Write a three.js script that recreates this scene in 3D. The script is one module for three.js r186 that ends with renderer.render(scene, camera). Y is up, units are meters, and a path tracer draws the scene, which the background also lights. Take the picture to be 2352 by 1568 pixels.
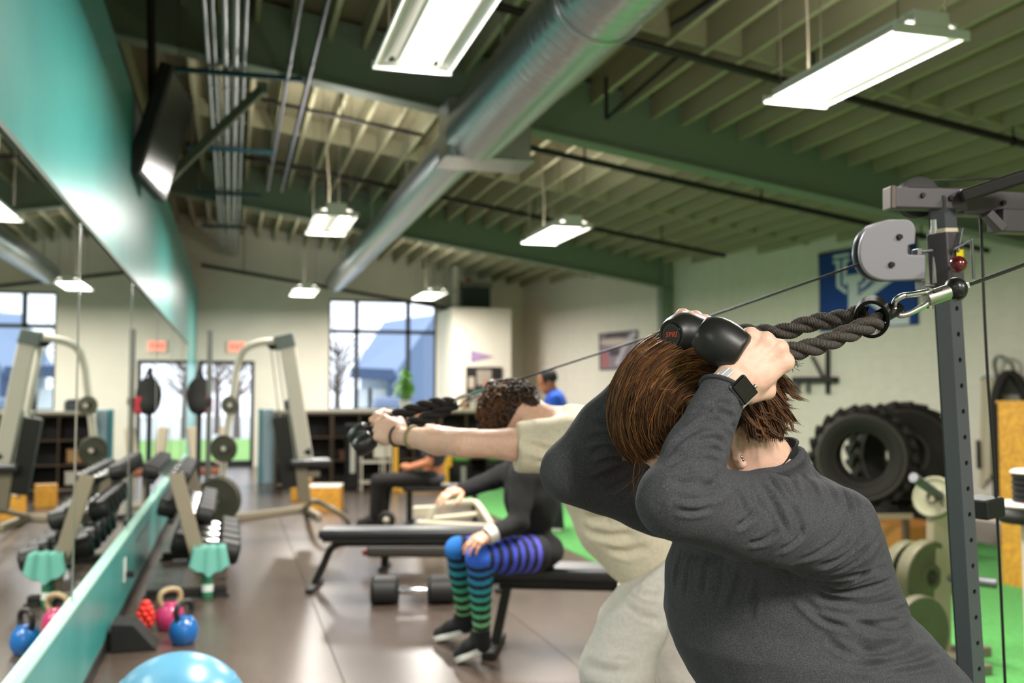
import * as THREE from 'three';
import { RoundedBoxGeometry } from 'three/addons/geometries/RoundedBoxGeometry.js';
import { mergeGeometries } from 'three/addons/utils/BufferGeometryUtils.js';
import { RectAreaLightUniformsLib } from 'three/addons/lights/RectAreaLightUniformsLib.js';
import { createNoise3D, createNoise2D } from 'simplex-noise';

// ---------- camera, sky, exposure ----------
const scene = new THREE.Scene();
const FOCAL = 2287, EYE = new THREE.Vector3(0, 1.43, 0);          // focal length in pixels of the 2352 x 1568 frame
const YAW = Math.atan(644 / FOCAL), PITCH = Math.atan(121 / FOCAL);
const FWD = new THREE.Vector3(Math.sin(YAW) * Math.cos(PITCH), Math.sin(PITCH), -Math.cos(YAW) * Math.cos(PITCH));
const RGT = new THREE.Vector3(Math.cos(YAW), 0, Math.sin(YAW));
const UPV = new THREE.Vector3().crossVectors(RGT, FWD);
const camera = new THREE.PerspectiveCamera(2 * Math.atan(784 / FOCAL) * 180 / Math.PI, 2352 / 1568, 0.05, 200);
camera.position.copy(EYE);
camera.lookAt(EYE.clone().add(FWD));
camera.focus = 1.46;
camera.userData.fStop = 4.0;
scene.add(camera);
const renderer = new THREE.WebGLRenderer({ antialias: true });
renderer.toneMapping = THREE.LinearToneMapping;
renderer.toneMappingExposure = 1.0;
renderer.shadowMap.enabled = true;
RectAreaLightUniformsLib.init();
scene.background = new THREE.Color().setRGB(1.9, 2.05, 2.3);       // bright overcast sky, seen through the window and the door
const LAMP = { color: new THREE.Color().setRGB(1, 0.955, 0.89), down: 160, up: 26 };

// ---------- helpers ----------
const V = (x, y, z) => new THREE.Vector3(x, y, z);
const at = (px, py, depth) => EYE.clone().addScaledVector(FWD, depth).addScaledVector(RGT, (px - 1176) / FOCAL * depth).addScaledVector(UPV, -(py - 784) / FOCAL * depth);
function rng(seed) { let s = seed >>> 0; return () => { s = (s + 0x6d2b79f5) | 0; let t = Math.imul(s ^ (s >>> 15), 1 | s); t = (t + Math.imul(t ^ (t >>> 7), 61 | t)) ^ t; return ((t ^ (t >>> 14)) >>> 0) / 4294967296; }; }
const noise3 = createNoise3D(rng(11)), noise2 = createNoise2D(rng(7));
const clamp = (x, a, b) => Math.min(b, Math.max(a, x)), lerp = (a, b, t) => a + (b - a) * t;
const smooth = (a, b, x) => { const t = clamp((x - a) / (b - a), 0, 1); return t * t * (3 - 2 * t); };
const taken = new Map();
function numbered(name) { const n = taken.get(name) ?? 0; taken.set(name, n + 1); return n ? name + '_' + String(n).padStart(3, '0') : name; }
const lin = (hex) => new THREE.Color(hex);
function mat(color, roughness = 0.7, metalness = 0, extra = {}) { return new THREE.MeshPhysicalMaterial({ color: lin(color), roughness, metalness, ...extra }); }

function clean(g) {                                              // same attributes everywhere, so that shapes merge
  if (!g.attributes.uv) g.setAttribute('uv', new THREE.BufferAttribute(new Float32Array(g.attributes.position.count * 2), 2));
  for (const k of Object.keys(g.attributes)) if (!['position', 'normal', 'uv', 'color'].includes(k)) g.deleteAttribute(k);
  return g.index ? g.toNonIndexed() : g;
}
function join(geoms) { const list = [].concat(geoms).map(clean); return list.length === 1 ? list[0] : mergeGeometries(list); }
function part(name, geoms, material, parent) {
  const m = new THREE.Mesh(Array.isArray(geoms) ? join(geoms) : geoms, material);
  m.name = name; m.castShadow = m.receiveShadow = true;
  if (parent) parent.add(m);
  return m;
}
function each(name, geoms, material, parent) { return geoms.map((g) => part(name, g, material, parent)); }
function thing(name, label, category, p = [0, 0, 0], turn = 0, group) {
  const o = new THREE.Group();
  o.name = numbered(name); o.position.set(...(p.toArray ? p.toArray() : p)); o.rotation.y = turn;
  o.userData = { label, category };
  if (group) o.userData.group = group;
  scene.add(o);
  return o;
}
function single(name, label, category, geoms, material, group) {
  const m = part(numbered(name), geoms, material, scene);
  m.userData = { label, category };
  if (group) m.userData.group = group;
  return m;
}
function structure(name, label, category, geoms, material) {
  let m;
  if (geoms) m = part(numbered(name), geoms, material, scene);
  else { m = new THREE.Group(); m.name = numbered(name); scene.add(m); }
  m.userData = { kind: 'structure', label, category };
  return m;
}
function copyOf(root, p, turn, label) {
  const c = root.clone(); c.name = numbered(root.name.replace(/_\d{3}$/, '')); c.userData = { ...root.userData };
  if (label) c.userData.label = label;
  c.position.set(...(p.toArray ? p.toArray() : p)); c.rotation.y = turn; scene.add(c);
  return c;
}
function bx(w, h, d, x = 0, y = 0, z = 0, r = 0.004, seg = 1) {
  r = Math.min(r, w * 0.45, h * 0.45, d * 0.45);
  const g = r > 0 ? new RoundedBoxGeometry(w, h, d, seg, r) : new THREE.BoxGeometry(w, h, d);
  return g.translate(x, y, z);
}
function span(x0, x1, y0, y1, z0, z1, r = 0) { return bx(Math.abs(x1 - x0), Math.abs(y1 - y0), Math.abs(z1 - z0), (x0 + x1) / 2, (y0 + y1) / 2, (z0 + z1) / 2, r); }
function rod(a, b, r, r2 = r, seg = 12) {                          // a cylinder between two points
  const d = b.clone().sub(a), g = new THREE.CylinderGeometry(r2, r, d.length(), seg, 1);
  g.applyQuaternion(new THREE.Quaternion().setFromUnitVectors(V(0, 1, 0), d.clone().normalize()));
  return g.translate(...a.clone().add(b).multiplyScalar(0.5).toArray());
}
function bar(a, b, w, t, hint = V(0, 1, 0), r = 0.003) {           // a rectangular tube between two points; w lies along hint x direction
  const d = b.clone().sub(a), L = d.length(), y = d.clone().normalize(), x = new THREE.Vector3().crossVectors(y, hint);
  if (x.lengthSq() < 1e-6) x.set(1, 0, 0);
  x.normalize(); const z = new THREE.Vector3().crossVectors(x, y);
  const g = bx(w, L, t, 0, 0, 0, r);
  g.applyMatrix4(new THREE.Matrix4().makeBasis(x, y, z));
  return g.translate(...a.clone().add(b).multiplyScalar(0.5).toArray());
}
function tube(points, r, seg = 24, radial = 8, closed = false) {
  return new THREE.TubeGeometry(new THREE.CatmullRomCurve3(points, closed, 'centripetal'), seg, r, radial, closed);
}
function lathe(profile, seg = 24) { return new THREE.LatheGeometry(profile.map(([x, y]) => new THREE.Vector2(x, y)), seg); }
function place(g, origin, axis) {                                  // turns a shape built along +y to point along axis at origin
  g.applyQuaternion(new THREE.Quaternion().setFromUnitVectors(V(0, 1, 0), axis.clone().normalize()));
  return g.translate(...origin.toArray());
}
function texture(w, h, paint, srgb = true) {
  const data = new Uint8Array(w * h * 4);
  for (let j = 0; j < h; j++) for (let i = 0; i < w; i++) {
    const c = paint(i / w, j / h, i, j), k = (j * w + i) * 4;
    data[k] = clamp(c[0], 0, 255); data[k + 1] = clamp(c[1], 0, 255); data[k + 2] = clamp(c[2], 0, 255); data[k + 3] = 255;
  }
  const t = new THREE.DataTexture(data, w, h);
  t.magFilter = THREE.LinearFilter; t.minFilter = THREE.LinearFilter; t.wrapS = t.wrapT = THREE.RepeatWrapping;
  if (srgb) t.colorSpace = THREE.SRGBColorSpace;
  t.needsUpdate = true;
  return t;
}
function canvasTexture(w, h, draw) {
  const c = document.createElement('canvas'); c.width = w; c.height = h;
  draw(c.getContext('2d'), w, h);
  const t = new THREE.CanvasTexture(c); t.colorSpace = THREE.SRGBColorSpace;
  return t;
}
function tilingNoise(n, scale, seed) {                             // noise that repeats over the unit square
  const nz = createNoise3D(rng(seed)), nw = createNoise3D(rng(seed + 1));
  return (u, v) => { const a = u * Math.PI * 2, b = v * Math.PI * 2, s = scale; return 0.6 * nz(Math.cos(a) * s + 3, Math.sin(a) * s, Math.cos(b) * s + Math.sin(b) * s * 0.37) + 0.4 * nw(Math.cos(b) * s, Math.sin(b) * s + 5, Math.sin(a) * s - Math.cos(a) * s * 0.41); };
}
function boxUV(g, scale = 1) {                                      // uv in metres from the face a triangle points to
  g = g.index ? g.toNonIndexed() : g;
  const p = g.attributes.position, uv = new Float32Array(p.count * 2), a = V(), b = V(), c = V(), n = V();
  for (let i = 0; i < p.count; i += 3) {
    a.fromBufferAttribute(p, i); b.fromBufferAttribute(p, i + 1); c.fromBufferAttribute(p, i + 2);
    n.crossVectors(b.clone().sub(a), c.clone().sub(a));
    const ax = Math.abs(n.x), ay = Math.abs(n.y), az = Math.abs(n.z);
    [a, b, c].forEach((q, k) => {
      const u = ax > ay && ax > az ? [q.z, q.y] : ay > az ? [q.x, q.z] : [q.x, q.y];
      uv[(i + k) * 2] = u[0] * scale; uv[(i + k) * 2 + 1] = u[1] * scale;
    });
  }
  g.setAttribute('uv', new THREE.BufferAttribute(uv, 2));
  return g;
}
// ---------- signed distances and a mesher for soft shapes ----------
const smin = (a, b, k) => { const h = Math.max(k - Math.abs(a - b), 0) / k; return Math.min(a, b) - h * h * k * 0.25; };
function cap(a, b, ra, rb) {                                        // tapered limb between two joints
  const ax = a.x, ay = a.y, az = a.z, bx_ = b.x - ax, by = b.y - ay, bz = b.z - az, L = 1 / (bx_ * bx_ + by * by + bz * bz + 1e-12);
  return (x, y, z) => { const px = x - ax, py = y - ay, pz = z - az, t = Math.min(1, Math.max(0, (px * bx_ + py * by + pz * bz) * L)); const dx = px - bx_ * t, dy = py - by * t, dz = pz - bz * t; return Math.sqrt(dx * dx + dy * dy + dz * dz) - (ra + (rb - ra) * t); };
}
function ell(c, ex, ey, ez, rx, ry, rz) {                           // ellipsoid on three unit axes
  const m = Math.min(rx, ry, rz);
  return (x, y, z) => { const px = x - c.x, py = y - c.y, pz = z - c.z; const a = (px * ex.x + py * ex.y + pz * ex.z) / rx, b = (px * ey.x + py * ey.y + pz * ey.z) / ry, d = (px * ez.x + py * ez.y + pz * ez.z) / rz; const k0 = Math.sqrt(a * a + b * b + d * d), k1 = Math.sqrt(a * a / (rx * rx) + b * b / (ry * ry) + d * d / (rz * rz)); return k1 > 1e-9 ? k0 * (k0 - 1) / k1 : -m; };
}
const ball = (c, r) => cap(c, c, r, r);
function blend(list, k) { return (x, y, z) => { let d = list[0](x, y, z); for (let i = 1; i < list.length; i++) d = smin(d, list[i](x, y, z), k); return d; }; }
function chain(pts, radii, k = 0.01) { const list = []; for (let i = 0; i + 1 < pts.length; i++) list.push(cap(pts[i], pts[i + 1], radii[i], radii[i + 1])); return blend(list, k); }
const grow = (f, r) => (x, y, z) => f(x, y, z) - r;
function cutBy(f, p, n) { return (x, y, z) => Math.max(f(x, y, z), (x - p.x) * n.x + (y - p.y) * n.y + (z - p.z) * n.z); }   // keeps the side the normal points away from

function skinOf(f, lo, hi, cell) {                                  // surface nets
  const nx = Math.ceil((hi.x - lo.x) / cell) + 1, ny = Math.ceil((hi.y - lo.y) / cell) + 1, nz = Math.ceil((hi.z - lo.z) / cell) + 1;
  const F = new Float32Array(nx * ny * nz).fill(1), B = 6, id = (i, j, k) => (k * ny + j) * nx + i;
  for (let k0 = 0; k0 < nz; k0 += B) for (let j0 = 0; j0 < ny; j0 += B) for (let i0 = 0; i0 < nx; i0 += B) {
    const c = f(lo.x + (i0 + B / 2) * cell, lo.y + (j0 + B / 2) * cell, lo.z + (k0 + B / 2) * cell), far = B * cell * 1.75;
    const skip = Math.abs(c) > far;
    for (let k = k0; k < Math.min(k0 + B, nz); k++) for (let j = j0; j < Math.min(j0 + B, ny); j++) for (let i = i0; i < Math.min(i0 + B, nx); i++) F[id(i, j, k)] = skip ? c : f(lo.x + i * cell, lo.y + j * cell, lo.z + k * cell);
  }
  const V3 = [], index = [], slot = new Int32Array(nx * ny * nz).fill(-1);
  for (let k = 0; k + 1 < nz; k++) for (let j = 0; j + 1 < ny; j++) for (let i = 0; i + 1 < nx; i++) {
    let n = 0, sx = 0, sy = 0, sz = 0, mask = 0;
    const v = [F[id(i, j, k)], F[id(i + 1, j, k)], F[id(i, j + 1, k)], F[id(i + 1, j + 1, k)], F[id(i, j, k + 1)], F[id(i + 1, j, k + 1)], F[id(i, j + 1, k + 1)], F[id(i + 1, j + 1, k + 1)]];
    for (let c = 0; c < 8; c++) if (v[c] < 0) mask |= 1 << c;
    if (mask === 0 || mask === 255) continue;
    for (let c = 0; c < 8; c++) for (let a = 0; a < 3; a++) {
      const e = c | (1 << a);
      if (e === c || (v[c] < 0) === (v[e] < 0)) continue;
      const t = v[c] / (v[c] - v[e]);
      sx += (c & 1) + (a === 0 ? t : 0); sy += ((c >> 1) & 1) + (a === 1 ? t : 0); sz += ((c >> 2) & 1) + (a === 2 ? t : 0); n++;
    }
    slot[id(i, j, k)] = V3.length / 3;
    V3.push(lo.x + (i + sx / n) * cell, lo.y + (j + sy / n) * cell, lo.z + (k + sz / n) * cell);
  }
  const quad = (a, b, c, d, flip) => { if (a < 0 || b < 0 || c < 0 || d < 0) return; if (flip) index.push(a, c, b, b, c, d); else index.push(a, b, c, b, d, c); };
  for (let k = 1; k + 1 < nz; k++) for (let j = 1; j + 1 < ny; j++) for (let i = 1; i + 1 < nx; i++) {
    const s = F[id(i, j, k)] < 0;
    if (s !== F[id(i + 1, j, k)] < 0) quad(slot[id(i, j - 1, k - 1)], slot[id(i, j, k - 1)], slot[id(i, j - 1, k)], slot[id(i, j, k)], !s);
    if (s !== F[id(i, j + 1, k)] < 0) quad(slot[id(i - 1, j, k - 1)], slot[id(i, j, k - 1)], slot[id(i - 1, j, k)], slot[id(i, j, k)], s);
    if (s !== F[id(i, j, k + 1)] < 0) quad(slot[id(i - 1, j - 1, k)], slot[id(i, j - 1, k)], slot[id(i - 1, j, k)], slot[id(i, j, k)], !s);
  }
  const g = new THREE.BufferGeometry();
  g.setAttribute('position', new THREE.BufferAttribute(new Float32Array(V3), 3));
  g.setIndex(index);
  g.computeVertexNormals();
  return g;
}
function bounds(points, pad) { const b = new THREE.Box3().setFromPoints(points); return [b.min.subScalar(pad), b.max.addScalar(pad)]; }
function castRay(f, px, py, near = 0.6, far = 8) {                  // first point of a soft shape met along a line of sight
  const d = at(px, py, 1).sub(EYE); const L = d.length(); d.normalize();
  let t = near;
  for (let i = 0; i < 160 && t < far; i++) { const p = EYE.clone().addScaledVector(d, t), s = f(p.x, p.y, p.z); if (s < 0.0004) return p; t += Math.max(s * 0.6, 0.0006); }
  return null;
}
function pressFolds(g, folds) {                                     // creases pressed into cloth: grooves with a raised lip beside them
  const p = g.attributes.position, n = g.attributes.normal, q = V(), off = new Float32Array(p.count);
  for (const { pts, w, d, lip = 0.45 } of folds) {
    if (pts.length < 2) continue;
    const box = new THREE.Box3().setFromPoints(pts).expandByScalar(w * 3.2), segs = [];
    for (let i = 0; i + 1 < pts.length; i++) segs.push(new THREE.Line3(pts[i], pts[i + 1]));
    const total = segs.reduce((s, l) => s + l.distance(), 0), c = V();
    for (let v = 0; v < p.count; v++) {
      q.fromBufferAttribute(p, v);
      if (!box.containsPoint(q)) continue;
      let best = 1e9, along = 0, run = 0;
      for (const l of segs) { l.closestPointToPoint(q, true, c); const e = c.distanceTo(q); if (e < best) { best = e; along = run + l.start.distanceTo(c); } run += l.distance(); }
      if (best > w * 3.2) continue;
      const t = along / total, taper = smooth(-0.06, 0.2, Math.min(t, 1 - t)), x = best / w;
      off[v] += taper * d * (-Math.exp(-x * x) + lip * Math.exp(-(x - 1.75) * (x - 1.75) * 1.5));
    }
  }
  for (let v = 0; v < p.count; v++) if (off[v]) p.setXYZ(v, p.getX(v) + n.getX(v) * off[v], p.getY(v) + n.getY(v) * off[v], p.getZ(v) + n.getZ(v) * off[v]);
  g.computeVertexNormals();
  return g;
}
function withUV(g, scale) {                                         // keeps smooth normals while giving every triangle box-mapped uv
  const h = g.index ? g.toNonIndexed() : g, nrm = h.attributes.normal.clone(); boxUV(h, scale); h.setAttribute('normal', nrm); return h;
}
// a hand closed round a bar or resting; frame: o = middle of the wrist, f = towards the knuckles, s = towards the thumb side, n = out of the back of the hand
function handField(o, f, s, n, size, bends, thumb) {
  const P = (a, b, c) => o.clone().addScaledVector(f, a * size).addScaledVector(s, b * size).addScaledVector(n, c * size);
  const list = [cap(P(0, 0.006, 0), P(0.05, 0.016, 0.004), 0.021 * size, 0.02 * size), cap(P(0, -0.006, 0), P(0.05, -0.018, 0.003), 0.02 * size, 0.018 * size), cap(P(0.04, 0.022, 0.004), P(0.085, 0.028, 0.006), 0.017 * size, 0.0125 * size), cap(P(0.04, 0.006, 0.006), P(0.092, 0.009, 0.009), 0.016 * size, 0.0125 * size), cap(P(0.04, -0.01, 0.004), P(0.086, -0.0115, 0.007), 0.016 * size, 0.0118 * size), cap(P(0.035, -0.024, 0), P(0.076, -0.0305, 0.002), 0.015 * size, 0.011 * size)];
  const root = [[0.088, 0.0285, 0.004], [0.094, 0.009, 0.007], [0.088, -0.0118, 0.005], [0.078, -0.031, 0]], len = [[0.042, 0.026, 0.02], [0.046, 0.03, 0.021], [0.042, 0.027, 0.02], [0.033, 0.02, 0.018]];
  for (let i = 0; i < 4; i++) {
    let p = P(...root[i]), a = 0; const r0 = [0.0095, 0.0098, 0.0092, 0.0082][i] * size, pts = [p], rr = [r0];
    for (let k = 0; k < 3; k++) { a += bends[i][k]; const spread = (1.5 - i) * 0.05 * (bends.spread ?? 0); const d = f.clone().multiplyScalar(Math.cos(a)).addScaledVector(n, -Math.sin(a)).addScaledVector(s, spread); p = p.clone().addScaledVector(d, len[i][k] * size); pts.push(p); rr.push(r0 * [0.95, 0.88, 0.76][k]); }
    list.push(chain(pts, rr, 0.004 * size));
  }
  const tp = thumb.map((q) => P(...q));
  list.push(chain(tp, [0.016 * size, 0.0125 * size, 0.0108 * size, 0.0085 * size].slice(0, tp.length), 0.006 * size));
  return { field: blend(list, 0.009 * size), knuckles: root.map((q) => P(...q)), P };
}
// ---------- the building ----------
const ROOF = (x) => 4.85 - 0.15 * x;                               // underside of the roof deck: it falls towards the right
const RIGHT = (z) => 10.04 + 0.196 * z;                           // the right wall runs at an angle
const WX = -0.66, FZ = -20.5, BZ = 5;
const nWall = tilingNoise(1, 1.2, 21), nFine = tilingNoise(1, 9, 31);
const plaster = (r, g, b, amp = 6) => texture(256, 256, (u, v, i, j) => { const k = 1 + (nWall(u, v) * amp + nFine(u, v) * amp * 0.6) / 100; return [r * k, g * k, b * k]; });
const M = {
  cream: mat('#ffffff', 0.8, 0, { map: plaster(236, 228, 212, 2) }),
  teal: mat('#ffffff', 0.3, 0, { map: plaster(62, 150, 145, 4) }),
  tealTrim: mat('#a4d4c4', 0.4),
  joist: mat('#a8a284', 0.75), deck: mat('#8a8468', 0.85), beam: mat('#7d8a78', 0.6),
  darkWall: mat('#16211f', 0.85), pipe: mat('#231d18', 0.5, 0.2), steel: mat('#b7bbc2', 0.28, 1), galvanised: mat('#bfc5ca', 0.34, 1),
  conduit: mat('#aeb2b6', 0.35, 0.9), strut: mat('#1d4a55', 0.6, 0.2), black: mat('#14140f', 0.55), blackMatte: mat('#191917', 0.85), white: mat('#ecebe6', 0.5), frameDark: mat('#1c2126', 0.5),
  mirror: mat('#e6ece8', 0.012, 1), glass: mat('#ffffff', 0.02, 0, { transmission: 1, thickness: 0, ior: 1.45 }),
  chrome: mat('#d4d6d8', 0.14, 1), cable: mat('#1d1c1c', 0.4), tan: mat('#a59b85', 0.55), greyFrame: mat('#c9c3b4', 0.45), wood: mat('#c98f33', 0.6),
};
M.cream.map.repeat.set(0.25, 0.25); M.teal.map.repeat.set(0.3, 0.3);
{ // floor: rubber rolls on a slab, and the strip of artificial turf
  const flr = structure('floor', 'brown-grey rubber gym floor laid in long rolls', 'floor');
  part('slab', span(-4.4, 12.6, -0.2, -0.012, FZ - 0.2, BZ + 0.2), mat('#3b3632', 0.9), flr);
  const speck = (base, amp, seed) => { const n1 = tilingNoise(1, 2.2, seed), r = rng(seed); return texture(512, 512, (u, v) => { const k = 1 + n1(u, v) * 0.07, s = r(); const c = s > 0.96 ? 1.35 : s < 0.05 ? 0.72 : 1 + (r() - 0.5) * amp; return base.map((b) => b * k * c); }); };
  const tones = [[90, 76, 67], [86, 73, 65], [93, 79, 69]].map((c, i) => {
    const t = speck(c, 0.12, 40 + i);
    return mat('#ffffff', 0.27, 0, { map: t, specularIntensity: 1 });
  });
  let k = 0;
  const roll = (x0, x1) => part('rubber_mat', boxUV(span(x0 + 0.002, x1 - 0.002, -0.012, 0, FZ, BZ, 0.0015), 0.7), tones[k++ % 3], flr);
  for (let x = -0.66; x < 2.98; x += 1.22) roll(x, Math.min(x + 1.22, 3.0));
  for (let x = 6.95; x < 12.4; x += 1.22) roll(x, Math.min(x + 1.22, 12.4));
  part('rubber_mat', span(-4.3, -0.87, -0.012, 0, FZ, BZ), tones[1], flr);
  const tr = rng(5), tn = tilingNoise(1, 3, 60);
  const turf = structure('floor_turf', 'bright green strip of artificial turf behind the trainer', 'turf', boxUV(span(3.002, 6.948, -0.012, 0.006, -14.9, BZ, 0.002), 1.2),
    mat('#ffffff', 0.95, 0, { map: texture(512, 512, (u, v) => { const c = 0.8 + tr() * 0.4 + tn(u, v) * 0.08; return [84 * c, 156 * c, 80 * c]; }), bumpMap: texture(256, 256, () => { const c = tr() * 255; return [c, c, c]; }, false), bumpScale: 0.006 }));
}
{ // left wall: teal partition with a mirror between wainscot and upper wall
  const w = structure('wall_left', 'teal painted partition wall with wainscot below the mirror', 'wall');
  part('wall_panel', boxUV(span(WX - 0.2, WX - 0.012, 0, 3.45, FZ, BZ)), M.teal, w);
  part('upper_panel', boxUV(span(WX - 0.012, WX, 2.215, 3.45, FZ, BZ)), M.teal, w);
  part('end_panel', boxUV(span(WX - 0.012, WX, 0, 2.215, FZ, -16.05)), M.teal, w);
  part('wainscot', boxUV(span(WX - 0.012, WX + 0.012, 0.085, 0.5, -16.05, BZ)), M.teal, w);
  part('rubber_base', span(WX - 0.012, WX + 0.018, 0, 0.085, -16.05, BZ, 0.003), M.black, w);
  part('ledge', span(WX - 0.012, WX + 0.03, 0.5, 0.522, -16.05, BZ, 0.004), M.tealTrim, w);
  const t = structure('trim_1', 'thin dark green rail along the top edge of the mirror', 'trim', span(WX - 0.012, WX + 0.012, 2.195, 2.218, -16.05, BZ, 0.003), mat('#24402a', 0.5));
  const edges = [-16.05, -14.45, -12.03, -9.61, -7.19, -4.77, -2.35, 0.07, 2.5, BZ];
  const g = thing('wall_mirror', 'long frameless wall mirror in tall panels above the teal wainscot', 'mirror', [WX, 0, 0]);
  for (let i = 0; i + 1 < edges.length; i++) part('mirror_panel', span(-0.011, 0.002, 0.522, 2.195, edges[i] + 0.0015, edges[i + 1] - 0.0015), M.mirror, g);
  for (const z of edges.slice(1, -1)) part('joint_strip', span(0.001, 0.006, 0.522, 2.195, z - 0.007, z + 0.007, 0.002), M.chrome, g);
  structure('wall_side', 'dark wall beyond the partition', 'wall', span(-4.4, -4.2, 0, ROOF(-4.4), FZ, BZ), M.darkWall);
  structure('wall_back', 'cream wall behind the camera', 'wall', boxUV(span(-4.4, 12.6, 0, 5.6, BZ, BZ + 0.2)), M.cream);
}
{ // far wall with window and glass door
  const z0 = FZ - 0.2, z1 = FZ, w = structure('wall_far', 'cream painted end wall around the window and the glass door', 'wall');
  const put = (x0, x1, y0, y1) => part('wall_panel', boxUV(span(x0, x1, y0, y1, z0, z1)), M.cream, w);
  put(-4.4, -0.62, 0, 5.5); put(-0.62, 0.44, 2.09, 5.5); put(0.44, 1.9, 0, 5.5); put(1.9, 4.13, 0, 1.11); put(1.9, 4.13, 3.37, 5.5); put(4.13, 6.2, 0, 5.5);
  const fr = mat('#1c242c', 0.5), win = structure('window_1', 'large dark framed window with six panes in the far wall', 'window');
  const xs = [1.9, 2.47, 3.54, 4.13], ys = [1.11, 2.72, 3.37];
  part('window_frame', [span(1.9, 4.13, 1.11, 1.15, FZ - 0.14, FZ - 0.06), span(1.9, 4.13, 3.33, 3.37, FZ - 0.14, FZ - 0.06), span(1.9, 1.94, 1.15, 3.33, FZ - 0.14, FZ - 0.06), span(4.09, 4.13, 1.15, 3.33, FZ - 0.14, FZ - 0.06)], fr, win);
  for (const x of [2.47, 3.54]) part('mullion', span(x - 0.045, x + 0.045, 1.15, 3.33, FZ - 0.13, FZ - 0.07), fr, win);
  part('transom', span(1.94, 4.09, 2.68, 2.76, FZ - 0.13, FZ - 0.07), fr, win);
  for (let i = 0; i < 3; i++) for (let j = 0; j < 2; j++) part('pane', new THREE.PlaneGeometry(xs[i + 1] - xs[i] - 0.05, ys[j + 1] - ys[j] - 0.04).translate((xs[i] + xs[i + 1]) / 2, (ys[j] + ys[j + 1]) / 2, FZ - 0.1), M.glass, win);
  part('window_sill', span(1.86, 4.17, 1.07, 1.11, FZ - 0.06, FZ + 0.06, 0.006), M.white, win);
  const door = structure('door_1', 'glass entrance door in a dark metal frame', 'door');
  part('door_frame', [span(-0.62, -0.55, 0, 2.09, FZ - 0.12, FZ + 0.02), span(0.37, 0.44, 0, 2.09, FZ - 0.12, FZ + 0.02), span(-0.55, 0.37, 2.02, 2.09, FZ - 0.12, FZ + 0.02), span(-0.55, 0.37, 0, 0.12, FZ - 0.1, FZ - 0.02)], M.frameDark, door);
  part('pane', new THREE.PlaneGeometry(0.92, 1.9).translate(-0.09, 1.07, FZ - 0.06), M.glass, door);
  part('handle', [rod(V(0.28, 0.9, FZ + 0.03), V(0.28, 1.2, FZ + 0.03), 0.012)], M.steel, door);
}
{ // right wall, at an angle, in painted block
  const a = V(RIGHT(FZ), 0, FZ), b = V(RIGHT(BZ), 0, BZ), L = a.distanceTo(b);
  const g = bx(L + 0.4, 5.2, 0.2, 0, 0, 0, 0); boxUV(g);
  const blocks = texture(512, 256, (u, v) => { const row = Math.floor(v * 4), fx = (u * 4 + (row % 2) * 0.5) % 1, fy = (v * 4) % 1, k = 1 + nWall(u, v) * 0.02 + nFine(u, v) * 0.015; const m = fx < 0.012 || fy < 0.03 ? 0.97 : 1; return [230 * k * m, 222 * k * m, 208 * k * m]; });
  blocks.repeat.set(0.62, 1.25);
  const m = structure('wall_right', 'cream painted block wall running down the right side', 'wall', boxUV(g), mat('#ffffff', 0.8, 0, { map: blocks }));
  m.rotation.y = Math.atan2(-(b.z - a.z), b.x - a.x);
  const n = V(-(b.z - a.z), 0, b.x - a.x).normalize(); if (n.x < 0) n.negate();
  m.position.set((a.x + b.x) / 2 + n.x * 0.1, 1.7, (a.z + b.z) / 2 + n.z * 0.1);
  // steel column carrying the beam
  const col = structure('wall_column', 'grey-green steel column at the end of the roof beam', 'column', [span(RIGHT(-15.25) - 0.2, RIGHT(-15.25) - 0.02, 0, 3.75, -15.35, -15.15, 0.004)], M.beam);
}
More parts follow.
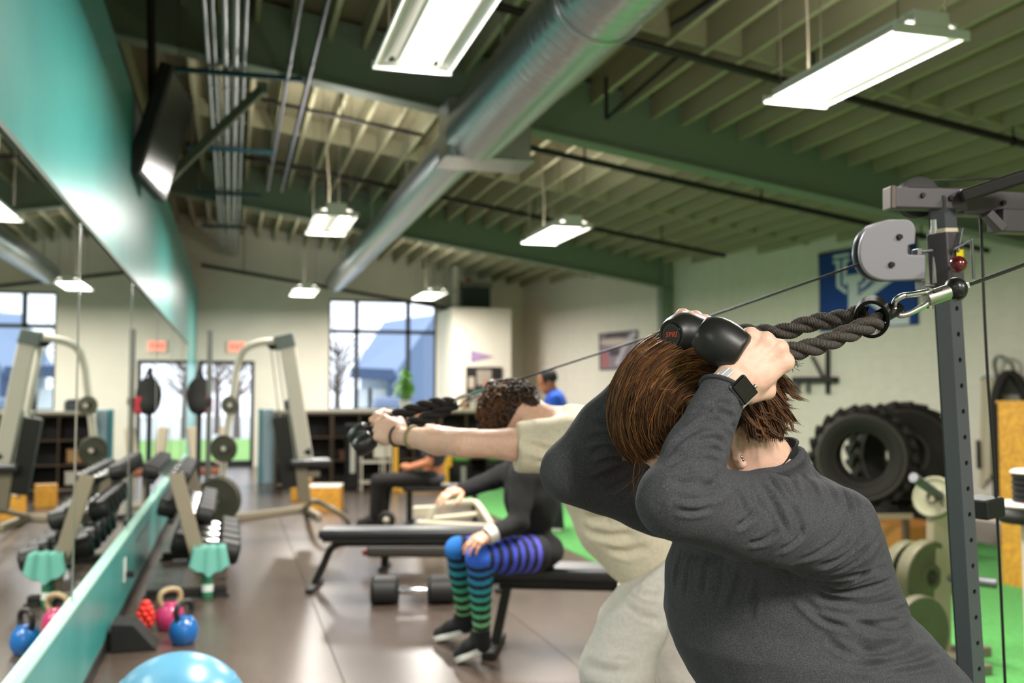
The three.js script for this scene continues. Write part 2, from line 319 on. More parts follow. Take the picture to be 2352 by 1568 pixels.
{ // roof: deck, joists, blocking, beams
  const roof = structure('ceiling', 'sloping roof of painted joists and deck', 'ceiling');
  const sl = Math.atan(0.15), zl = BZ - FZ + 0.4, zc = (BZ + FZ) / 2;
  const tilt = (g, x, y, z) => { g.rotateZ(-sl); return g.translate(x, y, z); };
  part('roof_deck', tilt(bx(17.6, 0.12, zl, 0, 0, 0, 0), 4.1, ROOF(4.1) + 0.062, zc), M.deck, roof);
  const beams = [-21.7, -15.25, -8.7, -2.1, 4.4], jg = bx(0.045, 0.23, 6.5, 0, 0, 0, 0), jgs = [jg, bx(0.045, 0.23, 5.2, 0, 0, 0, 0)];
  for (let b = 0; b < 4; b++) {
    const bay = new THREE.Group(); bay.name = 'joist_bay'; roof.add(bay);
    const za = Math.max(beams[b], FZ), zb = beams[b + 1], g = b ? jgs[0] : jgs[1];
    for (let x = -4.1; x < RIGHT((za + zb) / 2) + 1; x += 0.305) { const m = part('joist', g, M.joist, bay); m.position.set(x, ROOF(x) - 0.115, (za + zb) / 2); }
    const zm = (za + zb) / 2, bl = tilt(bx(0.3, 0.2, 0.04, 0, 0, 0, 0), 0, 0, 0);
    for (let x = -4.1; x < 9; x += 0.305) { const m = part('blocking', bl, M.joist, bay); m.position.set(x + 0.1525, ROOF(x + 0.1525) - 0.1, b === 1 ? -12.1 : b === 2 ? -6.9 : zm); }
  }
  for (const z of [-15.25, -8.7, -2.1]) {
    const x0 = -4.2, x1 = RIGHT(z), L = (x1 - x0) / Math.cos(sl), bm = new THREE.Group(); bm.name = 'roof_beam'; roof.add(bm);
    const xm = (x0 + x1) / 2;
    part('web', tilt(bx(L, 0.56, 0.1, 0, 0, 0, 0), xm, ROOF(xm) - 0.33, z), M.beam, bm);
    part('flange', tilt(bx(L, 0.03, 0.2, 0, 0, 0, 0.004), xm, ROOF(xm) - 0.6, z), M.beam, bm);
    part('flange', tilt(bx(L, 0.03, 0.2, 0, 0, 0, 0.004), xm, ROOF(xm) - 0.06, z), M.beam, bm);
  }
}
// ---------- things hung from the roof ----------
function fixture(x, z, label, lit = [0, 1, 2, 3, 4, 5], uplight = 1) {
  const dim = 1, unlit = mat('#e9e7e0', 0.25);
  const o = thing('ceiling_light', label, 'ceiling light', [x, 3.2, z], 0, 'suspended fluorescent lights');
  const W = 0.44, L = 1.22;
  const white = M.white;
  // housing: an open trough with a raised spine, side wings and end plates
  const wing = (s) => { const g = bx(0.012, 0.1, L, 0, 0, 0, 0.002); g.rotateZ(s * 0.95); return g.translate(s * (W / 2 - 0.045), 0.035, 0); };
  part('housing', [bx(0.33, 0.012, L, 0, 0.068, 0, 0.003), wing(1), wing(-1)], white, o);
  for (const s of [-1, 1]) part('end_plate', [bx(W, 0.05, 0.02, 0, 0.015, s * (L / 2 + 0.01), 0.006), bx(0.2, 0.09, 0.018, 0, 0.07, s * (L / 2 + 0.008), 0.006)], white, o);
  const glow = new THREE.MeshStandardMaterial({ color: '#ffffff', emissive: new THREE.Color().setRGB(1, 0.95, 0.88), emissiveIntensity: 5 * dim, roughness: 0.5 });
  const tubes = [-0.15, -0.09, -0.03, 0.03, 0.09, 0.15];
  tubes.forEach((dx, i) => part('fluorescent_tube', rod(V(dx, 0.035, -L / 2 + 0.02), V(dx, 0.035, L / 2 - 0.02), 0.013, 0.013, 10), lit.includes(i) ? glow : unlit, o));
  const lw = lit.length * 0.06, lx = (tubes[lit[0]] + tubes[lit[lit.length - 1]]) / 2;
  for (const sx of [-1, 1]) for (const sz of [-1, 1]) part('hanging_wire', rod(V(sx * 0.14, 0.08, sz * 0.55), V(sx * 0.14, ROOF(x + sx * 0.14) - 3.2 - 0.1, sz * 0.55), 0.003, 0.003, 6), mat('#6b6558', 0.5, 0.3), o);
  part('power_cord', tube([V(0.02, 0.12, -0.5), V(0.03, 0.5, -0.52), V(0, 0.9, -0.5), V(0.01, ROOF(x) - 3.2 - 0.1, -0.5)], 0.008, 12, 6), mat('#8d8472', 0.6), o);
  const down = new THREE.RectAreaLight(LAMP.color, LAMP.down * 0.3 / lw, lw, L - 0.05); down.position.set(lx, 0.012, 0); down.rotation.x = -Math.PI / 2; o.add(down);
  part('uplight_louvre', [bx(0.006, 0.05, L, 0.09, 0.1, 0, 0), bx(0.006, 0.05, L, -0.09, 0.1, 0, 0), bx(0.18, 0.05, 0.006, 0, 0.1, L / 2, 0), bx(0.18, 0.05, 0.006, 0, 0.1, -L / 2, 0)], white, o);
  const up = new THREE.RectAreaLight(LAMP.color, LAMP.up * uplight, 0.14, L - 0.1); up.position.set(0, 0.085, 0); up.rotation.x = Math.PI / 2; o.add(up);
  return o;
}
fixture(0.93, -4.7, 'large suspended fluorescent light at the top centre, nearest the camera', [2, 3, 4]);
fixture(3.3, -4.7, 'bright suspended fluorescent light on the upper right above the banner wall', [0, 1, 2, 3, 4, 5], 1.3);
fixture(0.98, -10.5, 'suspended fluorescent light left of the round duct in front of the cream ceiling patch', [0, 1, 4, 5], 3.2);
fixture(3.46, -10.5, 'suspended fluorescent light right of the duct below the green beam');
fixture(1.2, -17.6, 'small distant fluorescent light just left of the far window');
fixture(3.42, -17.6, 'small distant fluorescent light in front of the top right window corner');
fixture(0.93, 1.6, 'suspended fluorescent light behind the camera on the left');
fixture(3.3, 1.6, 'suspended fluorescent light behind the camera on the right');
{ // spiral duct with a collar box
  const D = thing('spiral_duct', 'galvanised spiral air duct running the length of the ceiling', 'duct', [1.95, 3.65, 0]);
  const ridge = (r, z0, z1) => { const list = []; for (let z = z0; z > z1; z -= 0.11) list.push(new THREE.TorusGeometry(r, 0.004, 5, 28).translate(0, 0, z)); return list; };
  part('wide_duct', [rod(V(0, 0, BZ), V(0, 0, -8.05), 0.27, 0.27, 40)], M.galvanised, D);
  part('duct_seams', ridge(0.27, -3.2, -8.0), M.galvanised, D);
  part('narrow_duct', [rod(V(0.02, 0.02, -8.45), V(0.02, 0.02, FZ + 0.55), 0.2, 0.2, 36)], M.galvanised, D);
  part('duct_seams', ridge(0.2, -8.6, -16).map((g) => g.translate(0.02, 0.02, 0)), M.galvanised, D);
  part('collar_box', [bx(0.72, 0.5, 0.42, 0.12, 0.02, -8.24, 0.012)], M.galvanised, D);
  part('collar_flange', [bx(0.78, 0.03, 0.48, 0.12, -0.235, -8.24, 0.006)], M.steel, D);
  for (const z of [-5.1, -3.4]) part('duct_ring', new THREE.TorusGeometry(0.275, 0.014, 8, 36).translate(0, 0, z), M.galvanised, D);
  for (const z of [-7.2, -11.5, -14.5, -18]) part('hanger_strap', [bx(0.02, ROOF(1.95) - 3.65 - 0.2, 0.004, 0, (ROOF(1.95) - 3.65 + 0.1) / 2, z, 0)], M.galvanised, D);
}
{ // sprinkler pipes across the room, following the roof slope
  const run = (z, drop, x0, x1, r, label) => {
    const o = thing('sprinkler_pipe', label, 'pipe', [0, 0, z]);
    part('pipe_run', rod(V(x0, ROOF(x0) - drop, 0), V(x1, ROOF(x1) - drop, 0), r, r, 10), M.pipe, o);
    for (let x = x0 + 0.8; x < x1; x += 1.9) part('pipe_hanger', [rod(V(x, ROOF(x) - drop, 0), V(x, ROOF(x) - 0.05, 0), 0.008, 0.008, 6), new THREE.TorusGeometry(r + 0.006, 0.008, 6, 14).rotateY(Math.PI / 2).translate(x, ROOF(x) - drop, 0)], M.pipe, o);
    return o;
  };
  run(-6.82, 0.35, -0.2, 8.7, 0.032, 'dark sprinkler pipe crossing the joists above the upper right light');
  run(-8.95, 0.68, 2.45, 7.9, 0.03, 'dark sprinkler pipe just under the big green beam right of the duct');
  run(-13.05, 0.37, -0.6, 6.9, 0.032, 'dark sprinkler pipe above the light right of the duct');
  run(-20.2, 1.0, -0.6, 4.95, 0.035, 'distant dark pipe across the top of the end wall');
  run(-10.2, 0.42, 0.25, 1.9, 0.02, 'short dark pipe crossing the cream ceiling patch left of the duct');
  const o = thing('sprinkler_branch', 'dark bent branch pipe joining the duct side near the top centre', 'pipe', [0, 0, 0]);
  part('branch_pipe', tube([V(3.05, 4.1, -6.5), V(3.0, 4.02, -6.0), V(2.95, 4.0, -5.6), V(2.6, 4.05, -5.5), V(2.4, 4.06, -5.5)], 0.03, 24, 8), M.pipe, o);
  part('drop_pipe', [rod(V(2.95, 4.05, -7.6), V(2.95, 3.7, -7.6), 0.018, 0.018, 8), rod(V(2.95, 3.7, -7.6), V(3.3, 4.05, -6.9), 0.018, 0.018, 8)], M.pipe, o);
}
{ // conduits above the partition
  const lab = ['leftmost', 'second', 'third', 'fourth', 'fifth'];
  [[-0.235, 0.021], [-0.175, 0.016], [-0.09, 0.027], [-0.005, 0.027], [0.07, 0.016]].forEach(([x, r], i) => {
    const o = thing('electrical_conduit', lab[i] + ' of the five grey conduits running above the teal wall', 'conduit', [x * 0.951, 4.16, 0], 0, 'conduits above the teal wall');
    part('conduit_run', rod(V(0, 0, 1), V(0, 0, FZ + 0.2), r, r, 10), M.conduit, o);
    for (let z = -6; z > -19; z -= 3.05) part('coupling', rod(V(0, 0, z), V(0, 0, z - 0.09), r + 0.006, r + 0.006, 10), M.conduit, o);
  });
  [[0.45, 'left'], [0.64, 'right']].forEach(([x, s]) => {
    const o = thing('electrical_conduit', s + ' one of the two dark conduits ending in mid air below the beam', 'conduit', [x * 0.937, 4.12, 0], 0, 'pair of dark conduits');
    part('conduit_run', rod(V(0, 0, 1), V(0, 0, -13.4), 0.022, 0.022, 10), mat('#5b5a66', 0.4, 0.7), o);
    part('coupling', rod(V(0, 0, -8.1), V(0, 0, -8.2), 0.028, 0.028, 10), mat('#5b5a66', 0.4, 0.7), o);
  });
  [[-9.0, 0.55, 'nearest'], [-11.85, 0.45, 'middle'], [-14.5, 0.35, 'farther'], [-17.4, 0.2, 'farthest']].forEach(([z, x1, s]) => {
    const o = thing('strut_channel', s + ' dark teal strut channel carrying the conduits', 'strut channel', [0, 4.115, z * 0.951]);
    part('channel', [bx(x1 + 0.5, 0.04, 0.045, (x1 - 0.5) / 2, 0, 0, 0.003)], M.strut, o);
    for (const x of [-0.45, x1 - 0.05]) part('hanger_rod', rod(V(x, 0, 0), V(x, ROOF(x) - 4.115 - 0.1, 0), 0.006, 0.006, 6), M.galvanised, o);
  });
}
// ---------- gym gear and furniture ----------
const onFloor = (px, py, y = 0) => { const d = at(px, py, 1).sub(EYE), t = (y - EYE.y) / d.y; return EYE.clone().addScaledVector(d, t); };
const onZ = (px, py, z) => { const d = at(px, py, 1).sub(EYE); return EYE.clone().addScaledVector(d, (z - EYE.z) / d.z); };
const onX = (px, py, x) => { const d = at(px, py, 1).sub(EYE); return EYE.clone().addScaledVector(d, (x - EYE.x) / d.x); };
const onRight = (px, py) => { const d = at(px, py, 1).sub(EYE); return EYE.clone().addScaledVector(d, 10.04 / (d.x - 0.196 * d.z)); };
const G = { iron: mat('#3d3d33', 0.55, 0.3), olive: mat('#4b4a3c', 0.6, 0.2), hexRubber: mat('#1b1a19', 0.55), pad: mat('#16171a', 0.4, 0, { clearcoat: 0.25, clearcoatRoughness: 0.35 }), frame: mat('#262522', 0.4, 0.4), tan: mat('#8f8570', 0.5, 0.1), pale: mat('#d6cfc0', 0.45, 0.1), yellow: mat('#d8a02a', 0.5), shelfWood: mat('#4a3826', 0.6), shelfDark: mat('#1d1a18', 0.7) };
const plateGeo = (r, t) => lathe([[0.026, -t / 2], [r * 0.36, -t / 2], [r * 0.4, -t * 0.32], [r * 0.82, -t * 0.32], [r * 0.86, -t / 2], [r * 0.97, -t / 2], [r, -t * 0.35], [r, t * 0.35], [r * 0.97, t / 2], [r * 0.86, t / 2], [r * 0.82, t * 0.32], [r * 0.4, t * 0.32], [r * 0.36, t / 2], [0.026, t / 2], [0.026, -t / 2]], 40);
function weightPlate(c, axis, r, t, label, group, m = G.olive) {
  const o = thing('weight_plate', label, 'weight plate', c, 0, group);
  part('disc', place(plateGeo(r, t), V(0, 0, 0), axis), m, o);
  part('hub_ring', place(new THREE.TorusGeometry(0.032, 0.006, 8, 24).rotateX(Math.PI / 2).translate(0, t / 2, 0), V(0, 0, 0), axis), G.iron, o);
  return o;
}
function hexDumbbell(p, turn, label, group, s = 1, pitch = 0) {
  const o = thing('hex_dumbbell', label, 'dumbbell', p, turn, group);
  for (const k of [-1, 1]) {
    const h = new THREE.CylinderGeometry(0.062 * s, 0.062 * s, 0.085 * s, 6, 1), c1 = new THREE.CylinderGeometry(0.05 * s, 0.062 * s, 0.014 * s, 6, 1).translate(0, 0.0495 * s, 0), c2 = new THREE.CylinderGeometry(0.062 * s, 0.05 * s, 0.014 * s, 6, 1).translate(0, -0.0495 * s, 0);
    part('head', [h, c1, c2].map((g) => g.rotateY(Math.PI / 6).rotateZ(Math.PI / 2).rotateX(Math.PI / 6 * 0).translate(k * 0.115 * s, 0, 0)), G.hexRubber, o);
  }
  part('handle', lathe([[0.013, -0.075], [0.015, -0.04], [0.0175, 0], [0.015, 0.04], [0.013, 0.075]].map(([x, y]) => [x * s, y * s]), 14).rotateZ(Math.PI / 2), M.chrome, o);
  o.rotation.z = pitch;
  return o;
}
{ // dumbbell rack along the mirror
  const z0 = -7.45, z1 = -9.15, rack = thing('dumbbell_rack', 'tan three tier dumbbell rack standing along the mirror', 'dumbbell rack', [0, 0, 0]);
  const tiers = [[0.2, 0.14], [0.48, 0.0], [0.76, -0.14]];             // height, middle x relative to the rack line
  const x = -0.3;
  for (const z of [z0, z1]) {
    part('end_frame', bar(V(x + 0.155, 0.05, z), V(x - 0.07, 0.87, z), 0.1, 0.06, V(0, 0, 1), 0.006), G.tan, rack); part('foot_rail', bx(0.54, 0.06, 0.08, x + 0.02, 0.04, z, 0.01), G.frame, rack);
    each('rubber_foot', [bx(0.1, 0.02, 0.1, x + 0.26, 0.01, z, 0.004), bx(0.1, 0.02, 0.1, x - 0.22, 0.01, z, 0.004)], M.black, rack);
  }
  const names = ['bottom', 'middle', 'top'], ord = ['first', 'second', 'third', 'fourth', 'fifth', 'sixth', 'seventh', 'eighth', 'ninth'];
  tiers.forEach(([h, dx], t) => {
    part('tier', [bar(V(x + dx + 0.1, h, z0), V(x + dx + 0.1, h, z1), 0.04, 0.03, V(0, 1, 0)), bar(V(x + dx - 0.1, h + 0.05, z0), V(x + dx - 0.1, h + 0.05, z1), 0.04, 0.03, V(0, 1, 0))], G.frame, rack);
    const n = [5, 6, 6][t], s = [1.4, 1.15, 0.95][t];
    for (let i = 0; i < n; i++) hexDumbbell([x + dx + 0.0, h + 0.03 + 0.068 * s, z0 - 0.16 - i * (1.4 / (n - 1))], Math.PI, ord[i] + ' dumbbell from the near end on the ' + names[t] + ' tier of the rack', 'dumbbells on the rack', s, 0.24);
  });
  // towel over the near end of the bottom tier
  const tw = []; const nU = 16, nV = 14, pos = [], idx = [];
  const c = onX(466, 1258, 0.02), tr = rng(3);
  for (let j = 0; j <= nV; j++) for (let i = 0; i <= nU; i++) { const u = i / nU - 0.5, v = j / nV; const over = v < 0.3 ? 0 : (v - 0.3) / 0.7; const ragged = 0.10 * Math.abs(u) * 1.4; pos.push(-0.13 + u * 0.22 * (1 + 0.25 * over), 0.36 - over * (0.2 - ragged) + 0.006 * Math.sin(u * 22 + v * 5) - (v < 0.3 ? 0 : 0), z0 + 0.1 - (v < 0.3 ? (0.3 - v) * 0.5 : 0) + over * 0.02 + 0.012 * Math.sin(u * 17 + 2)); }
  for (let j = 0; j < nV; j++) for (let i = 0; i < nU; i++) { const a = j * (nU + 1) + i; idx.push(a, a + 1, a + nU + 1, a + 1, a + nU + 2, a + nU + 1); }
  const tg = new THREE.BufferGeometry(); tg.setAttribute('position', new THREE.BufferAttribute(new Float32Array(pos), 3)); tg.setIndex(idx); tg.computeVertexNormals();
  const back = tg.clone(); back.translate(0, -0.004, -0.006); back.setIndex([...idx].reverse());
  const towel = thing('gym_towel', 'teal towel draped over the near end of the dumbbell rack', 'towel'); part('cloth', [tg, back], mat('#6fb3a4', 0.95, 0, { side: THREE.DoubleSide }), towel);
  const b = onFloor(470, 1366); const bottle = thing('water_bottle', 'clear green water bottle with a white cap on the floor by the rack', 'bottle', [b.x + 0.02, 0, b.z + 0.12]);
  part('bottle_body', lathe([[0, 0.0], [0.036, 0.0], [0.04, 0.006], [0.04, 0.13], [0.036, 0.15], [0.018, 0.18], [0.018, 0.195], [0, 0.195]], 24), mat('#3f8f6a', 0.2, 0, { transmission: 0.35, roughness: 0.25, thickness: 0 }), bottle);
  part('cap', lathe([[0, 0.195], [0.022, 0.195], [0.022, 0.225], [0.012, 0.24], [0, 0.24]], 20), M.white, bottle);
  part('label_band', lathe([[0.0405, 0.05], [0.0405, 0.1]], 24), mat('#dfe8e0', 0.5), bottle);
}
{ // kettlebells, ball and the small things at the foot of the mirror wall
  const kettle = (p, r, col, handleCol, label, turn) => {
    const o = thing('kettlebell', label, 'kettlebell', p, turn, 'kettlebells by the mirror');
    part('bell', lathe([[0, 0.0], [r * 0.62, 0.0], [r * 0.8, r * 0.12], [r * 0.97, r * 0.55], [r, r * 0.95], [r * 0.9, r * 1.4], [r * 0.66, r * 1.74], [r * 0.42, r * 1.9], [0, r * 1.94]], 36), mat(col, 0.28, 0, { clearcoat: 0.5 }), o);
    const h = [V(-r * 0.5, r * 1.6, 0), V(-r * 0.78, r * 2.15, 0), V(-r * 0.66, r * 2.65, 0), V(0, r * 2.85, 0), V(r * 0.66, r * 2.65, 0), V(r * 0.78, r * 2.15, 0), V(r * 0.5, r * 1.6, 0)];
    part('handle', tube(h, r * 0.2, 40, 10), mat(handleCol, 0.45, 0.1), o);
    part('collar', lathe([[r * 0.55, r * 1.78], [r * 0.62, r * 1.83], [r * 0.5, r * 1.93]], 24), mat(col, 0.3), o);
    return o;
  };
  const kb = onFloor(421, 1480), kp = onFloor(388, 1450);
  kettle([kb.x, 0, kb.z - 0.02], 0.083, '#1d67b0', '#262322', 'glossy blue kettlebell in front of the pink one', 0.9);
  kettle([kp.x, 0, kp.z - 0.06], 0.085, '#c83a72', '#b09a74', 'pink kettlebell with a tan handle behind the blue one', 0.5);
  const gb = at(408, 1670, 3.52); const ballO = thing('exercise_ball', 'large pale blue exercise ball cut off by the bottom edge', 'exercise ball', [gb.x, 0, gb.z]);
  part('ball', new THREE.SphereGeometry(0.256, 64, 48).translate(0, 0.256, 0), mat('#5fa3c6', 0.3, 0, { clearcoat: 0.35, clearcoatRoughness: 0.25 }), ballO);
  for (let i = -3; i <= 3; i++) { const yy = 0.256 + i * 0.055, rr = Math.sqrt(0.256 * 0.256 - (i * 0.055) ** 2); part('ridge', new THREE.TorusGeometry(rr, 0.0022, 6, 80).rotateX(Math.PI / 2).translate(0, yy, 0), mat('#5499bd', 0.32), ballO); }
  const w0 = onFloor(290, 1492); const wedge = new THREE.Shape(); wedge.moveTo(-0.11, 0); wedge.lineTo(0.12, 0); wedge.lineTo(0.0, 0.14); wedge.lineTo(-0.11, 0.15); wedge.closePath();
  const wg = thing('foam_wedge', 'black foam wedge on the floor against the teal wainscot', 'foam wedge', [w0.x + 0.04, 0, w0.z - 0.05]); part('wedge_block', new THREE.ExtrudeGeometry(wedge, { depth: 0.24, bevelEnabled: true, bevelSize: 0.004, bevelThickness: 0.004, bevelSegments: 1 }).translate(0, 0.004, -0.12), M.blackMatte, wg);
  const rb = onFloor(322, 1448), red = thing('massage_roller', 'red knobbed massage roller standing beside the black wedge', 'massage roller', [rb.x + 0.03, 0, rb.z + 0.03]);
  const rc = mat('#e8392c', 0.4); part('core', lathe([[0, 0.01], [0.018, 0.02], [0.034, 0.09], [0.022, 0.16], [0, 0.18]], 20), rc, red);
  for (let j = 0; j < 6; j++) for (let i = 0; i < 6; i++) { const a = (i + (j % 2) * 0.5) / 6 * Math.PI * 2, w = [0.016, 0.032, 0.044, 0.042, 0.028, 0.012][j]; part('knob', new THREE.SphereGeometry(0.019, 10, 8).translate(Math.cos(a) * w, 0.019 + j * 0.03, Math.sin(a) * w), rc, red); }
  const oz = onX(281, 1300, WX); const plate = thing('wall_outlet', 'white outlet plate on the teal wainscot with a black plug', 'wall outlet', [WX + 0.012, 0.3, oz.z]);
  part('cover_plate', bx(0.008, 0.15, 0.085, 0.004, 0, 0, 0.003), M.white, plate); part('socket', [bx(0.004, 0.03, 0.03, 0.009, 0.03, 0, 0.002), bx(0.004, 0.03, 0.03, 0.009, -0.03, 0, 0.002)], mat('#d2d0c8', 0.5), plate); part('plug', bx(0.05, 0.04, 0.04, 0.035, -0.03, 0.0, 0.008), M.black, plate);
  const oz2 = onX(375, 1150, WX); const pl2 = thing('wall_outlet', 'small pale outlet plate on the wainscot behind the dumbbell rack', 'wall outlet', [WX + 0.012, 0.33, oz2.z]);
  part('cover_plate', bx(0.008, 0.12, 0.08, 0.004, 0, 0, 0.003), M.white, pl2); part('socket', [bx(0.004, 0.03, 0.03, 0.009, 0.03, 0, 0.002), bx(0.004, 0.03, 0.03, 0.009, -0.03, 0, 0.002)], mat('#d2d0c8', 0.5), pl2);
}
{ // pulldown machine with the curved frame and its plates
  const D = 10.0, P = (x, y, d = D) => at(x, y, d), o = thing('pulldown_machine', 'pale grey pulldown machine with a curved top arm near the entrance', 'gym machine');
  part('curved_arm', tube([P(660, 783), P(620, 784), P(585, 790), P(560, 805), P(546, 838), P(538, 890), P(526, 960), P(514, 1060), P(508, 1130), P(503, 1196, 9.7)], 0.036, 60, 12), G.pale, o);
  part('tower', bar(P(657, 775), P(703, 1066), 0.15, 0.1, V(0, 0, 1), 0.012), G.pale, o);
  part('tower', bar(P(655, 775, 10.6), P(700, 1066, 10.6), 0.13, 0.1, V(0, 0, 1), 0.012), G.pale, o); part('top_link', bar(P(657, 778, 10), P(656, 778, 10.6), 0.1, 0.08, V(0, 1, 0), 0.008), G.pale, o);
  part('tower_cap', [bar(P(650, 768), P(658, 800), 0.19, 0.12, V(0, 0, 1), 0.01)], mat('#6b7470', 0.5, 0.3), o);
  part('pulley', [place(lathe([[0, -0.015], [0.06, -0.02], [0.05, 0], [0.06, 0.02], [0, 0.015]], 24), P(628, 790), FWD)], G.frame, o);
  for (const [a, b] of [[[622, 795], [640, 948]], [[634, 792], [655, 945]], [[650, 790], [668, 945]]]) part('machine_cable', rod(P(...a), P(...b), 0.006, 0.006, 6), mat('#9c968a', 0.5), o);
  part('weight_stack', [bar(P(648, 955), P(672, 1118), 0.2, 0.14, V(0, 0, 1), 0.01)], G.frame, o);
  for (const x of [640, 662]) part('guide_rod', rod(P(x, 940, 9.95), P(x + 26, 1130, 9.95), 0.012, 0.012, 8), M.chrome, o);
  part('seat_post', [bar(P(690, 1062), P(700, 1150), 0.12, 0.12, V(0, 0, 1), 0.01), bar(P(660, 1092), P(735, 1088), 0.06, 0.06, V(0, 1, 0), 0.01)], G.tan, o);
  part('seat_pad', bx(0.42, 0.08, 0.3, 0, 0, 0, 0.03, 2).translate(...P(712, 1062).toArray()), G.pad, o);
  part('knee_roll', rod(P(672, 1040), P(716, 1036), 0.05, 0.05, 16), G.pad, o);
  const f0 = onFloor(505, 1200), f1 = onFloor(700, 1175), f2 = onFloor(800, 1205);
  part('base_rail', [bar(V(f0.x, 0.04, f0.z), V(f1.x, 0.04, f1.z), 0.07, 0.07, V(0, 1, 0), 0.01), tube([V(f1.x, 0.05, f1.z), P(740, 1156), P(770, 1172), V(f2.x, 0.03, f2.z)], 0.03, 20, 8), bar(V(f1.x, 0.04, f1.z), V(f1.x + 0.1, 0.04, f1.z + 0.9), 0.07, 0.07, V(0, 1, 0), 0.01)], G.tan, o);
  each('storage_peg', [rod(P(530, 930, 9.97), P(528, 930, 9.62), 0.024, 0.024, 12), rod(P(515, 1030, 9.97), P(513, 1030, 9.6), 0.024, 0.024, 12), rod(P(506, 1148, 9.9), P(500, 1150, 9.4), 0.024, 0.024, 12)], M.chrome, o);
  const ax = FWD.clone().multiplyScalar(-1).addScaledVector(RGT, -0.12).normalize();
  weightPlate(P(529, 930, 9.78), ax, 0.092, 0.03, 'small round plate on the top peg of the pulldown machine', 'plates on the machine', mat('#6d6858', 0.6, 0.2));
  weightPlate(P(514, 1030, 9.76), ax, 0.135, 0.035, 'medium olive plate on the middle peg of the pulldown machine', 'plates on the machine');
  weightPlate(P(499, 1150, 9.5), ax, 0.222, 0.04, 'largest olive plate on the bottom peg of the pulldown machine', 'plates on the machine');
  weightPlate(P(503, 1146, 9.72), ax, 0.225, 0.04, 'olive plate behind the largest one on the bottom peg', 'plates on the machine');
}
{ // upright and bags by the end of the mirror
  const z = -11.9, a = onZ(478, 1060, z), o = thing('rack_upright', 'thin dark upright of a squat stand beside the mirror', 'squat stand', [a.x, 0, z]);
  part('upright', bx(0.06, 2.16, 0.06, 0, 1.08, 0, 0.004), mat('#5a5c56', 0.5, 0.3), o); part('base', [bx(0.09, 0.06, 0.6, 0, 0.03, -0.1, 0.01), bx(0.34, 0.06, 0.08, 0, 0.03, -0.36, 0.01)], M.black, o); part('hook', bx(0.06, 0.08, 0.16, 0, 1.35, 0.08, 0.006), M.black, o);
  const c = onZ(455, 1060, -12.6), bag = thing('backpack', 'black and red backpack hanging in front of the entrance door', 'backpack', [c.x, 0, c.z]);
  part('bag_body', skinOf(blend([ell(V(0, 1.42, 0), V(1, 0, 0), V(0, 1, 0), V(0, 0, 1), 0.15, 0.22, 0.1), ell(V(0, 1.3, 0.05), V(1, 0, 0), V(0, 1, 0), V(0, 0, 1), 0.12, 0.12, 0.1)], 0.05), V(-0.3, 1, -0.3), V(0.3, 1.8, 0.3), 0.025), M.blackMatte, bag); part('red_pocket', bx(0.1, 0.2, 0.06, 0.11, 1.3, 0.08, 0.03, 2), mat('#a3222c', 0.7), bag); part('strap', tube([V(-0.06, 1.6, 0.02), V(0, 1.72, 0), V(0.06, 1.6, 0.02)], 0.012, 16, 6), M.black, bag);
  const st = thing('coat_stand', 'dark post that carries the backpack by the door', 'stand', [c.x, 0, c.z - 0.14]); part('post', rod(V(0, 0, 0), V(0, 1.75, 0), 0.03, 0.03, 12), M.frameDark, st); part('base', lathe([[0, 0], [0.2, 0], [0.2, 0.025], [0.05, 0.05], [0, 0.05]], 24), M.black, st); part('peg', rod(V(0, 1.7, 0), V(0, 1.74, 0.14), 0.012, 0.012, 8), M.frameDark, st);
  const s = onZ(468, 1075, -13.6), ch = thing('padded_seat', 'cream padded machine seat with a split back below the backpack', 'machine seat', [s.x + 0.05, 0, s.z]);
  for (const k of [-1, 1]) part('back_pad', bx(0.14, 0.5, 0.08, 0.085 * k, 0.78, 0, 0.05, 2).rotateZ(-0.12 * k), mat('#d9cbb2', 0.6), ch); part('seat_pad', bx(0.34, 0.09, 0.34, 0, 0.44, 0.14, 0.04, 2), mat('#8e5136', 0.6), ch); part('seat_frame', [bx(0.08, 0.42, 0.08, 0, 0.2, 0.1, 0.01), bx(0.4, 0.05, 0.5, 0, 0.025, 0.1, 0.01)], G.tan, ch);
  const e = onZ(543, 797, FZ), ex = thing('exit_sign', 'small red lit exit sign above the glass door', 'sign', [e.x, e.y, FZ + 0.03]);
  part('sign_box', bx(0.36, 0.24, 0.05, 0, 0, 0, 0.008), mat('#e9e4da', 0.5), ex);
  const et = canvasTexture(256, 160, (g, w, h) => { g.fillStyle = '#f2a48c'; g.fillRect(0, 0, w, h); g.fillStyle = '#d8321e'; g.font = 'bold 96px sans-serif'; g.textAlign = 'center'; g.textBaseline = 'middle'; g.fillText('EXIT', w / 2, h / 2); });
  part('lit_face', new THREE.PlaneGeometry(0.34, 0.22).translate(0, 0, 0.0265), new THREE.MeshStandardMaterial({ map: et, emissive: '#ffffff', emissiveMap: et, emissiveIntensity: 0.7, roughness: 0.5 }), ex);
}
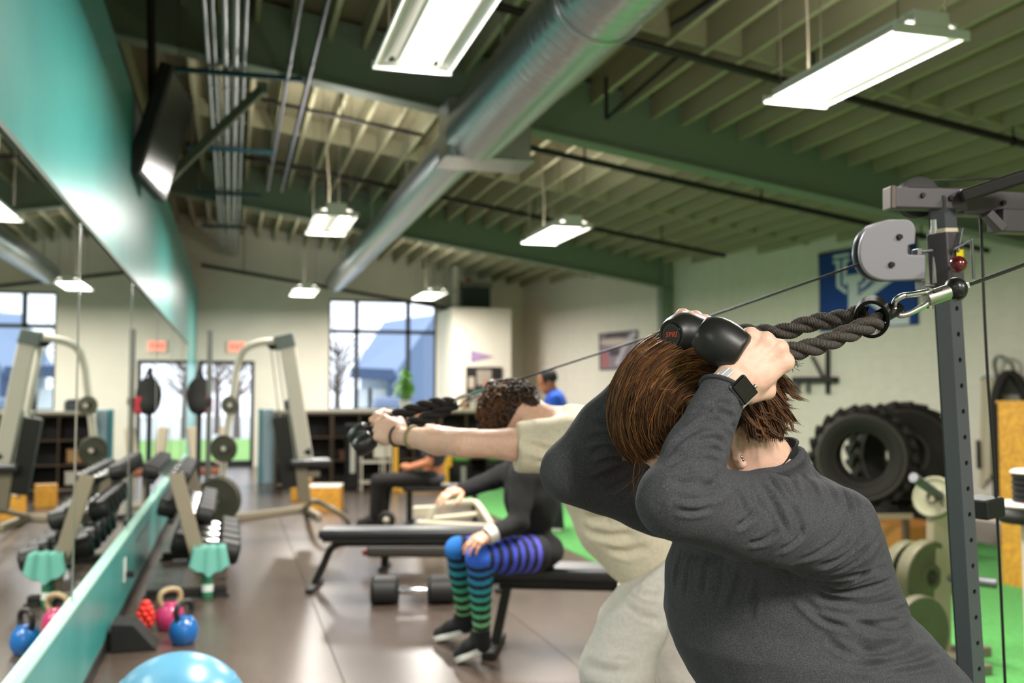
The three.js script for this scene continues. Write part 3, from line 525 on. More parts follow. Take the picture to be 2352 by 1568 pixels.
{ // low shelving with worktop, and what stands on it
  const z = -15.7, xl = onZ(632, 1000, z).x, n = 6, w = 0.86, ord = ['leftmost', 'second', 'third', 'fourth', 'fifth', 'sixth'];
  const top = thing('worktop', 'long cream worktop over the dark shelving below the window', 'worktop', [xl, 0, z]); part('slab', bx(n * w + 0.06, 0.05, 0.5, n * w / 2, 1.165, -0.25, 0.006), mat('#cfc6b6', 0.4), top);
  const items = [[0, 0.18, 0.62, '#b98c5c'], [0, 0.2, 0.24, '#cfc6ba'], [1, 0.2, 0.55, '#6d4a3a'], [2, 0.5, 0.2, '#4d6b57'], [3, 0.3, 0.62, '#7a6a5c']];
  for (let i = 0; i < n; i++) {
    const o = thing('cubby_shelf', ord[i] + ' dark wooden cubby unit under the long worktop', 'shelf unit', [xl + i * w, 0, z], 0, 'cubby units under the worktop');
    part('side_panel', bx(0.03, 1.13, 0.48, 0.016, 0.57, -0.25, 0.002), G.shelfWood, o); part('side_panel', bx(0.03, 1.13, 0.48, w - 0.016, 0.57, -0.25, 0.002), G.shelfWood, o); part('back_panel', bx(w - 0.06, 1.13, 0.02, w / 2, 0.57, -0.47, 0), G.shelfDark, o);
    for (const y of [0.06, 0.4, 0.76, 1.12]) part('shelf', bx(w - 0.064, 0.03, 0.46, w / 2, y, -0.25, 0.002), G.shelfWood, o);
    part('divider', bx(0.025, 1.03, 0.44, w / 2, 0.59, -0.25, 0.002), G.shelfWood, o);
  }
  items.forEach(([i, dx, y, c], k) => { const p = thing('storage_box', ['tan', 'pale', 'brown', 'dark green', 'grey brown'][k] + ' box in the dark shelving under the window', 'box', [xl + i * w + dx + 0.03, y - 0.195 + (y > 0.5 ? -0.01 : 0.05), z - 0.2]); part('box_body', bx(0.22, 0.17, 0.24, 0, 0.1, 0, 0.012), mat(c, 0.8), p); part('lid', bx(0.235, 0.03, 0.25, 0, 0.195, 0, 0.008), mat(c, 0.7), p); });
  // plant
  const pp = onZ(930, 930, z - 0.25), plant = thing('potted_plant', 'bushy green potted plant in front of the window', 'plant', [pp.x, 1.19, z - 0.25]); part('pot', lathe([[0, 0], [0.07, 0], [0.095, 0.14], [0.1, 0.15], [0.09, 0.15], [0.085, 0.13], [0, 0.13]], 24), mat('#cfd3cf', 0.5), plant);
  const lr = rng(77), leaf = mat('#6fae3e', 0.6, 0, { side: THREE.DoubleSide, transmission: 0.3, thickness: 0 });
  for (let i = 0; i < 150; i++) { const a = lr() * 6.28, r = 0.05 + lr() * 0.26, h = 0.14 + lr() * 0.5 * (1 - r * 1.6), s = new THREE.Shape(); s.moveTo(0, 0); s.quadraticCurveTo(0.055, 0.07, 0, 0.18); s.quadraticCurveTo(-0.055, 0.07, 0, 0); const g = new THREE.ShapeGeometry(s, 5); g.rotateX(-0.5 - lr() * 0.9); g.rotateY(a + Math.PI / 2); part('leaf', g.translate(Math.cos(a) * r * 0.7, h, Math.sin(a) * r * 0.7), leaf, plant); if (i % 5 === 0) part('stem', rod(V(0, 0.13, 0), V(Math.cos(a) * r * 0.7, h, Math.sin(a) * r * 0.7), 0.004, 0.003, 5), mat('#49702e', 0.7), plant); }
  // small things along the worktop
  [[672, '#4e555e', 0.3, 'grey'], [1065, '#d9a25a', 0.12, 'tan'], [1088, '#e4ddd0', 0.14, 'white'], [1108, '#b84a5a', 0.16, 'red']].forEach(([px, c, wd, nm]) => { const q = onZ(px, 930, z - 0.2), o = thing('counter_canister', nm + ' canister standing on the worktop', 'canister', [q.x, 1.19, z - 0.2]); part('can', lathe([[0, 0], [wd * 0.4, 0], [wd * 0.42, 0.01], [wd * 0.42, 0.13], [wd * 0.3, 0.15], [0, 0.15]], 20), mat(c, 0.5), o); part('lid', lathe([[0, 0.15], [wd * 0.32, 0.15], [wd * 0.32, 0.18], [0, 0.185]], 20), mat('#ddd8cc', 0.5), o); });
  // pale blue panels by the entrance
  [[593, 604, '#5fa7b4', 'narrow teal'], [604, 630, '#b9d3e2', 'pale blue']].forEach(([p0, p1, c, nm], i) => { const a = onZ(p0, 1000, -16.4), b = onZ(p1, 1000, -16.4), o = thing('folded_mat', nm + ' folded exercise mat standing between the door and the shelving', 'exercise mat', [(a.x + b.x) / 2, 0, -16.4]); for (let k = 0; k < 3; k++) part('mat_fold', bx(b.x - a.x - 0.008, 1.2, 0.055, 0, 0.6, -k * 0.06, 0.02, 2), mat(c, 0.6), o); });
}
{ // benches, dumbbell on the floor, sled frame, wooden boxes
  const flatBench = (c, turn, L, label, legs) => {
    const o = thing('flat_bench', label, 'bench', [c.x, 0, c.z], turn);
    part('pad', bx(L, 0.075, 0.27, 0, 0.405, 0, 0.03, 3), G.pad, o); part('pad_base', bx(L - 0.06, 0.02, 0.24, 0, 0.36, 0, 0.003), M.blackMatte, o); part('spine', bx(L - 0.2, 0.05, 0.06, 0, 0.33, 0, 0.006), G.frame, o);
    legs(o); return o;
  };
  const c1 = at(935, 1222, 7.4);
  flatBench(V(c1.x, 0, c1.z), YAW * -1 + 0.02, 1.28, 'long black flat bench with a curved leg in the middle of the floor', (o) => {
    for (const s of [-1, 1]) { part('leg', [tube([V(s * 0.44, 0.34, 0), V(s * 0.55, 0.3, 0), V(s * 0.62, 0.16, 0), V(s * 0.68, 0.03, 0)], 0.028, 24, 10)], G.frame, o); part('foot', bx(0.06, 0.035, 0.46, s * 0.68, 0.0175, 0, 0.01), M.black, o); }
  });
  const c2 = at(985, 1262, 8.2); const low = thing('low_bench', 'dark low bench pad half hidden under the long flat bench', 'bench', [c2.x, 0, c2.z], -YAW);
  part('pad', bx(1.0, 0.09, 0.26, 0, 0.15, 0, 0.03, 3), mat('#3a352f', 0.55), low); for (const s of [-1, 1]) part('leg', [bx(0.06, 0.1, 0.06, s * 0.36, 0.06, 0, 0.006), bx(0.07, 0.03, 0.36, s * 0.36, 0.015, 0, 0.008)], G.frame, low); part('red_end_cap', bx(0.05, 0.05, 0.06, -0.52, 0.13, 0, 0.01), mat('#8e2424', 0.5), low);
  const c3 = at(1290, 1296, 5.55);
  flatBench(V(c3.x, 0, c3.z), -YAW - 0.12, 0.9, 'black flat bench under the person in striped leggings', (o) => {
    o.children.forEach((m) => { if (m.name !== 'leg') m.position.y += 0.04; });
    for (const s of [-1, 1]) { part('leg', [bar(V(s * 0.3, 0.38, 0), V(s * 0.37, 0.05, 0), 0.05, 0.08, V(0, 0, 1), 0.006)], G.frame, o); part('foot', bx(0.08, 0.05, 0.46, s * 0.38, 0.025, 0, 0.012), M.black, o); }
  });
  const fd = onFloor(955, 1392); hexDumbbell([fd.x, 0.088, fd.z - 0.1], -YAW + 0.06, 'heavy hex dumbbell lying on the floor in front of the bench', undefined, 1.68);
  { const sl = thing('weight_sled', 'cream tubular sled frame with a yellow tip behind the bench', 'sled'), d = 9.75, q = (x, y, dd = d) => at(x, y, dd), tubeM = mat('#d8cfb8', 0.5);
    part('frame', [tube([q(985, 1196, 9.90), q(1000, 1166, 9.90), q(1012, 1160, 9.90), q(1088, 1152, 10.00), q(1096, 1156, 9.95), q(1132, 1208, 9.60)], 0.03, 40, 8), rod(q(960, 1200, 9.90), q(1132, 1210, 9.60), 0.028, 0.028, 8), rod(q(990, 1192, 10.50), q(1100, 1180, 10.60), 0.028, 0.028, 8), rod(q(1096, 1156, 9.95), q(1100, 1180, 10.60), 0.025, 0.025, 8)], tubeM, sl);
    part('push_plate', bar(q(950, 1175, 10.00), q(1000, 1172, 10.00), 0.1, 0.1, V(0, 0, 1), 0.01), tubeM, sl); each('skid', [bx(0.9, 0.05, 0.07, q(1045, 1210).x, 0.03, q(1045, 1210).z, 0.01), bx(0.9, 0.05, 0.07, q(1045, 1210).x + 0.1, 0.03, q(1045, 1210).z - 0.6, 0.01)], tubeM, sl);
    each('sled_post', [rod(V(q(985, 1196, 9.90).x, 0.04, q(985, 1196, 9.90).z), q(985, 1196, 9.90), 0.028, 0.028, 8), rod(V(q(1132, 1208, 9.60).x, 0.04, q(1132, 1208, 9.60).z), q(1132, 1208, 9.60), 0.028, 0.028, 8)], tubeM, sl); part('yellow_tip', rod(q(1128, 1203, 9.60), q(1137, 1216, 9.58), 0.034, 0.034, 10), G.yellow, sl); }
  const woodMap = (r, g, b, seed) => { const n = tilingNoise(1, 1.4, seed); return texture(256, 256, (u, v) => { const k = 0.94 + 0.06 * Math.sin((v * 9 + n(u, v) * 1.4) * 6.28) + n(v, u) * 0.05; return [r * k, g * k, b * k]; }); };
  G.ply = mat('#ffffff', 0.55, 0, { map: woodMap(206, 146, 46, 210) });
  const crate = (c, w, h, d, label, topMat) => { const o = thing('plyo_box', label, 'plyo box', [c.x, 0, c.z], -0.2); for (const [a, b] of [[0, 1], [0, -1]]) part('side_panel', boxUV(bx(w, h, 0.02, 0, h / 2, b * (d / 2 - 0.01), 0.002)), G.ply, o); for (const b of [1, -1]) part('side_panel', boxUV(bx(0.02, h, d - 0.04, b * (w / 2 - 0.01), h / 2, 0, 0.002)), G.ply, o); part('top_panel', boxUV(bx(w, 0.02, d, 0, h + 0.01, 0, 0.002)), topMat ?? G.ply, o); return o; };
  crate(onFloor(748, 1168), 0.4, 0.28, 0.4, 'orange plywood box with a white top left of the seated man', mat('#e9e4da', 0.5)); crate(onFloor(693, 1146), 0.26, 0.26, 0.26, 'small pale wooden block beside the pulldown machine');
  { const c = onFloor(2058, 1262); const tb = thing('plyo_box', 'orange wooden box in front of the tyres', 'plyo box', [c.x - 0.05, 0, c.z + 0.25], 0.2); for (const b of [1, -1]) { part('side_panel', boxUV(bx(0.6, 0.26, 0.02, 0, 0.13, b * 0.24, 0.002)), mat('#9a6424', 0.6), tb); part('side_panel', boxUV(bx(0.02, 0.26, 0.46, b * 0.29, 0.13, 0, 0.002)), mat('#9a6424', 0.6), tb); } part('top_panel', bx(0.6, 0.02, 0.5, 0, 0.27, 0, 0.002), mat('#9a6424', 0.6), tb);
    const a = at(1985, 1186, 8.6), b = at(2096, 1186, 8.6), t = thing('step_rail', 'thin pale wooden rail on short posts before the tyres', 'rail'); part('rail', bar(a, b, 0.05, 0.035, V(0, 0, 1), 0.004), mat('#8d7b62', 0.6), t); for (const p of [a.clone().lerp(b, 0.1), a.clone().lerp(b, 0.85)]) part('post', bx(0.05, p.y - 0.02, 0.05, p.x, (p.y - 0.02) / 2, p.z, 0.004), mat('#4c3a28', 0.7), t); }
  { const c = at(2408, 1080, 7.2), o = thing('plywood_cabinet', 'tall orange plywood cabinet at the right edge', 'cabinet', [c.x + 0.32, 0, c.z - 0.2], 0.0); part('front_panel', boxUV(bx(0.8, 1.36, 0.02, 0, 0.68, 0.2, 0.002)), G.ply, o); for (const s of [-1, 1]) part('side_panel', boxUV(bx(0.02, 1.36, 0.38, s * 0.39, 0.68, 0, 0.002)), G.ply, o); part('top_panel', boxUV(bx(0.8, 0.02, 0.42, 0, 1.37, 0, 0.002)), G.ply, o); part('knot_hole', rod(V(-0.32, 1.22, 0.208), V(-0.32, 1.22, 0.213), 0.03, 0.03, 16), M.black, o); }
}
{ // yellow stand, bags and wire shelf in front of the shelving
  const y = thing('yellow_frame', 'yellow upright frame behind the seated man', 'frame'), q = (px, py) => onZ(px, py, -14.6);
  const a = q(1022, 1118), b = q(1022, 1050), c = q(985, 1050); part('post', bx(0.1, b.y, 0.06, a.x, b.y / 2, -14.6, 0.006), G.yellow, y); part('crossbar', bx(0.32, 0.16, 0.05, a.x - 0.06, b.y - 0.06, -14.6, 0.006), G.yellow, y); part('post', bx(0.07, 0.75, 0.06, q(908, 1100).x, 0.375, -14.6, 0.006), G.yellow, y); part('floor_bar', bx(a.x - q(908, 1100).x, 0.05, 0.06, (a.x + q(908, 1100).x) / 2, 0.025, -14.6, 0.006), G.yellow, y);
  [[1062, 'left'], [1142, 'right']].forEach(([px, s]) => { const p = onZ(px, 1100, -15.1), o = thing('sand_bag', s + ' black upright sand bag with a green top by the shelving', 'sand bag', [p.x, 0, -15.2]); part('bag_body', lathe([[0, 0], [0.15, 0.0], [0.17, 0.04], [0.165, 0.3], [0.15, 0.4], [0, 0.4]], 24), M.blackMatte, o); part('green_top', lathe([[0, 0.4], [0.15, 0.4], [0.13, 0.46], [0.05, 0.5], [0, 0.5]], 24), mat('#5cae3a', 0.7), o); part('white_print', bx(0.08, 0.24, 0.004, 0, 0.2, 0.168, 0.001), mat('#8d8d86', 0.7), o); });
  const w = thing('wire_shelf', 'white wire shelf frame left of the seated man', 'wire shelf', [0, 0, -15.0]), x0 = onZ(828, 1000, -15).x, x1 = onZ(903, 1000, -15).x; for (const x of [x0, (x0 + x1) / 2 + 0.08, x1]) for (const z of [-0.18, 0.18]) part('post', rod(V(x, 0, z), V(x, 0.86, z), 0.012, 0.012, 8), G.pale, w); for (const yy of [0.12, 0.42, 0.84]) part('wire_tier', [bx(x1 - x0, 0.02, 0.02, (x0 + x1) / 2, yy, 0.18, 0.004), bx(x1 - x0, 0.02, 0.02, (x0 + x1) / 2, yy, -0.18, 0.004), ...Array.from({ length: 7 }, (_, i) => bx(0.008, 0.008, 0.36, x0 + (i + 0.5) / 7 * (x1 - x0), yy, 0, 0))], G.pale, w);
  part('white_panel', bx(0.26, 0.3, 0.01, x1 - 0.14, 0.62, -0.17, 0.002), mat('#d8d2c2', 0.6), w);
  const bp = onZ(808, 1060, -15.2), bag = thing('heavy_bag', 'black upright bag with white vertical print by the shelving', 'heavy bag', [bp.x, 0, -15.2]); part('bag_body', lathe([[0, 0], [0.1, 0], [0.11, 0.03], [0.11, 0.95], [0.1, 0.98], [0, 0.98]], 20), M.blackMatte, bag); part('white_print', bx(0.07, 0.5, 0.004, 0, 0.5, 0.108, 0.001), mat('#c9c7be', 0.6), bag);
}
{ // office box in the far right corner with what lies on its roof
  const z = -19.1, x0 = 4.16, x1 = 5.36, o = structure('wall_office', 'cream office cubicle built into the far right corner', 'partition');
  part('front_panel', boxUV(span(x0, x1, 0, 3.1, z - 0.1, z)), M.cream, o); part('side_panel', boxUV(span(x0, x0 + 0.1, 0, 3.1, FZ, z - 0.1)), M.cream, o); part('side_panel', boxUV(span(x1 - 0.1, x1, 0, 3.1, FZ, z - 0.1)), M.cream, o); part('roof_panel', span(x0, x1, 3.1, 3.14, FZ + 0.02, z), M.cream, o);
  const p0 = onZ(1085, 818, z), pn = thing('pennant', 'purple felt pennant on the cream office wall', 'pennant', [p0.x, p0.y, z + 0.012]); const ps = new THREE.Shape(); ps.moveTo(0, 0.11); ps.lineTo(0.42, -0.0); ps.lineTo(0, -0.11); ps.closePath(); part('felt', new THREE.ExtrudeGeometry(ps, { depth: 0.004, bevelEnabled: false }), mat('#a98cb4', 0.9), pn); part('edge_band', bx(0.03, 0.23, 0.006, -0.012, 0, 0.003, 0.001), mat('#8d6d9c', 0.9), pn);
  const a = onZ(1070, 842, z), b = onZ(1152, 905, z), bd = thing('notice_board', 'black notice board with papers and a photo on the office wall', 'notice board', [(a.x + b.x) / 2, (a.y + b.y) / 2 - 0.2, z + 0.02]); const bw = b.x - a.x, bh = a.y - b.y + 0.4;
  part('board', bx(bw, bh, 0.03, 0, 0, 0, 0.004), mat('#1f1b19', 0.8), bd); [[-0.26, 0.16, 0.12, 0.22, '#b9aa97'], [0.0, 0.26, 0.3, 0.3, '#a3988a'], [0.1, 0.1, 0.24, 0.24, '#b87f6c'], [-0.1, -0.12, 0.2, 0.16, '#6b625a']].forEach(([x, y, w, h, c], i) => part('pinned_sheet', bx(w, h, 0.002, x, y, 0.017 + i * 0.002, 0), mat(c, 0.8), bd));
  const c1 = onZ(1088, 700, -19.6); const ac = thing('air_handler', 'dark air handler unit on top of the office cubicle', 'air handler', [c1.x, 3.14, -19.7]); part('cabinet', bx(0.6, 0.44, 0.6, 0, 0.22, 0, 0.01), mat('#3c4a48', 0.6, 0.3), ac); part('grille', Array.from({ length: 6 }, (_, i) => bx(0.5, 0.02, 0.02, 0, 0.06 + i * 0.06, 0.305, 0.002)), mat('#1d2625', 0.6), ac); part('top_duct', bx(0.7, 0.12, 0.45, 0.02, 0.5, 0, 0.01), mat('#8a8880', 0.5, 0.4), ac); part('red_valve', bx(0.12, 0.09, 0.1, -0.12, 0.6, 0.15, 0.02), mat('#a04a3a', 0.5), ac);
  const c2 = onZ(1042, 690, -19.3); const pp = thing('vent_pipe', 'pale vertical vent pipe beside the air handler', 'pipe', [c2.x + 0.05, 3.14, -19.35]); part('pipe', rod(V(0, 0, 0), V(0, ROOF(c2.x) - 3.14 - 0.25, 0), 0.07, 0.07, 16), mat('#c9c4ba', 0.5), pp); part('collar', rod(V(0, 0.3, 0), V(0, 0.36, 0), 0.085, 0.085, 16), mat('#b5b0a6', 0.5), pp);
}
{ // right wall: poster, banner, bracket shelf, ropes, tyres
  const wd = V(RIGHT(BZ) - RIGHT(FZ), 0, BZ - FZ).normalize(), turn = Math.atan2(-wd.z, wd.x) + Math.PI;
  const flat = (name, label, cat, tl, br, tex, rough = 0.8) => { const a = onRight(...tl), b = onRight(...br), w = Math.hypot(a.x - b.x, a.z - b.z), h = a.y - b.y, o = thing(name, label, cat, [(a.x + b.x) / 2, (a.y + b.y) / 2, (a.z + b.z) / 2], 0); const n = V(wd.z, 0, -wd.x); if (n.x > 0) n.negate(); o.position.addScaledVector(n, 0.02); o.rotation.y = Math.atan2(n.x, n.z); part('sheet', (() => { const g = new THREE.PlaneGeometry(w, h, 24, 16), p = g.attributes.position; for (let i = 0; i < p.count; i++) p.setZ(i, 0.006 * Math.sin(p.getX(i) * 9) * Math.sin(p.getY(i) * 5 + 1)); g.computeVertexNormals(); return g; })(), mat('#ffffff', rough, 0, { map: tex, side: THREE.DoubleSide }), o); part('hem', [rod(V(-w / 2, h / 2, 0.004), V(w / 2, h / 2, 0.004), 0.012, 0.012, 8)], mat('#2a2f3c', 0.8), o); return o; };
  flat('wall_poster', 'grey and pink photo poster on the cream block wall', 'poster', [1378, 768], [1467, 847], canvasTexture(256, 220, (c, w, h) => { c.fillStyle = '#8f8088'; c.fillRect(0, 0, w, h); c.fillStyle = '#5f5660'; c.beginPath(); c.ellipse(120, 18, 80, 26, 0, 0, 7); c.fill(); c.fillStyle = '#cdbcb2'; c.beginPath(); c.ellipse(120, 55, 110, 22, 0.05, 0, 7); c.fill(); c.strokeStyle = '#c7bccb'; c.lineWidth = 26; c.beginPath(); c.moveTo(250, 0); c.quadraticCurveTo(180, 60, 120, 190); c.stroke(); c.strokeStyle = '#a9a0b4'; c.lineWidth = 14; c.beginPath(); c.moveTo(240, 70); c.quadraticCurveTo(215, 130, 200, 215); c.stroke(); c.fillStyle = '#b0686e'; c.fillRect(22, 120, 40, 84); c.fillStyle = '#4e4854'; c.fillRect(72, 96, 70, 40); c.fillRect(0, 0, 12, h); c.fillRect(w - 10, 0, 10, h); c.fillRect(0, h - 9, w, 9); }));
  flat('wall_banner', 'blue banner with overlapping white letters behind the pulley', 'banner', [1882, 585], [2112, 745], canvasTexture(512, 512, (c, w, h) => { c.fillStyle = '#0d3f8f'; c.fillRect(0, 0, w, h); c.strokeStyle = '#0a3272'; c.lineWidth = 14; c.strokeRect(7, 7, w - 14, h - 14); c.lineJoin = 'miter'; const letter = (paths, col, lw) => { c.strokeStyle = col; c.lineWidth = lw; for (const p of paths) { c.beginPath(); p.forEach(([x, y], i) => (i ? c.lineTo(x, y) : c.moveTo(x, y))); c.stroke(); } }; const K = [[[190, 190], [190, 480]], [[150, 190], [240, 190]], [[150, 480], [240, 480]], [[410, 190], [210, 340]], [[255, 300], [420, 480]], [[360, 190], [450, 190]], [[370, 480], [470, 480]]], U = [[[130, 50], [130, 220], [170, 262], [250, 262], [292, 220], [292, 50]], [[85, 50], [175, 50]], [[250, 50], [340, 50]]]; letter(U, '#dfe3ea', 56); letter(U, '#0d3f8f', 14); letter(K, '#0d3f8f', 70); letter(K, '#dfe3ea', 52); }));
  { const a = onRight(1830, 872), b = onRight(1928, 872), o = thing('wall_bracket', 'black wall mounted bar bracket right of the raised hands', 'wall bracket'), n = V(wd.z, 0, -wd.x); if (n.x > 0) n.negate(); const out = (p, k) => p.clone().addScaledVector(n, k); const c = onRight(1905, 872), tp = onRight(1905, 800), bt = onRight(1905, 905);
    part('shelf_bar', bar(out(a, 0.05), out(b, 0.05), 0.09, 0.08, V(0, 1, 0), 0.004), M.black, o); part('upright', bar(out(tp, 0.03), out(bt, 0.03), 0.05, 0.05, n, 0.004), M.black, o); part('brace', bar(out(onRight(1868, 818), 0.03), out(onRight(1898, 868), 0.06), 0.04, 0.03, n, 0.003), mat('#4a4743', 0.5, 0.3), o); each('clip', [bar(out(onRight(1835, 878), 0.06), out(onRight(1836, 905), 0.06), 0.1, 0.04, n, 0.004), bar(out(onRight(1862, 878), 0.06), out(onRight(1863, 903), 0.06), 0.05, 0.04, n, 0.004)], mat('#6b6862', 0.5), o); }
  const tyre = (c, axis, R, r, label, bore = 0.5) => { const o = thing('tractor_tyre', label, 'tyre', c); const w = r, ti = R * bore; const prof = [[ti, -w * 0.55], [ti + 0.02, -w * 0.75], [R * 0.72, -w], [R * 0.88, -w * 0.98], [R * 0.965, -w * 0.8], [R * 0.98, 0], [R * 0.965, w * 0.8], [R * 0.88, w * 0.98], [R * 0.72, w], [ti + 0.02, w * 0.75], [ti, w * 0.55], [ti + 0.03, w * 0.5], [R * 0.9, w * 0.6], [R * 0.92, 0], [R * 0.9, -w * 0.6], [ti + 0.03, -w * 0.5], [ti, -w * 0.55]]; const rub = mat('#26231f', 0.8); part('carcass', place(lathe(prof, 56), V(0, 0, 0), axis), rub, o);
    for (let i = 0; i < 22; i++) for (const s of [-1, 1]) { const g = bx(0.05, w * 1.15, 0.07, 0, 0, 0, 0.01); g.rotateX(s * 0.0).rotateZ(0); const h = bx(0.055, w * 1.1, 0.06, 0, s * w * 0.5, 0, 0.008); h.applyMatrix4(new THREE.Matrix4().makeRotationX(s * 0.55)); h.translate(R * 0.985, 0, 0).rotateY((i + (s > 0 ? 0.5 : 0)) / 22 * Math.PI * 2); part('tread_lug', place(h, V(0, 0, 0), axis), rub, o); }
    part('bead_ring', [place(new THREE.TorusGeometry(ti + 0.035, 0.018, 8, 48).rotateX(Math.PI / 2).translate(0, w * 0.72, 0), V(0, 0, 0), axis), place(new THREE.TorusGeometry(R * 0.86, 0.01, 6, 56).rotateX(Math.PI / 2).translate(0, w * 0.98, 0), V(0, 0, 0), axis)], mat('#4b443d', 0.7), o); return o; };
  const t1 = at(1985, 1047, 9.9), t2 = at(2072, 1042, 10.55), axis1 = FWD.clone().multiplyScalar(-0.9).addScaledVector(RGT, -0.42).addScaledVector(UPV, 0.02).normalize(), axis2 = FWD.clone().multiplyScalar(-0.96).addScaledVector(RGT, -0.1).addScaledVector(UPV, 0.06).normalize();
  tyre([t1.x, t1.y, t1.z], V(axis1.x, 0, axis1.z), 0.47, 0.29, 'front tractor tyre with knobbly tread left of the trainer post', 0.5); const T2 = tyre([t2.x, t2.y, t2.z], V(axis2.x, 0, axis2.z), 0.53, 0.2, 'larger tractor tyre leaning behind the front one', 0.36);
  { const h = Math.min(t1.y - 0.47, t2.y - 0.53) - 0.04, o = thing('tyre_platform', 'low black platform under the two tractor tyres', 'platform', [(t1.x + t2.x) / 2, 0, (t1.z + t2.z) / 2], 0.5); part('deck_board', bx(1.7, 0.05, 0.9, 0, h - 0.025, 0, 0.006), M.blackMatte, o); part('plinth', bx(1.6, h - 0.05, 0.8, 0, (h - 0.05) / 2, 0, 0.006), M.blackMatte, o); }
  { const h = onRight(2315, 818), n = V(wd.z, 0, -wd.x); if (n.x > 0) n.negate(); const o = thing('rope_hook', 'grey arched wall hook for the battle rope', 'hook'); const b = (px, py, k) => onRight(px, py).addScaledVector(n, k); part('arch', tube([b(2295, 870, 0.03), b(2298, 830, 0.1), b(2315, 818, 0.14), b(2334, 832, 0.1), b(2340, 872, 0.03)], 0.022, 24, 8), mat('#9d9a92', 0.4, 0.6), o); part('wall_plate', bar(b(2318, 860, 0.012), b(2318, 905, 0.012), 0.3, 0.02, n, 0.004), mat('#9d9a92', 0.4, 0.6), o);
    const r = thing('battle_rope', 'thick black battle rope hanging in loops from the wall hook', 'rope'); for (let i = 0; i < 5; i++) { const dx = i * 8, k = 0.08 + i * 0.035; part('rope_loop', tube([b(2300 + dx, 1150, k), b(2294 + dx, 1000, k), b(2300 + dx, 900, k + 0.03), b(2330 + dx, 856, k + 0.05), b(2362 + dx, 900, k + 0.03), b(2366 + dx, 1000, k), b(2352 + dx, 1150 - i * 12, k)], 0.034, 50, 8), mat('#232019', 0.85), r); }
    const s = thing('hanging_straps', 'pale straps hanging beside the battle rope', 'straps'); for (let i = 0; i < 4; i++) part('strap', bar(b(2262 + i * 9, 870, 0.03 + i * 0.012), b(2258 + i * 9, 1120 - i * 10, 0.03 + i * 0.012), 0.05, 0.008, n, 0.002), mat(['#c8bb9f', '#bfb49c', '#cfc4a8', '#b9ad92'][i], 0.9), s); part('strap_ring', tube([b(2258, 870, 0.04), b(2275, 862, 0.05), b(2292, 870, 0.04)], 0.012, 12, 6), M.galvanised, s); part('black_handle', rod(b(2254, 1010, 0.06), b(2256, 1075, 0.06), 0.02, 0.02, 8), M.black, s); }
}
{ // plate tree behind the trainer post
  const D = 5.4, P = (x, y, d = D) => at(x, y, d), o = thing('plate_tree', 'tan plate tree with pegs behind the trainer post', 'plate tree'); const b = V(P(2150, 1300).x, 0, P(2150, 1300).z);
  part('upright', [bar(V(b.x, 0.05, b.z), P(2158, 1120), 0.11, 0.09, FWD, 0.01)], mat('#a3957c', 0.5), o); part('base', [bx(0.62, 0.06, 0.1, b.x, 0.03, b.z, 0.01), bx(0.1, 0.06, 0.7, b.x, 0.03, b.z, 0.01)], mat('#76705f', 0.5), o);
  const axR = RGT.clone().multiplyScalar(0.8).addScaledVector(FWD, -0.6).normalize();
  part('peg', rod(P(2098, 1096, 5.15), P(2178, 1152, 5.42), 0.025, 0.025, 14), mat('#6f6f72', 0.55, 0.7), o); part('peg', rod(b.clone().setY(P(2140, 1322).y), b.clone().setY(P(2140, 1322).y).addScaledVector(axR, 0.3), 0.025, 0.025, 14), mat('#6f6f72', 0.55, 0.7), o); part('peg', rod(b.clone().setY(P(2140, 1322).y), b.clone().setY(P(2140, 1322).y).addScaledVector(axR, -0.3), 0.025, 0.025, 14), M.galvanised, o);
  const ax2 = FWD.clone().multiplyScalar(-0.9).addScaledVector(RGT, 0.45).normalize();
  weightPlate(P(2146, 1142, 5.38), at(2098, 1096, 5.15).sub(at(2178, 1152, 5.42)).normalize().multiplyScalar(1), 0.115, 0.04, 'small cream green plate on the upper peg of the plate tree', 'plates on the tree', mat('#76755a', 0.6, 0.1));
  const big = mat('#5f5c44', 0.5, 0.15); weightPlate(P(2085, 1312, 5.5), ax2, 0.17, 0.07, 'thick olive plate on the left of the plate tree pair', 'plates on the tree', big); weightPlate(P(2128, 1322, 5.35), ax2, 0.19, 0.08, 'large thick olive plate facing the camera on the plate tree', 'plates on the tree', big);
  weightPlate(V(P(2110, 1500, 5.1).x, 0.2, P(2110, 1500, 5.1).z), ax2, 0.2, 0.06, 'olive plate standing on the floor below the plate tree', 'plates on the tree', mat('#5c5a46', 0.55, 0.15));
}
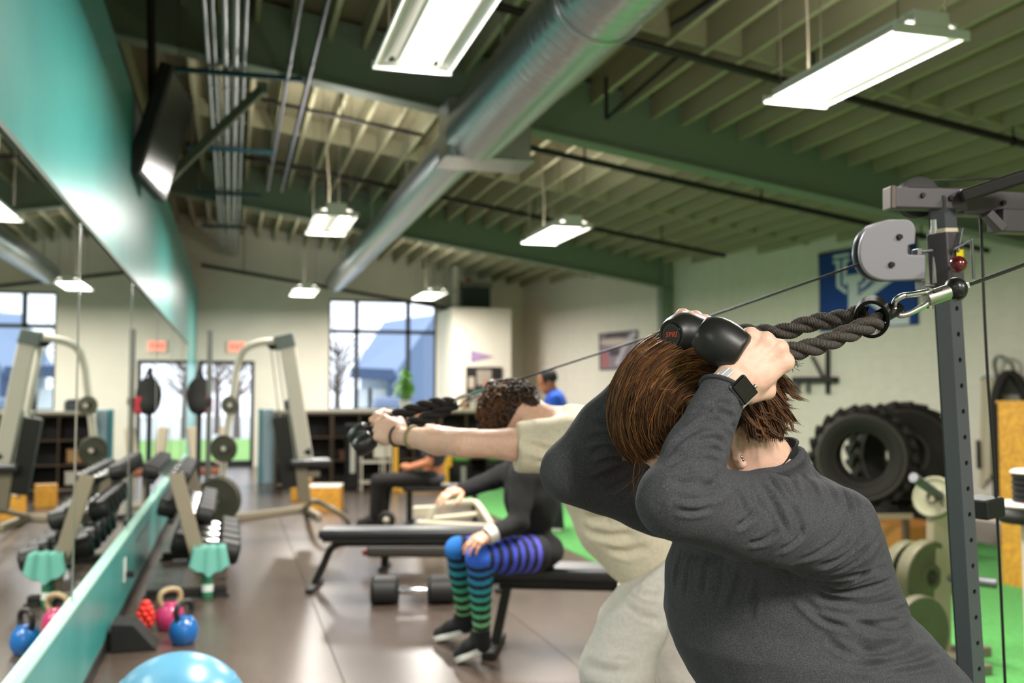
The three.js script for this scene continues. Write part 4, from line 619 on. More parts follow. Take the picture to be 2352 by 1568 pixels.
{ // stack of discs at the right edge
  const D = 4.2, c = at(2368, 1170, D), o = thing('step_stand', 'round black platform with a white top at the right edge', 'stand', [c.x, 0, c.z]); part('top_disc', lathe([[0, c.y + 0.03], [0.13, c.y + 0.03], [0.14, c.y + 0.022], [0.14, c.y + 0.012], [0, c.y + 0.012]], 36), mat('#d6cfc4', 0.4), o); part('rim', lathe([[0, c.y + 0.012], [0.138, c.y + 0.012], [0.138, c.y - 0.04], [0.12, c.y - 0.055], [0, c.y - 0.055]], 36), M.black, o); part('column', rod(V(0, 0.02, 0), V(0, c.y - 0.05, 0), 0.035, 0.04, 16), G.pale, o); part('floor_plate', lathe([[0, 0], [0.2, 0], [0.2, 0.02], [0.05, 0.035], [0, 0.035]], 32), M.black, o);
  const st = thing('weight_disc_stack', 'stack of ribbed black discs with a white cap on the round platform', 'disc stack', [c.x + 0.03, c.y + 0.03, c.z]); for (let i = 0; i < 5; i++) part('disc', lathe([[0, 0], [0.088, 0], [0.094, 0.006], [0.094, 0.016], [0.088, 0.022], [0, 0.022]], 32).translate(0, i * 0.024, 0), M.blackMatte, st); part('cap', lathe([[0, 0.12], [0.1, 0.12], [0.1, 0.128], [0.085, 0.138], [0, 0.138]], 32), mat('#e2d8d0', 0.4), st);
}
{ // screen on the ceiling bracket above the partition
  const P = (x, y, d) => at(x, y, d), o = thing('wall_screen', 'black flat screen tilted on a bracket above the teal wall', 'television');
  const A = P(304, 395, 6.6), B = P(366, 462, 7.5), T = P(392, 132, 6.75), ux = B.clone().sub(A).normalize(), up0 = T.clone().sub(A.clone().lerp(B, 0.4)), uy = up0.addScaledVector(ux, -up0.dot(ux)).normalize(), uz = new THREE.Vector3().crossVectors(ux, uy).normalize(), Wd = A.distanceTo(B), Hh = 0.78, mid = A.clone().lerp(B, 0.5).addScaledVector(uy, Hh / 2), basis = new THREE.Matrix4().makeBasis(ux, uy, uz);
  part('housing', bx(Wd, Hh, 0.09, 0, 0, 0, 0.012).applyMatrix4(basis).translate(...mid.toArray()), M.black, o);
  part('display', bx(Wd - 0.07, Hh - 0.07, 0.006, 0, 0, 0.046, 0.002).applyMatrix4(basis).translate(...mid.toArray()), mat('#0a0b0d', 0.06, 0, { roughness: 0.25 }), o); part('display_back', bx(Wd * 0.7, Hh * 0.6, 0.05, 0, 0, -0.06, 0.01).applyMatrix4(basis).translate(...mid.toArray()), M.black, o);
  part('mount_arm', [rod(mid.clone().addScaledVector(uz, -0.07), V(mid.x - 0.1, 4.3, mid.z), 0.03, 0.03, 10)], M.pipe, o);
  const s = thing('diagonal_brace', 'grey-green diagonal brace between the screen and the conduits', 'brace'); part('brace_bar', bar(P(385, 412, 7.6), P(602, 203, 8.4), 0.07, 0.05, FWD, 0.004), mat('#6e7a6c', 0.5, 0.2), s); part('end_bracket', bx(0.09, 0.1, 0.06, 0, 0, 0, 0.004).translate(...P(602, 203, 8.4).toArray()), mat('#6e7a6c', 0.5, 0.2), s);
}
// ---------- cable trainer at the right ----------
{
  const D = 2.12, P = (x, y, d = D) => at(x, y, d), T = thing('cable_trainer', 'dark grey cable trainer post with rows of holes and pulleys', 'cable machine');
  const grey = mat('#5b565a', 0.45, 0.45), dark = mat('#63666c', 0.33, 0.4), lightFace = dark;
  const top = P(2162, 452), bot = P(2236, 1640), dir = top.clone().sub(bot).normalize(), low = bot.clone().addScaledVector(dir, -(bot.y - 0.04) / dir.y);
  // post: a square tube seen on two faces
  const fx = RGT.clone().multiplyScalar(0.86).addScaledVector(FWD, 0.5); fx.addScaledVector(dir, -fx.dot(dir)).normalize(); const fz = new THREE.Vector3().crossVectors(fx, dir).normalize();
  const L = top.distanceTo(low), mid = top.clone().lerp(low, 0.5), W = 0.039;
  const basis = new THREE.Matrix4().makeBasis(fx, dir, fz);
  // the holed face is a strip with real openings
  const strip = new THREE.Shape(); strip.moveTo(-W / 2, 0); strip.lineTo(W / 2, 0); strip.lineTo(W / 2, L); strip.lineTo(-W / 2, L); strip.closePath();
  const step = 0.0545; for (let y = 0.05; y < L - 0.04; y += step) { const h = new THREE.Path(); h.absellipse(0.002, y, 0.0055, 0.0055, 0, Math.PI * 2); strip.holes.push(h); }
  part('holed_face', new THREE.ExtrudeGeometry(strip, { depth: 0.004, bevelEnabled: false, curveSegments: 8 }).translate(0, -L / 2, W / 2 - 0.004).applyMatrix4(basis).translate(...mid.toArray()), dark, T);
  const side = (x) => bx(0.004, L, W - 0.004, x, 0, -0.002, 0).applyMatrix4(basis).translate(...mid.toArray());
  part('left_face', side(-W / 2 + 0.002), lightFace, T); part('right_face', side(W / 2 - 0.002), dark, T); part('rear_face', bx(W, L, 0.004, 0, 0, -W / 2 + 0.002, 0).applyMatrix4(basis).translate(...mid.toArray()), dark, T);
  const on = (t, a, b) => top.clone().addScaledVector(dir, -t).addScaledVector(fx, a).addScaledVector(fz, b);
  part('guide_rod', rod(on(0.4, 0.034, -0.01), on(L - 0.02, 0.034, -0.01), 0.007, 0.007, 14), M.chrome, T);
  // sleeve carriage on the post with its knob, decal and brackets
  part('post_sleeve', bx(W + 0.012, 0.13, W + 0.012, 0, 0, 0, 0.004, 2).applyMatrix4(basis).translate(...P(2172, 605).toArray()), grey, T);
  part('bushing', bx(W + 0.004, 0.028, W + 0.004, 0, 0, 0, 0.004).applyMatrix4(basis).translate(...P(2168, 540).toArray()), mat('#d8cdb6', 0.5), T);
  part('yellow_decal', bx(0.024, 0.016, 0.001, 0, 0, 0, 0).applyMatrix4(basis).translate(...P(2177, 584).addScaledVector(fz, W / 2 + 0.0068).addScaledVector(fx, 0.004).toArray()), mat('#e8d416', 0.5), T);
  part('red_knob', [new THREE.SphereGeometry(0.0175, 28, 20).translate(...P(2201, 607, 2.045).toArray())], mat('#5e1216', 0.18, 0, { clearcoat: 1 }), T); part('knob_stem', rod(P(2190, 606, 2.09), P(2200, 607, 2.05), 0.008, 0.008, 12), dark, T);
  part('lower_sleeve', bx(W + 0.004, 0.06, W + 0.004, 0, 0, 0, 0.003).applyMatrix4(basis).translate(...P(2176, 660).toArray()), dark, T);
  const rodM = mat('#8f9196', 0.3, 0.9);
  part('pin_lever', [rod(P(2190, 572, 2.07), P(2232, 550, 2.09), 0.0035, 0.0035, 8), rod(P(2232, 550, 2.09), P(2236, 640, 2.1), 0.0035, 0.0035, 8), rod(P(2210, 525, 2.1), P(2200, 578, 2.08), 0.003, 0.003, 8)], rodM, T);
  part('side_bracket', [rod(P(2104, 578), P(2155, 574), 0.0045, 0.0045, 8), rod(P(2104, 578), P(2116, 660), 0.0045, 0.0045, 8), rod(P(2112, 656), P(2160, 654), 0.0045, 0.0045, 8)], rodM, T);
  each('bracket_plate', [bx(0.012, 0.014, 0.02, 0, 0, 0, 0.002).translate(...P(2106, 580).toArray()), bx(0.012, 0.02, 0.02, 0, 0, 0, 0.002).translate(...P(2114, 655).toArray())], rodM, T);
  each('roller', [rod(P(2148, 505), P(2148, 545), 0.009, 0.009, 16), rod(P(2150, 590), P(2152, 650), 0.009, 0.009, 16)], mat('#d9d6cf', 0.25, 0.4), T);
  // pulley housing: a rounded plate with a notch
  const S = new THREE.Shape(), k = D / FOCAL, q = (x, y) => [(x - 2040) * k, -(y - 577) * k];
  S.moveTo(...q(2045, 510)); S.quadraticCurveTo(...q(1968, 512), ...q(1968, 585)); S.quadraticCurveTo(...q(1972, 640), ...q(2030, 643)); S.lineTo(...q(2112, 640)); S.lineTo(...q(2112, 590)); S.lineTo(...q(2080, 590)); S.quadraticCurveTo(...q(2071, 589), ...q(2072, 580)); S.lineTo(...q(2073, 566)); S.quadraticCurveTo(...q(2076, 562), ...q(2088, 560)); S.lineTo(...q(2090, 532)); S.quadraticCurveTo(...q(2086, 510), ...q(2068, 509)); S.closePath();
  const cb = new THREE.Matrix4().makeBasis(RGT, UPV, FWD.clone().negate());
  const housing = (dz, m, name) => part(name, new THREE.ExtrudeGeometry(S, { depth: 0.006, bevelEnabled: true, bevelThickness: 0.003, bevelSize: 0.003, bevelSegments: 3, curveSegments: 20 }).translate(0, 0, dz).applyMatrix4(cb).translate(...P(2040, 577).toArray()), m, T);
  housing(0.016, mat('#8d8b92', 0.45, 0.35), 'pulley_plate'); housing(-0.022, dark, 'pulley_plate');
  part('pulley_wheel', place(lathe([[0, -0.012], [0.052, -0.014], [0.046, 0], [0.052, 0.014], [0, 0.012]], 36), P(2030, 582), FWD), M.black, T);
  for (const [x, y] of [[2055, 547], [2037, 610]]) part('bolt', place(new THREE.CylinderGeometry(0.006, 0.0075, 0.008, 6).translate(0, 0.028, 0), P(x, y), FWD.clone().negate()), mat('#2b2b2c', 0.35, 0.6), T);
  // head of the post
  part('crossbar', bar(P(2038, 456), P(2215, 460), 0.046, 0.046, FWD, 0.005), grey, T); part('crossbar_end', bar(P(2036, 456, 2.118), P(2050, 456, 2.118), 0.05, 0.05, FWD, 0.004), mat('#6a5f58', 0.5, 0.3), T);
  part('head_wheel', place(lathe([[0, -0.012], [0.044, -0.015], [0.038, 0], [0.044, 0.015], [0, 0.012]], 36), P(2106, 454, 2.17), FWD), M.black, T);
  for (const x of [2109, 2172]) part('bolt', place(new THREE.CylinderGeometry(0.005, 0.006, 0.008, 6).translate(0, 0.026, 0), P(x, x === 2109 ? 452 : 459), FWD.clone().negate()), M.black, T);
  part('top_beam', bar(P(2195, 466, 2.14), P(2520, 482, 2.25), 0.055, 0.05, FWD, 0.005), grey, T); part('press_arm', bar(P(2205, 452, 2.08), P(2520, 352, 2.0), 0.028, 0.04, FWD, 0.006), mat('#2a2726', 0.35, 0.4), T);
  part('hanging_block', [bar(P(2285, 508, 2.14), P(2420, 514, 2.18), 0.05, 0.05, FWD, 0.004), bar(P(2265, 490, 2.12), P(2302, 528, 2.12), 0.02, 0.03, FWD, 0.003)], mat('#4c474a', 0.45, 0.4), T);
  part('bolt', place(new THREE.CylinderGeometry(0.005, 0.006, 0.008, 6).translate(0, 0.03, 0), P(2290, 470, 2.17), FWD.clone().negate()), M.black, T);
  // black carriage block low on the post and the floor base
  part('stop_block', bx(0.066, 0.044, 0.07, 0, 0, 0, 0.006).applyMatrix4(basis).translate(...P(2256, 1164, 2.2).toArray()), M.black, T);
  part('white_tag', bx(0.006, 0.05, 0.001, 0, 0, 0, 0).applyMatrix4(basis).translate(...on(0.9, 0.046, -0.005).toArray()), M.white, T);
  part('base', [bx(0.14, 0.04, 0.9, low.x, 0.02, low.z, 0.008), bx(1.1, 0.04, 0.12, low.x + 0.5, 0.02, low.z, 0.008)], dark, T);
  const c1 = single('machine_cable', 'thin cable running up right from the head wheel of the trainer', 'cable', tube([P(2106, 416, 2.17), P(2230, 412, 2.2), P(2520, 396, 2.35)], 0.0026, 16, 8), M.cable);
  const c2 = single('machine_cable', 'thin vertical cable right of the trainer post', 'cable', tube([P(2252, 495, 2.18), P(2266, 820, 2.18), P(2290, 1180, 2.19), P(2312, 1640, 2.2), V(P(2330, 1700, 2.2).x, 0.06, P(2330, 1700, 2.2).z)], 0.0032, 24, 8), M.cable);
}
// ---------- outdoors, seen through the window and the door ----------
{
  structure('ground_outside', 'pale paving and lawn outside the window', 'ground', [span(-30, 40, -0.3, -0.1, -70, FZ - 0.25)], mat('#c9cdc8', 0.9));
  single('lawn', 'strip of lawn outside the glass door', 'lawn', [span(-6, 1.4, -0.1, -0.04, -34, -22.5)], mat('#86b45c', 0.95));
  const h = thing('outside_building', 'blue grey building with a steep roof beyond the window', 'building'), Z = -32, q = (px, py, z = Z) => onZ(px, py, z);
  const blue = mat('#5d7596', 0.8), dark = mat('#46587a', 0.8), pale = mat('#b9c4d2', 0.8);
  const quad = (pts) => { const g = new THREE.BufferGeometry(); const [a, b, c, d] = pts; g.setAttribute('position', new THREE.BufferAttribute(new Float32Array([a, b, c, a, c, d].flatMap((p) => p.toArray())), 3)); g.computeVertexNormals(); return g; };
  const el = q(806, 856), er = q(905, 860), rl = q(882, 738, -35), rr = q(985, 722, -38), br = q(960, 800, -36);
  const down = (p, y) => V(p.x, y, p.z);
  part('roof_slope', [quad([el, er, q(1000, 722, -37), rl])], mat('#8a9dba', 0.7, 0, { side: THREE.DoubleSide }), h);
  part('side_wall', [quad([er, V(er.x + 3, er.y, -40), V(er.x + 3.2, 5.2, -40), q(1000, 722, -37)]), quad([down(er, -0.1), V(er.x + 3, -0.1, -40), V(er.x + 3, er.y, -40), er])], mat('#5d7596', 0.8, 0, { side: THREE.DoubleSide }), h);
  part('eave', [bar(el, er, 0.35, 0.3, V(0, 0, 1), 0.02)], dark, h);
  part('front_wall', [span(el.x + 0.4, er.x, -0.1, el.y, Z - 0.8, Z - 0.6)], pale, h);
  for (const px of [838, 872]) part('archway', [span(q(px, 900).x - 0.3, q(px, 900).x + 0.3, 0, 1.6, Z - 0.62, Z - 0.55)], mat('#e6ecf2', 0.7), h);
  part('column', [span(er.x - 0.15, er.x + 0.1, -0.1, er.y, Z - 0.2, Z + 0.05)], dark, h);
  const car = thing('parked_van', 'blurred dark blue van parked outside the window', 'van'), c0 = q(885, 920, -28); part('van_body', [bx(1.6, 0.75, 1.2, c0.x, 0.55, -28, 0.15, 2), bx(1.0, 0.5, 1.1, c0.x + 0.15, 1.1, -28, 0.18, 2)], mat('#6f83a3', 0.4), car); for (const s of [-1, 1]) part('wheel', rod(V(c0.x + s * 0.5, 0.18, -27.42), V(c0.x + s * 0.5, 0.18, -27.3), 0.26, 0.26, 20), M.black, car);
  const trees = [[775, 880, -34, 'small tree beyond the left window pane', '#6e625c'], [545, 870, -36, 'leafless tree beyond the right half of the glass door', '#7a6b63'], [500, 860, -40, 'leafless tree beyond the left half of the glass door', '#75675f']], tr = rng(55);
  for (const [px, py, z, label, c] of trees) { const p = q(px, py, z), o = thing('outside_tree', label, 'tree', [p.x, -0.1, z]); part('trunk', rod(V(0, 0, 0), V(0, 2.2, 0), 0.14, 0.08, 8), mat('#6e625c', 0.9), o); const br = []; for (let i = 0; i < 60; i++) { const a = tr() * 6.28, y = 1.4 + tr() * 1.6, r = 0.4 + tr() * 1.2; br.push(rod(V(0, y, 0), V(Math.cos(a) * r, y + 0.4 + tr() * 1.1, Math.sin(a) * r), 0.022, 0.006, 5)); } part('branches', br, mat(c, 0.9), o).userData.kind = 'stuff'; }
}
// ---------- the person in front: charcoal sweater, pulling a rope behind the head ----------
const heather = (() => { const r = rng(91), n = tilingNoise(1, 6, 92); return texture(512, 512, (u, v) => { const s = r(); let c = 63 + (r() + r() - 1) * 46 + n(u, v) * 5; if (s > 0.93) c += 52; if (s < 0.06) c -= 36; return [c * 0.99, c * 1.0, c * 1.06]; }); })();
const heatherBump = (() => { const r = rng(93); return texture(256, 256, () => { const c = 90 + r() * 140; return [c, c, c]; }, false); })();
M.sweater = mat('#ffffff', 0.95, 0, { map: heather, bumpMap: heatherBump, bumpScale: 0.0006, sheen: 0.25, sheenColor: lin('#8a8f99'), sheenRoughness: 0.6 });
const skinMap = (r0, g0, b0, seed) => { const n = tilingNoise(1, 2, seed), f = tilingNoise(1, 7, seed + 3), q = rng(seed); return texture(256, 256, (u, v) => { const k = 1 + n(u, v) * 0.035 + f(u, v) * 0.03 + (q() - 0.5) * 0.03, red = 1 + f(v, u) * 0.02; return [r0 * k * red, g0 * k, b0 * k]; }); };
M.skin = mat('#ffffff', 0.5, 0, { map: skinMap(232, 188, 166, 70), sheen: 0.15, sheenColor: lin('#ffc8b0') });
const WOMAN = thing('person', 'person in a charcoal heather sweater pulling a rope behind the head', 'person');
const hands = {};
{
  const T = [[1035, 1842, 8, 0.02, 1.57], [1062, 1832, 26, 0.05, 1.57], [1085, 1775, 98, 0.13, 1.58], [1120, 1795, 148, 0.185, 1.58], [1200, 1785, 222, 0.185, 1.595], [1300, 1787, 256, 0.165, 1.605], [1400, 1803, 276, 0.17, 1.605], [1450, 1832, 296, 0.18, 1.6], [1540, 1893, 314, 0.195, 1.6], [1620, 1950, 318, 0.21, 1.6], [1750, 2010, 300, 0.2, 1.62]]
    .map(([py, cx, half, b, d]) => ({ u: -(py - 784) / FOCAL * d, r: (cx - 1176) / FOCAL * d, a: half / FOCAL * d, b, f: d })).sort((p, q) => p.u - q.u);
  const torso = (x, y, z) => {
    const qx = x - EYE.x, qy = y - EYE.y, qz = z - EYE.z, f = qx * FWD.x + qy * FWD.y + qz * FWD.z, r = qx * RGT.x + qy * RGT.y + qz * RGT.z, u = qx * UPV.x + qy * UPV.y + qz * UPV.z;
    let i = 0; while (i < T.length - 2 && u > T[i + 1].u) i++;
    const A = T[i], B = T[i + 1], t = clamp((u - A.u) / (B.u - A.u), 0, 1), s = t, du = u < T[0].u ? T[0].u - u : u > T[T.length - 1].u ? u - T[T.length - 1].u : 0;
    const a = lerp(A.a, B.a, s), b = lerp(A.b, B.b, s), rr = r - lerp(A.r, B.r, s), ff = f - lerp(A.f, B.f, s), k = Math.sqrt(rr * rr / (a * a) + ff * ff / (b * b)), d = (k - 1) * Math.min(a, b);
    return du > 0 ? Math.hypot(Math.max(d, 0), du) : d;
  };
  const S1 = at(1908, 1222, 1.45), E1 = at(1552, 1146, 1.275), W1 = at(1661, 899, 1.355), S2 = at(1690, 1190, 1.78), E2 = at(1318, 1082, 1.66), W2 = at(1512, 832, 1.6);
  const mid1 = S1.clone().lerp(E1, 0.5).add(V(0, -0.004, 0)), f1 = E1.clone().lerp(W1, 0.42), mid2 = S2.clone().lerp(E2, 0.5), f2 = E2.clone().lerp(W2, 0.4);
  const arm1 = blend([chain([S1, mid1, E1], [0.07, 0.0615, 0.05], 0.02), chain([E1, f1, W1], [0.047, 0.0375, 0.032], 0.02)], 0.012);
  const arm2 = blend([chain([S2, mid2, E2], [0.08, 0.064, 0.053], 0.02), chain([E2, f2, W2], [0.052, 0.047, 0.035], 0.02)], 0.016);
  const body = (x, y, z) => smin(smin(torso(x, y, z), arm1(x, y, z), 0.03), arm2(x, y, z), 0.03);
  // cuffs: the sleeve ends short of the wrist
  const d1 = W1.clone().sub(E1).normalize(), d2 = W2.clone().sub(E2).normalize();
  const wave = (x, y, z) => 0.0016 * noise3(x * 16, y * 16, z * 16);
  const sweaterField = (x, y, z) => Math.max(body(x, y, z) + wave(x, y, z), -1);
  const cut = cutBy(cutBy(sweaterField, W1.clone().addScaledVector(d1, 0.004), d1), W2.clone().addScaledVector(d2, 0.0), d2);
  // the cut planes only act near their own wrist
  const sweaterCut = (x, y, z) => { const b = sweaterField(x, y, z); const p1 = (x - W1.x) * d1.x + (y - W1.y) * d1.y + (z - W1.z) * d1.z - 0.004, n1 = Math.hypot(x - W1.x, y - W1.y, z - W1.z), p2 = (x - W2.x) * d2.x + (y - W2.y) * d2.y + (z - W2.z) * d2.z, n2 = Math.hypot(x - W2.x, y - W2.y, z - W2.z); let d = b; if (n1 < 0.085) d = Math.max(d, p1); if (n2 < 0.085) d = Math.max(d, p2); return d; };
  const [lo, hi] = bounds([at(1230, 820, 1.75), at(1230, 1750, 1.2), at(2330, 1750, 1.4), at(2330, 1000, 1.85), at(1500, 1750, 1.95), at(1480, 1200, 1.15)], 0.02);
  const g = skinOf(sweaterCut, lo, hi, 0.0032);
  const F = (w, d, ...pts) => { const q = pts.map(([x, y]) => castRay(body, x, y)).filter(Boolean); return { w: Math.max(w * 0.95, 0.0045), d: d * 1.12, lip: w > 0.01 ? 0 : 0.5, pts: q.length > 1 ? new THREE.CatmullRomCurve3(q).getPoints(q.length * 6) : q }; };
  const mm = 0.001;
  pressFolds(g, [
    // bend of the near elbow
    F(7 * mm, 9 * mm, [1660, 1101], [1625, 1104], [1585, 1108], [1545, 1112]),
    F(6 * mm, 6 * mm, [1656, 1092], [1620, 1080], [1580, 1082], [1550, 1090]),
    F(6 * mm, 5 * mm, [1650, 1075], [1615, 1062], [1575, 1062]),
    F(7 * mm, 7 * mm, [1662, 1112], [1640, 1130], [1600, 1142], [1545, 1140]),
    F(5 * mm, 4 * mm, [1648, 1108], [1610, 1122], [1570, 1124]),
    // forearm
    F(6 * mm, 5 * mm, [1675, 1000], [1650, 980], [1600, 985], [1560, 1010], [1530, 1045]),
    F(5 * mm, 5 * mm, [1688, 965], [1660, 950], [1640, 938]),
    F(5 * mm, 4 * mm, [1640, 945], [1610, 938], [1590, 945]),
    F(4 * mm, 4 * mm, [1660, 1040], [1630, 1030], [1590, 1040]),
    F(4 * mm, 3.5 * mm, [1668, 1020], [1640, 1008], [1600, 1015]),
    // upper arm and shoulder
    F(5 * mm, 5 * mm, [1735, 1095], [1765, 1130], [1790, 1180], [1806, 1225]),
    F(5 * mm, 5 * mm, [1760, 1090], [1795, 1130], [1830, 1185]),
    F(5 * mm, 4 * mm, [1800, 1088], [1830, 1120], [1850, 1170]),
    F(4 * mm, 3 * mm, [1715, 1098], [1738, 1140], [1760, 1180]),
    F(5 * mm, 6 * mm, [1905, 1085], [1935, 1120], [1950, 1160], [1954, 1190]),
    F(4 * mm, 3.5 * mm, [1930, 1095], [1960, 1135], [1975, 1180], [1978, 1230]),
    F(5 * mm, 4 * mm, [1690, 1210], [1720, 1195], [1735, 1175]),
    F(5 * mm, 4 * mm, [1790, 1265], [1830, 1240], [1850, 1210]),
    F(6 * mm, 4 * mm, [1830, 1290], [1880, 1270], [1930, 1235], [1950, 1195]),
    F(6 * mm, 5 * mm, [1880, 1300], [1930, 1285], [1970, 1255], [1990, 1215]),
    F(5 * mm, 4 * mm, [1895, 1318], [1950, 1300], [2000, 1262], [2020, 1225]),
    // the deep fold under the arm and the creases that fan from it
    F(12 * mm, 16 * mm, [1560, 1262], [1640, 1278], [1730, 1302], [1820, 1332], [1890, 1342], [1930, 1338]),
    F(6 * mm, 7 * mm, [1860, 1340], [1920, 1338], [1980, 1322], [2030, 1300]),
    F(6 * mm, 7 * mm, [1870, 1346], [1940, 1356], [2000, 1350], [2050, 1332]),
    F(7 * mm, 8 * mm, [1850, 1350], [1900, 1378], [1960, 1392], [2030, 1385], [2068, 1374]),
    F(6 * mm, 7 * mm, [1840, 1356], [1880, 1392], [1930, 1412], [1990, 1415]),
    F(6 * mm, 6 * mm, [1830, 1362], [1860, 1395], [1900, 1425], [1950, 1440]),
    F(8 * mm, 9 * mm, [1960, 1480], [2010, 1490], [2060, 1478], [2095, 1455]),
    F(6 * mm, 6 * mm, [1980, 1440], [2040, 1452], [2090, 1440]),
    F(7 * mm, 7 * mm, [1930, 1520], [2000, 1528], [2080, 1512], [2150, 1492]),
    F(6 * mm, 5 * mm, [1900, 1470], [1950, 1500], [2010, 1512]),
    F(6 * mm, 5 * mm, [2010, 1548], [2090, 1540], [2160, 1530]),
    // front of the chest
    F(5 * mm, 4 * mm, [1560, 1255], [1556, 1300], [1550, 1350]), F(5 * mm, 4 * mm, [1585, 1262], [1580, 1310], [1570, 1370]), F(5 * mm, 3.5 * mm, [1625, 1275], [1618, 1320], [1612, 1370]), F(5 * mm, 3 * mm, [1660, 1288], [1655, 1330], [1640, 1390]),
    // more gathers round the elbow, shoulder and side
    F(5 * mm, 4 * mm, [1658, 1108], [1625, 1118], [1590, 1126], [1550, 1128]), F(5 * mm, 4 * mm, [1640, 1160], [1600, 1172], [1550, 1168]), F(5 * mm, 4 * mm, [1652, 1058], [1610, 1048], [1565, 1052], [1530, 1070]),
    F(5 * mm, 4 * mm, [1685, 930], [1650, 925], [1620, 935]), F(5 * mm, 4.5 * mm, [1690, 985], [1660, 968], [1620, 968], [1580, 985]),
    F(5 * mm, 3.5 * mm, [1680, 1110], [1705, 1150], [1720, 1190]), F(5 * mm, 4 * mm, [1780, 1092], [1812, 1135], [1836, 1195], [1845, 1235]), F(5 * mm, 4 * mm, [1840, 1085], [1872, 1125], [1890, 1175]), F(5 * mm, 4 * mm, [1870, 1080], [1905, 1120], [1922, 1165]),
    F(5 * mm, 4 * mm, [1720, 1250], [1760, 1238], [1785, 1215]), F(5 * mm, 4 * mm, [1850, 1320], [1905, 1308], [1955, 1285], [2000, 1245]), F(5 * mm, 4 * mm, [1905, 1330], [1960, 1320], [2010, 1298], [2035, 1270]),
    F(5 * mm, 5 * mm, [1885, 1365], [1945, 1375], [2005, 1370], [2058, 1355]), F(5 * mm, 5 * mm, [1900, 1400], [1965, 1408], [2040, 1404], [2085, 1395]), F(6 * mm, 5 * mm, [1940, 1425], [2000, 1434], [2070, 1425]), F(6 * mm, 5 * mm, [1970, 1495], [2040, 1500], [2110, 1480]), F(5 * mm, 4 * mm, [1700, 1310], [1690, 1350], [1672, 1400]), F(5 * mm, 4 * mm, [1740, 1325], [1735, 1370], [1720, 1420]),
    // far arm
    F(6 * mm, 6 * mm, [1445, 1045], [1410, 1052], [1370, 1068]), F(6 * mm, 6 * mm, [1440, 1035], [1400, 1028], [1355, 1040]), F(5 * mm, 5 * mm, [1440, 1010], [1400, 1000], [1350, 1005]), F(5 * mm, 5 * mm, [1440, 985], [1400, 968], [1365, 965]), F(5 * mm, 5 * mm, [1445, 960], [1420, 935], [1395, 915]), F(6 * mm, 6 * mm, [1430, 1060], [1400, 1085], [1360, 1100]), F(5 * mm, 4 * mm, [1470, 1075], [1440, 1100], [1390, 1130]),
  ]);
  part('sweater', withUV(g, 7.5), M.sweater, WOMAN);
  // cuff rims
  const rim = (c, dir, r, tubeR) => place(new THREE.TorusGeometry(r, tubeR, 8, 40).rotateX(Math.PI / 2), c, dir);
  part('cuff', [rim(W1.clone().addScaledVector(d1, 0.001), d1, 0.0325, 0.0032), rim(W2.clone().addScaledVector(d2, -0.002), d2, 0.034, 0.003)], M.sweater, WOMAN);

  // neckline: outer band of the sweater and the black shirt inside it
  const loop = [[1690, 1094, 1.495], [1745, 1087, 1.492], [1800, 1078, 1.51], [1838, 1052, 1.545], [1838, 1036, 1.585], [1800, 1030, 1.64], [1740, 1040, 1.69], [1690, 1075, 1.68], [1668, 1100, 1.6]].map((q) => at(...q));
  part('collar', tube(loop, 0.0075, 90, 10, true), M.sweater, WOMAN);
  const inner = loop.map((p, i) => p.clone().lerp(at(1752, 1068, 1.585), i >= 3 && i <= 5 ? 0.1 : 0.13).add(V(0, i >= 3 && i <= 6 ? 0.008 : -0.006, 0)));
  const ribbon = (pts, h, dir) => { const c = new THREE.CatmullRomCurve3(pts, true, 'centripetal'), n = 80, pos = [], idx = []; for (let i = 0; i <= n; i++) { const p = c.getPointAt((i % n) / n); pos.push(...p.clone().addScaledVector(dir, h).toArray(), ...p.clone().addScaledVector(dir, -h * 1.6).toArray()); if (i < n) idx.push(i * 2, i * 2 + 1, i * 2 + 2, i * 2 + 1, i * 2 + 3, i * 2 + 2); } const q = new THREE.BufferGeometry(); q.setAttribute('position', new THREE.BufferAttribute(new Float32Array(pos), 3)); q.setIndex(idx); q.computeVertexNormals(); return q; };
  part('undershirt_collar', [ribbon(inner, 0.012, V(0, 1, 0)), tube(inner.map((p) => p.clone().add(V(0, 0.012, 0))), 0.0022, 80, 6, true)], mat('#17171b', 0.9, 0, { side: THREE.DoubleSide }), WOMAN);

  // ----- body: one skin for head, neck, hands and what the clothes cover -----
  const hc = at(1590, 950, 1.515), up = RGT.clone().multiplyScalar(-0.8).addScaledVector(UPV, 0.45).addScaledVector(FWD, -0.22).normalize();
  const front0 = RGT.clone().multiplyScalar(-0.5).addScaledVector(UPV, -0.86); const front = front0.addScaledVector(up, -front0.dot(up)).normalize(), side = new THREE.Vector3().crossVectors(up, front).normalize();
  if (side.dot(FWD) > 0) side.negate();
  const H = (f, u, s) => hc.clone().addScaledVector(front, f).addScaledVector(up, u).addScaledVector(side, s);
  const nose = cap(H(0.095, -0.03, 0), H(0.113, -0.062, 0), 0.009, 0.012);
  const head = blend([ell(H(0, 0.02, 0), front, up, side, 0.1, 0.098, 0.078), ell(H(0.032, -0.07, 0), front, up, side, 0.066, 0.072, 0.058), ball(H(0.062, -0.115, 0), 0.026), ell(H(0.09, -0.005, 0), front, up, side, 0.014, 0.012, 0.05), nose, cap(H(0.088, -0.088, 0.016), H(0.088, -0.088, -0.016), 0.011, 0.011)], 0.022);
  const eyes = [1, -1].map((s) => ball(H(0.088, -0.025, s * 0.032), 0.014));
  const headF = (x, y, z) => { let d = head(x, y, z); for (const e of eyes) d = Math.max(d, -e(x, y, z)); return smin(d, Math.min(...eyes.map((e) => e(x, y, z) + 0.002)), 0.002); };
  const neck = chain([at(1690, 1000, 1.54), at(1738, 1062, 1.57), at(1775, 1130, 1.59)], [0.05, 0.052, 0.066], 0.02);
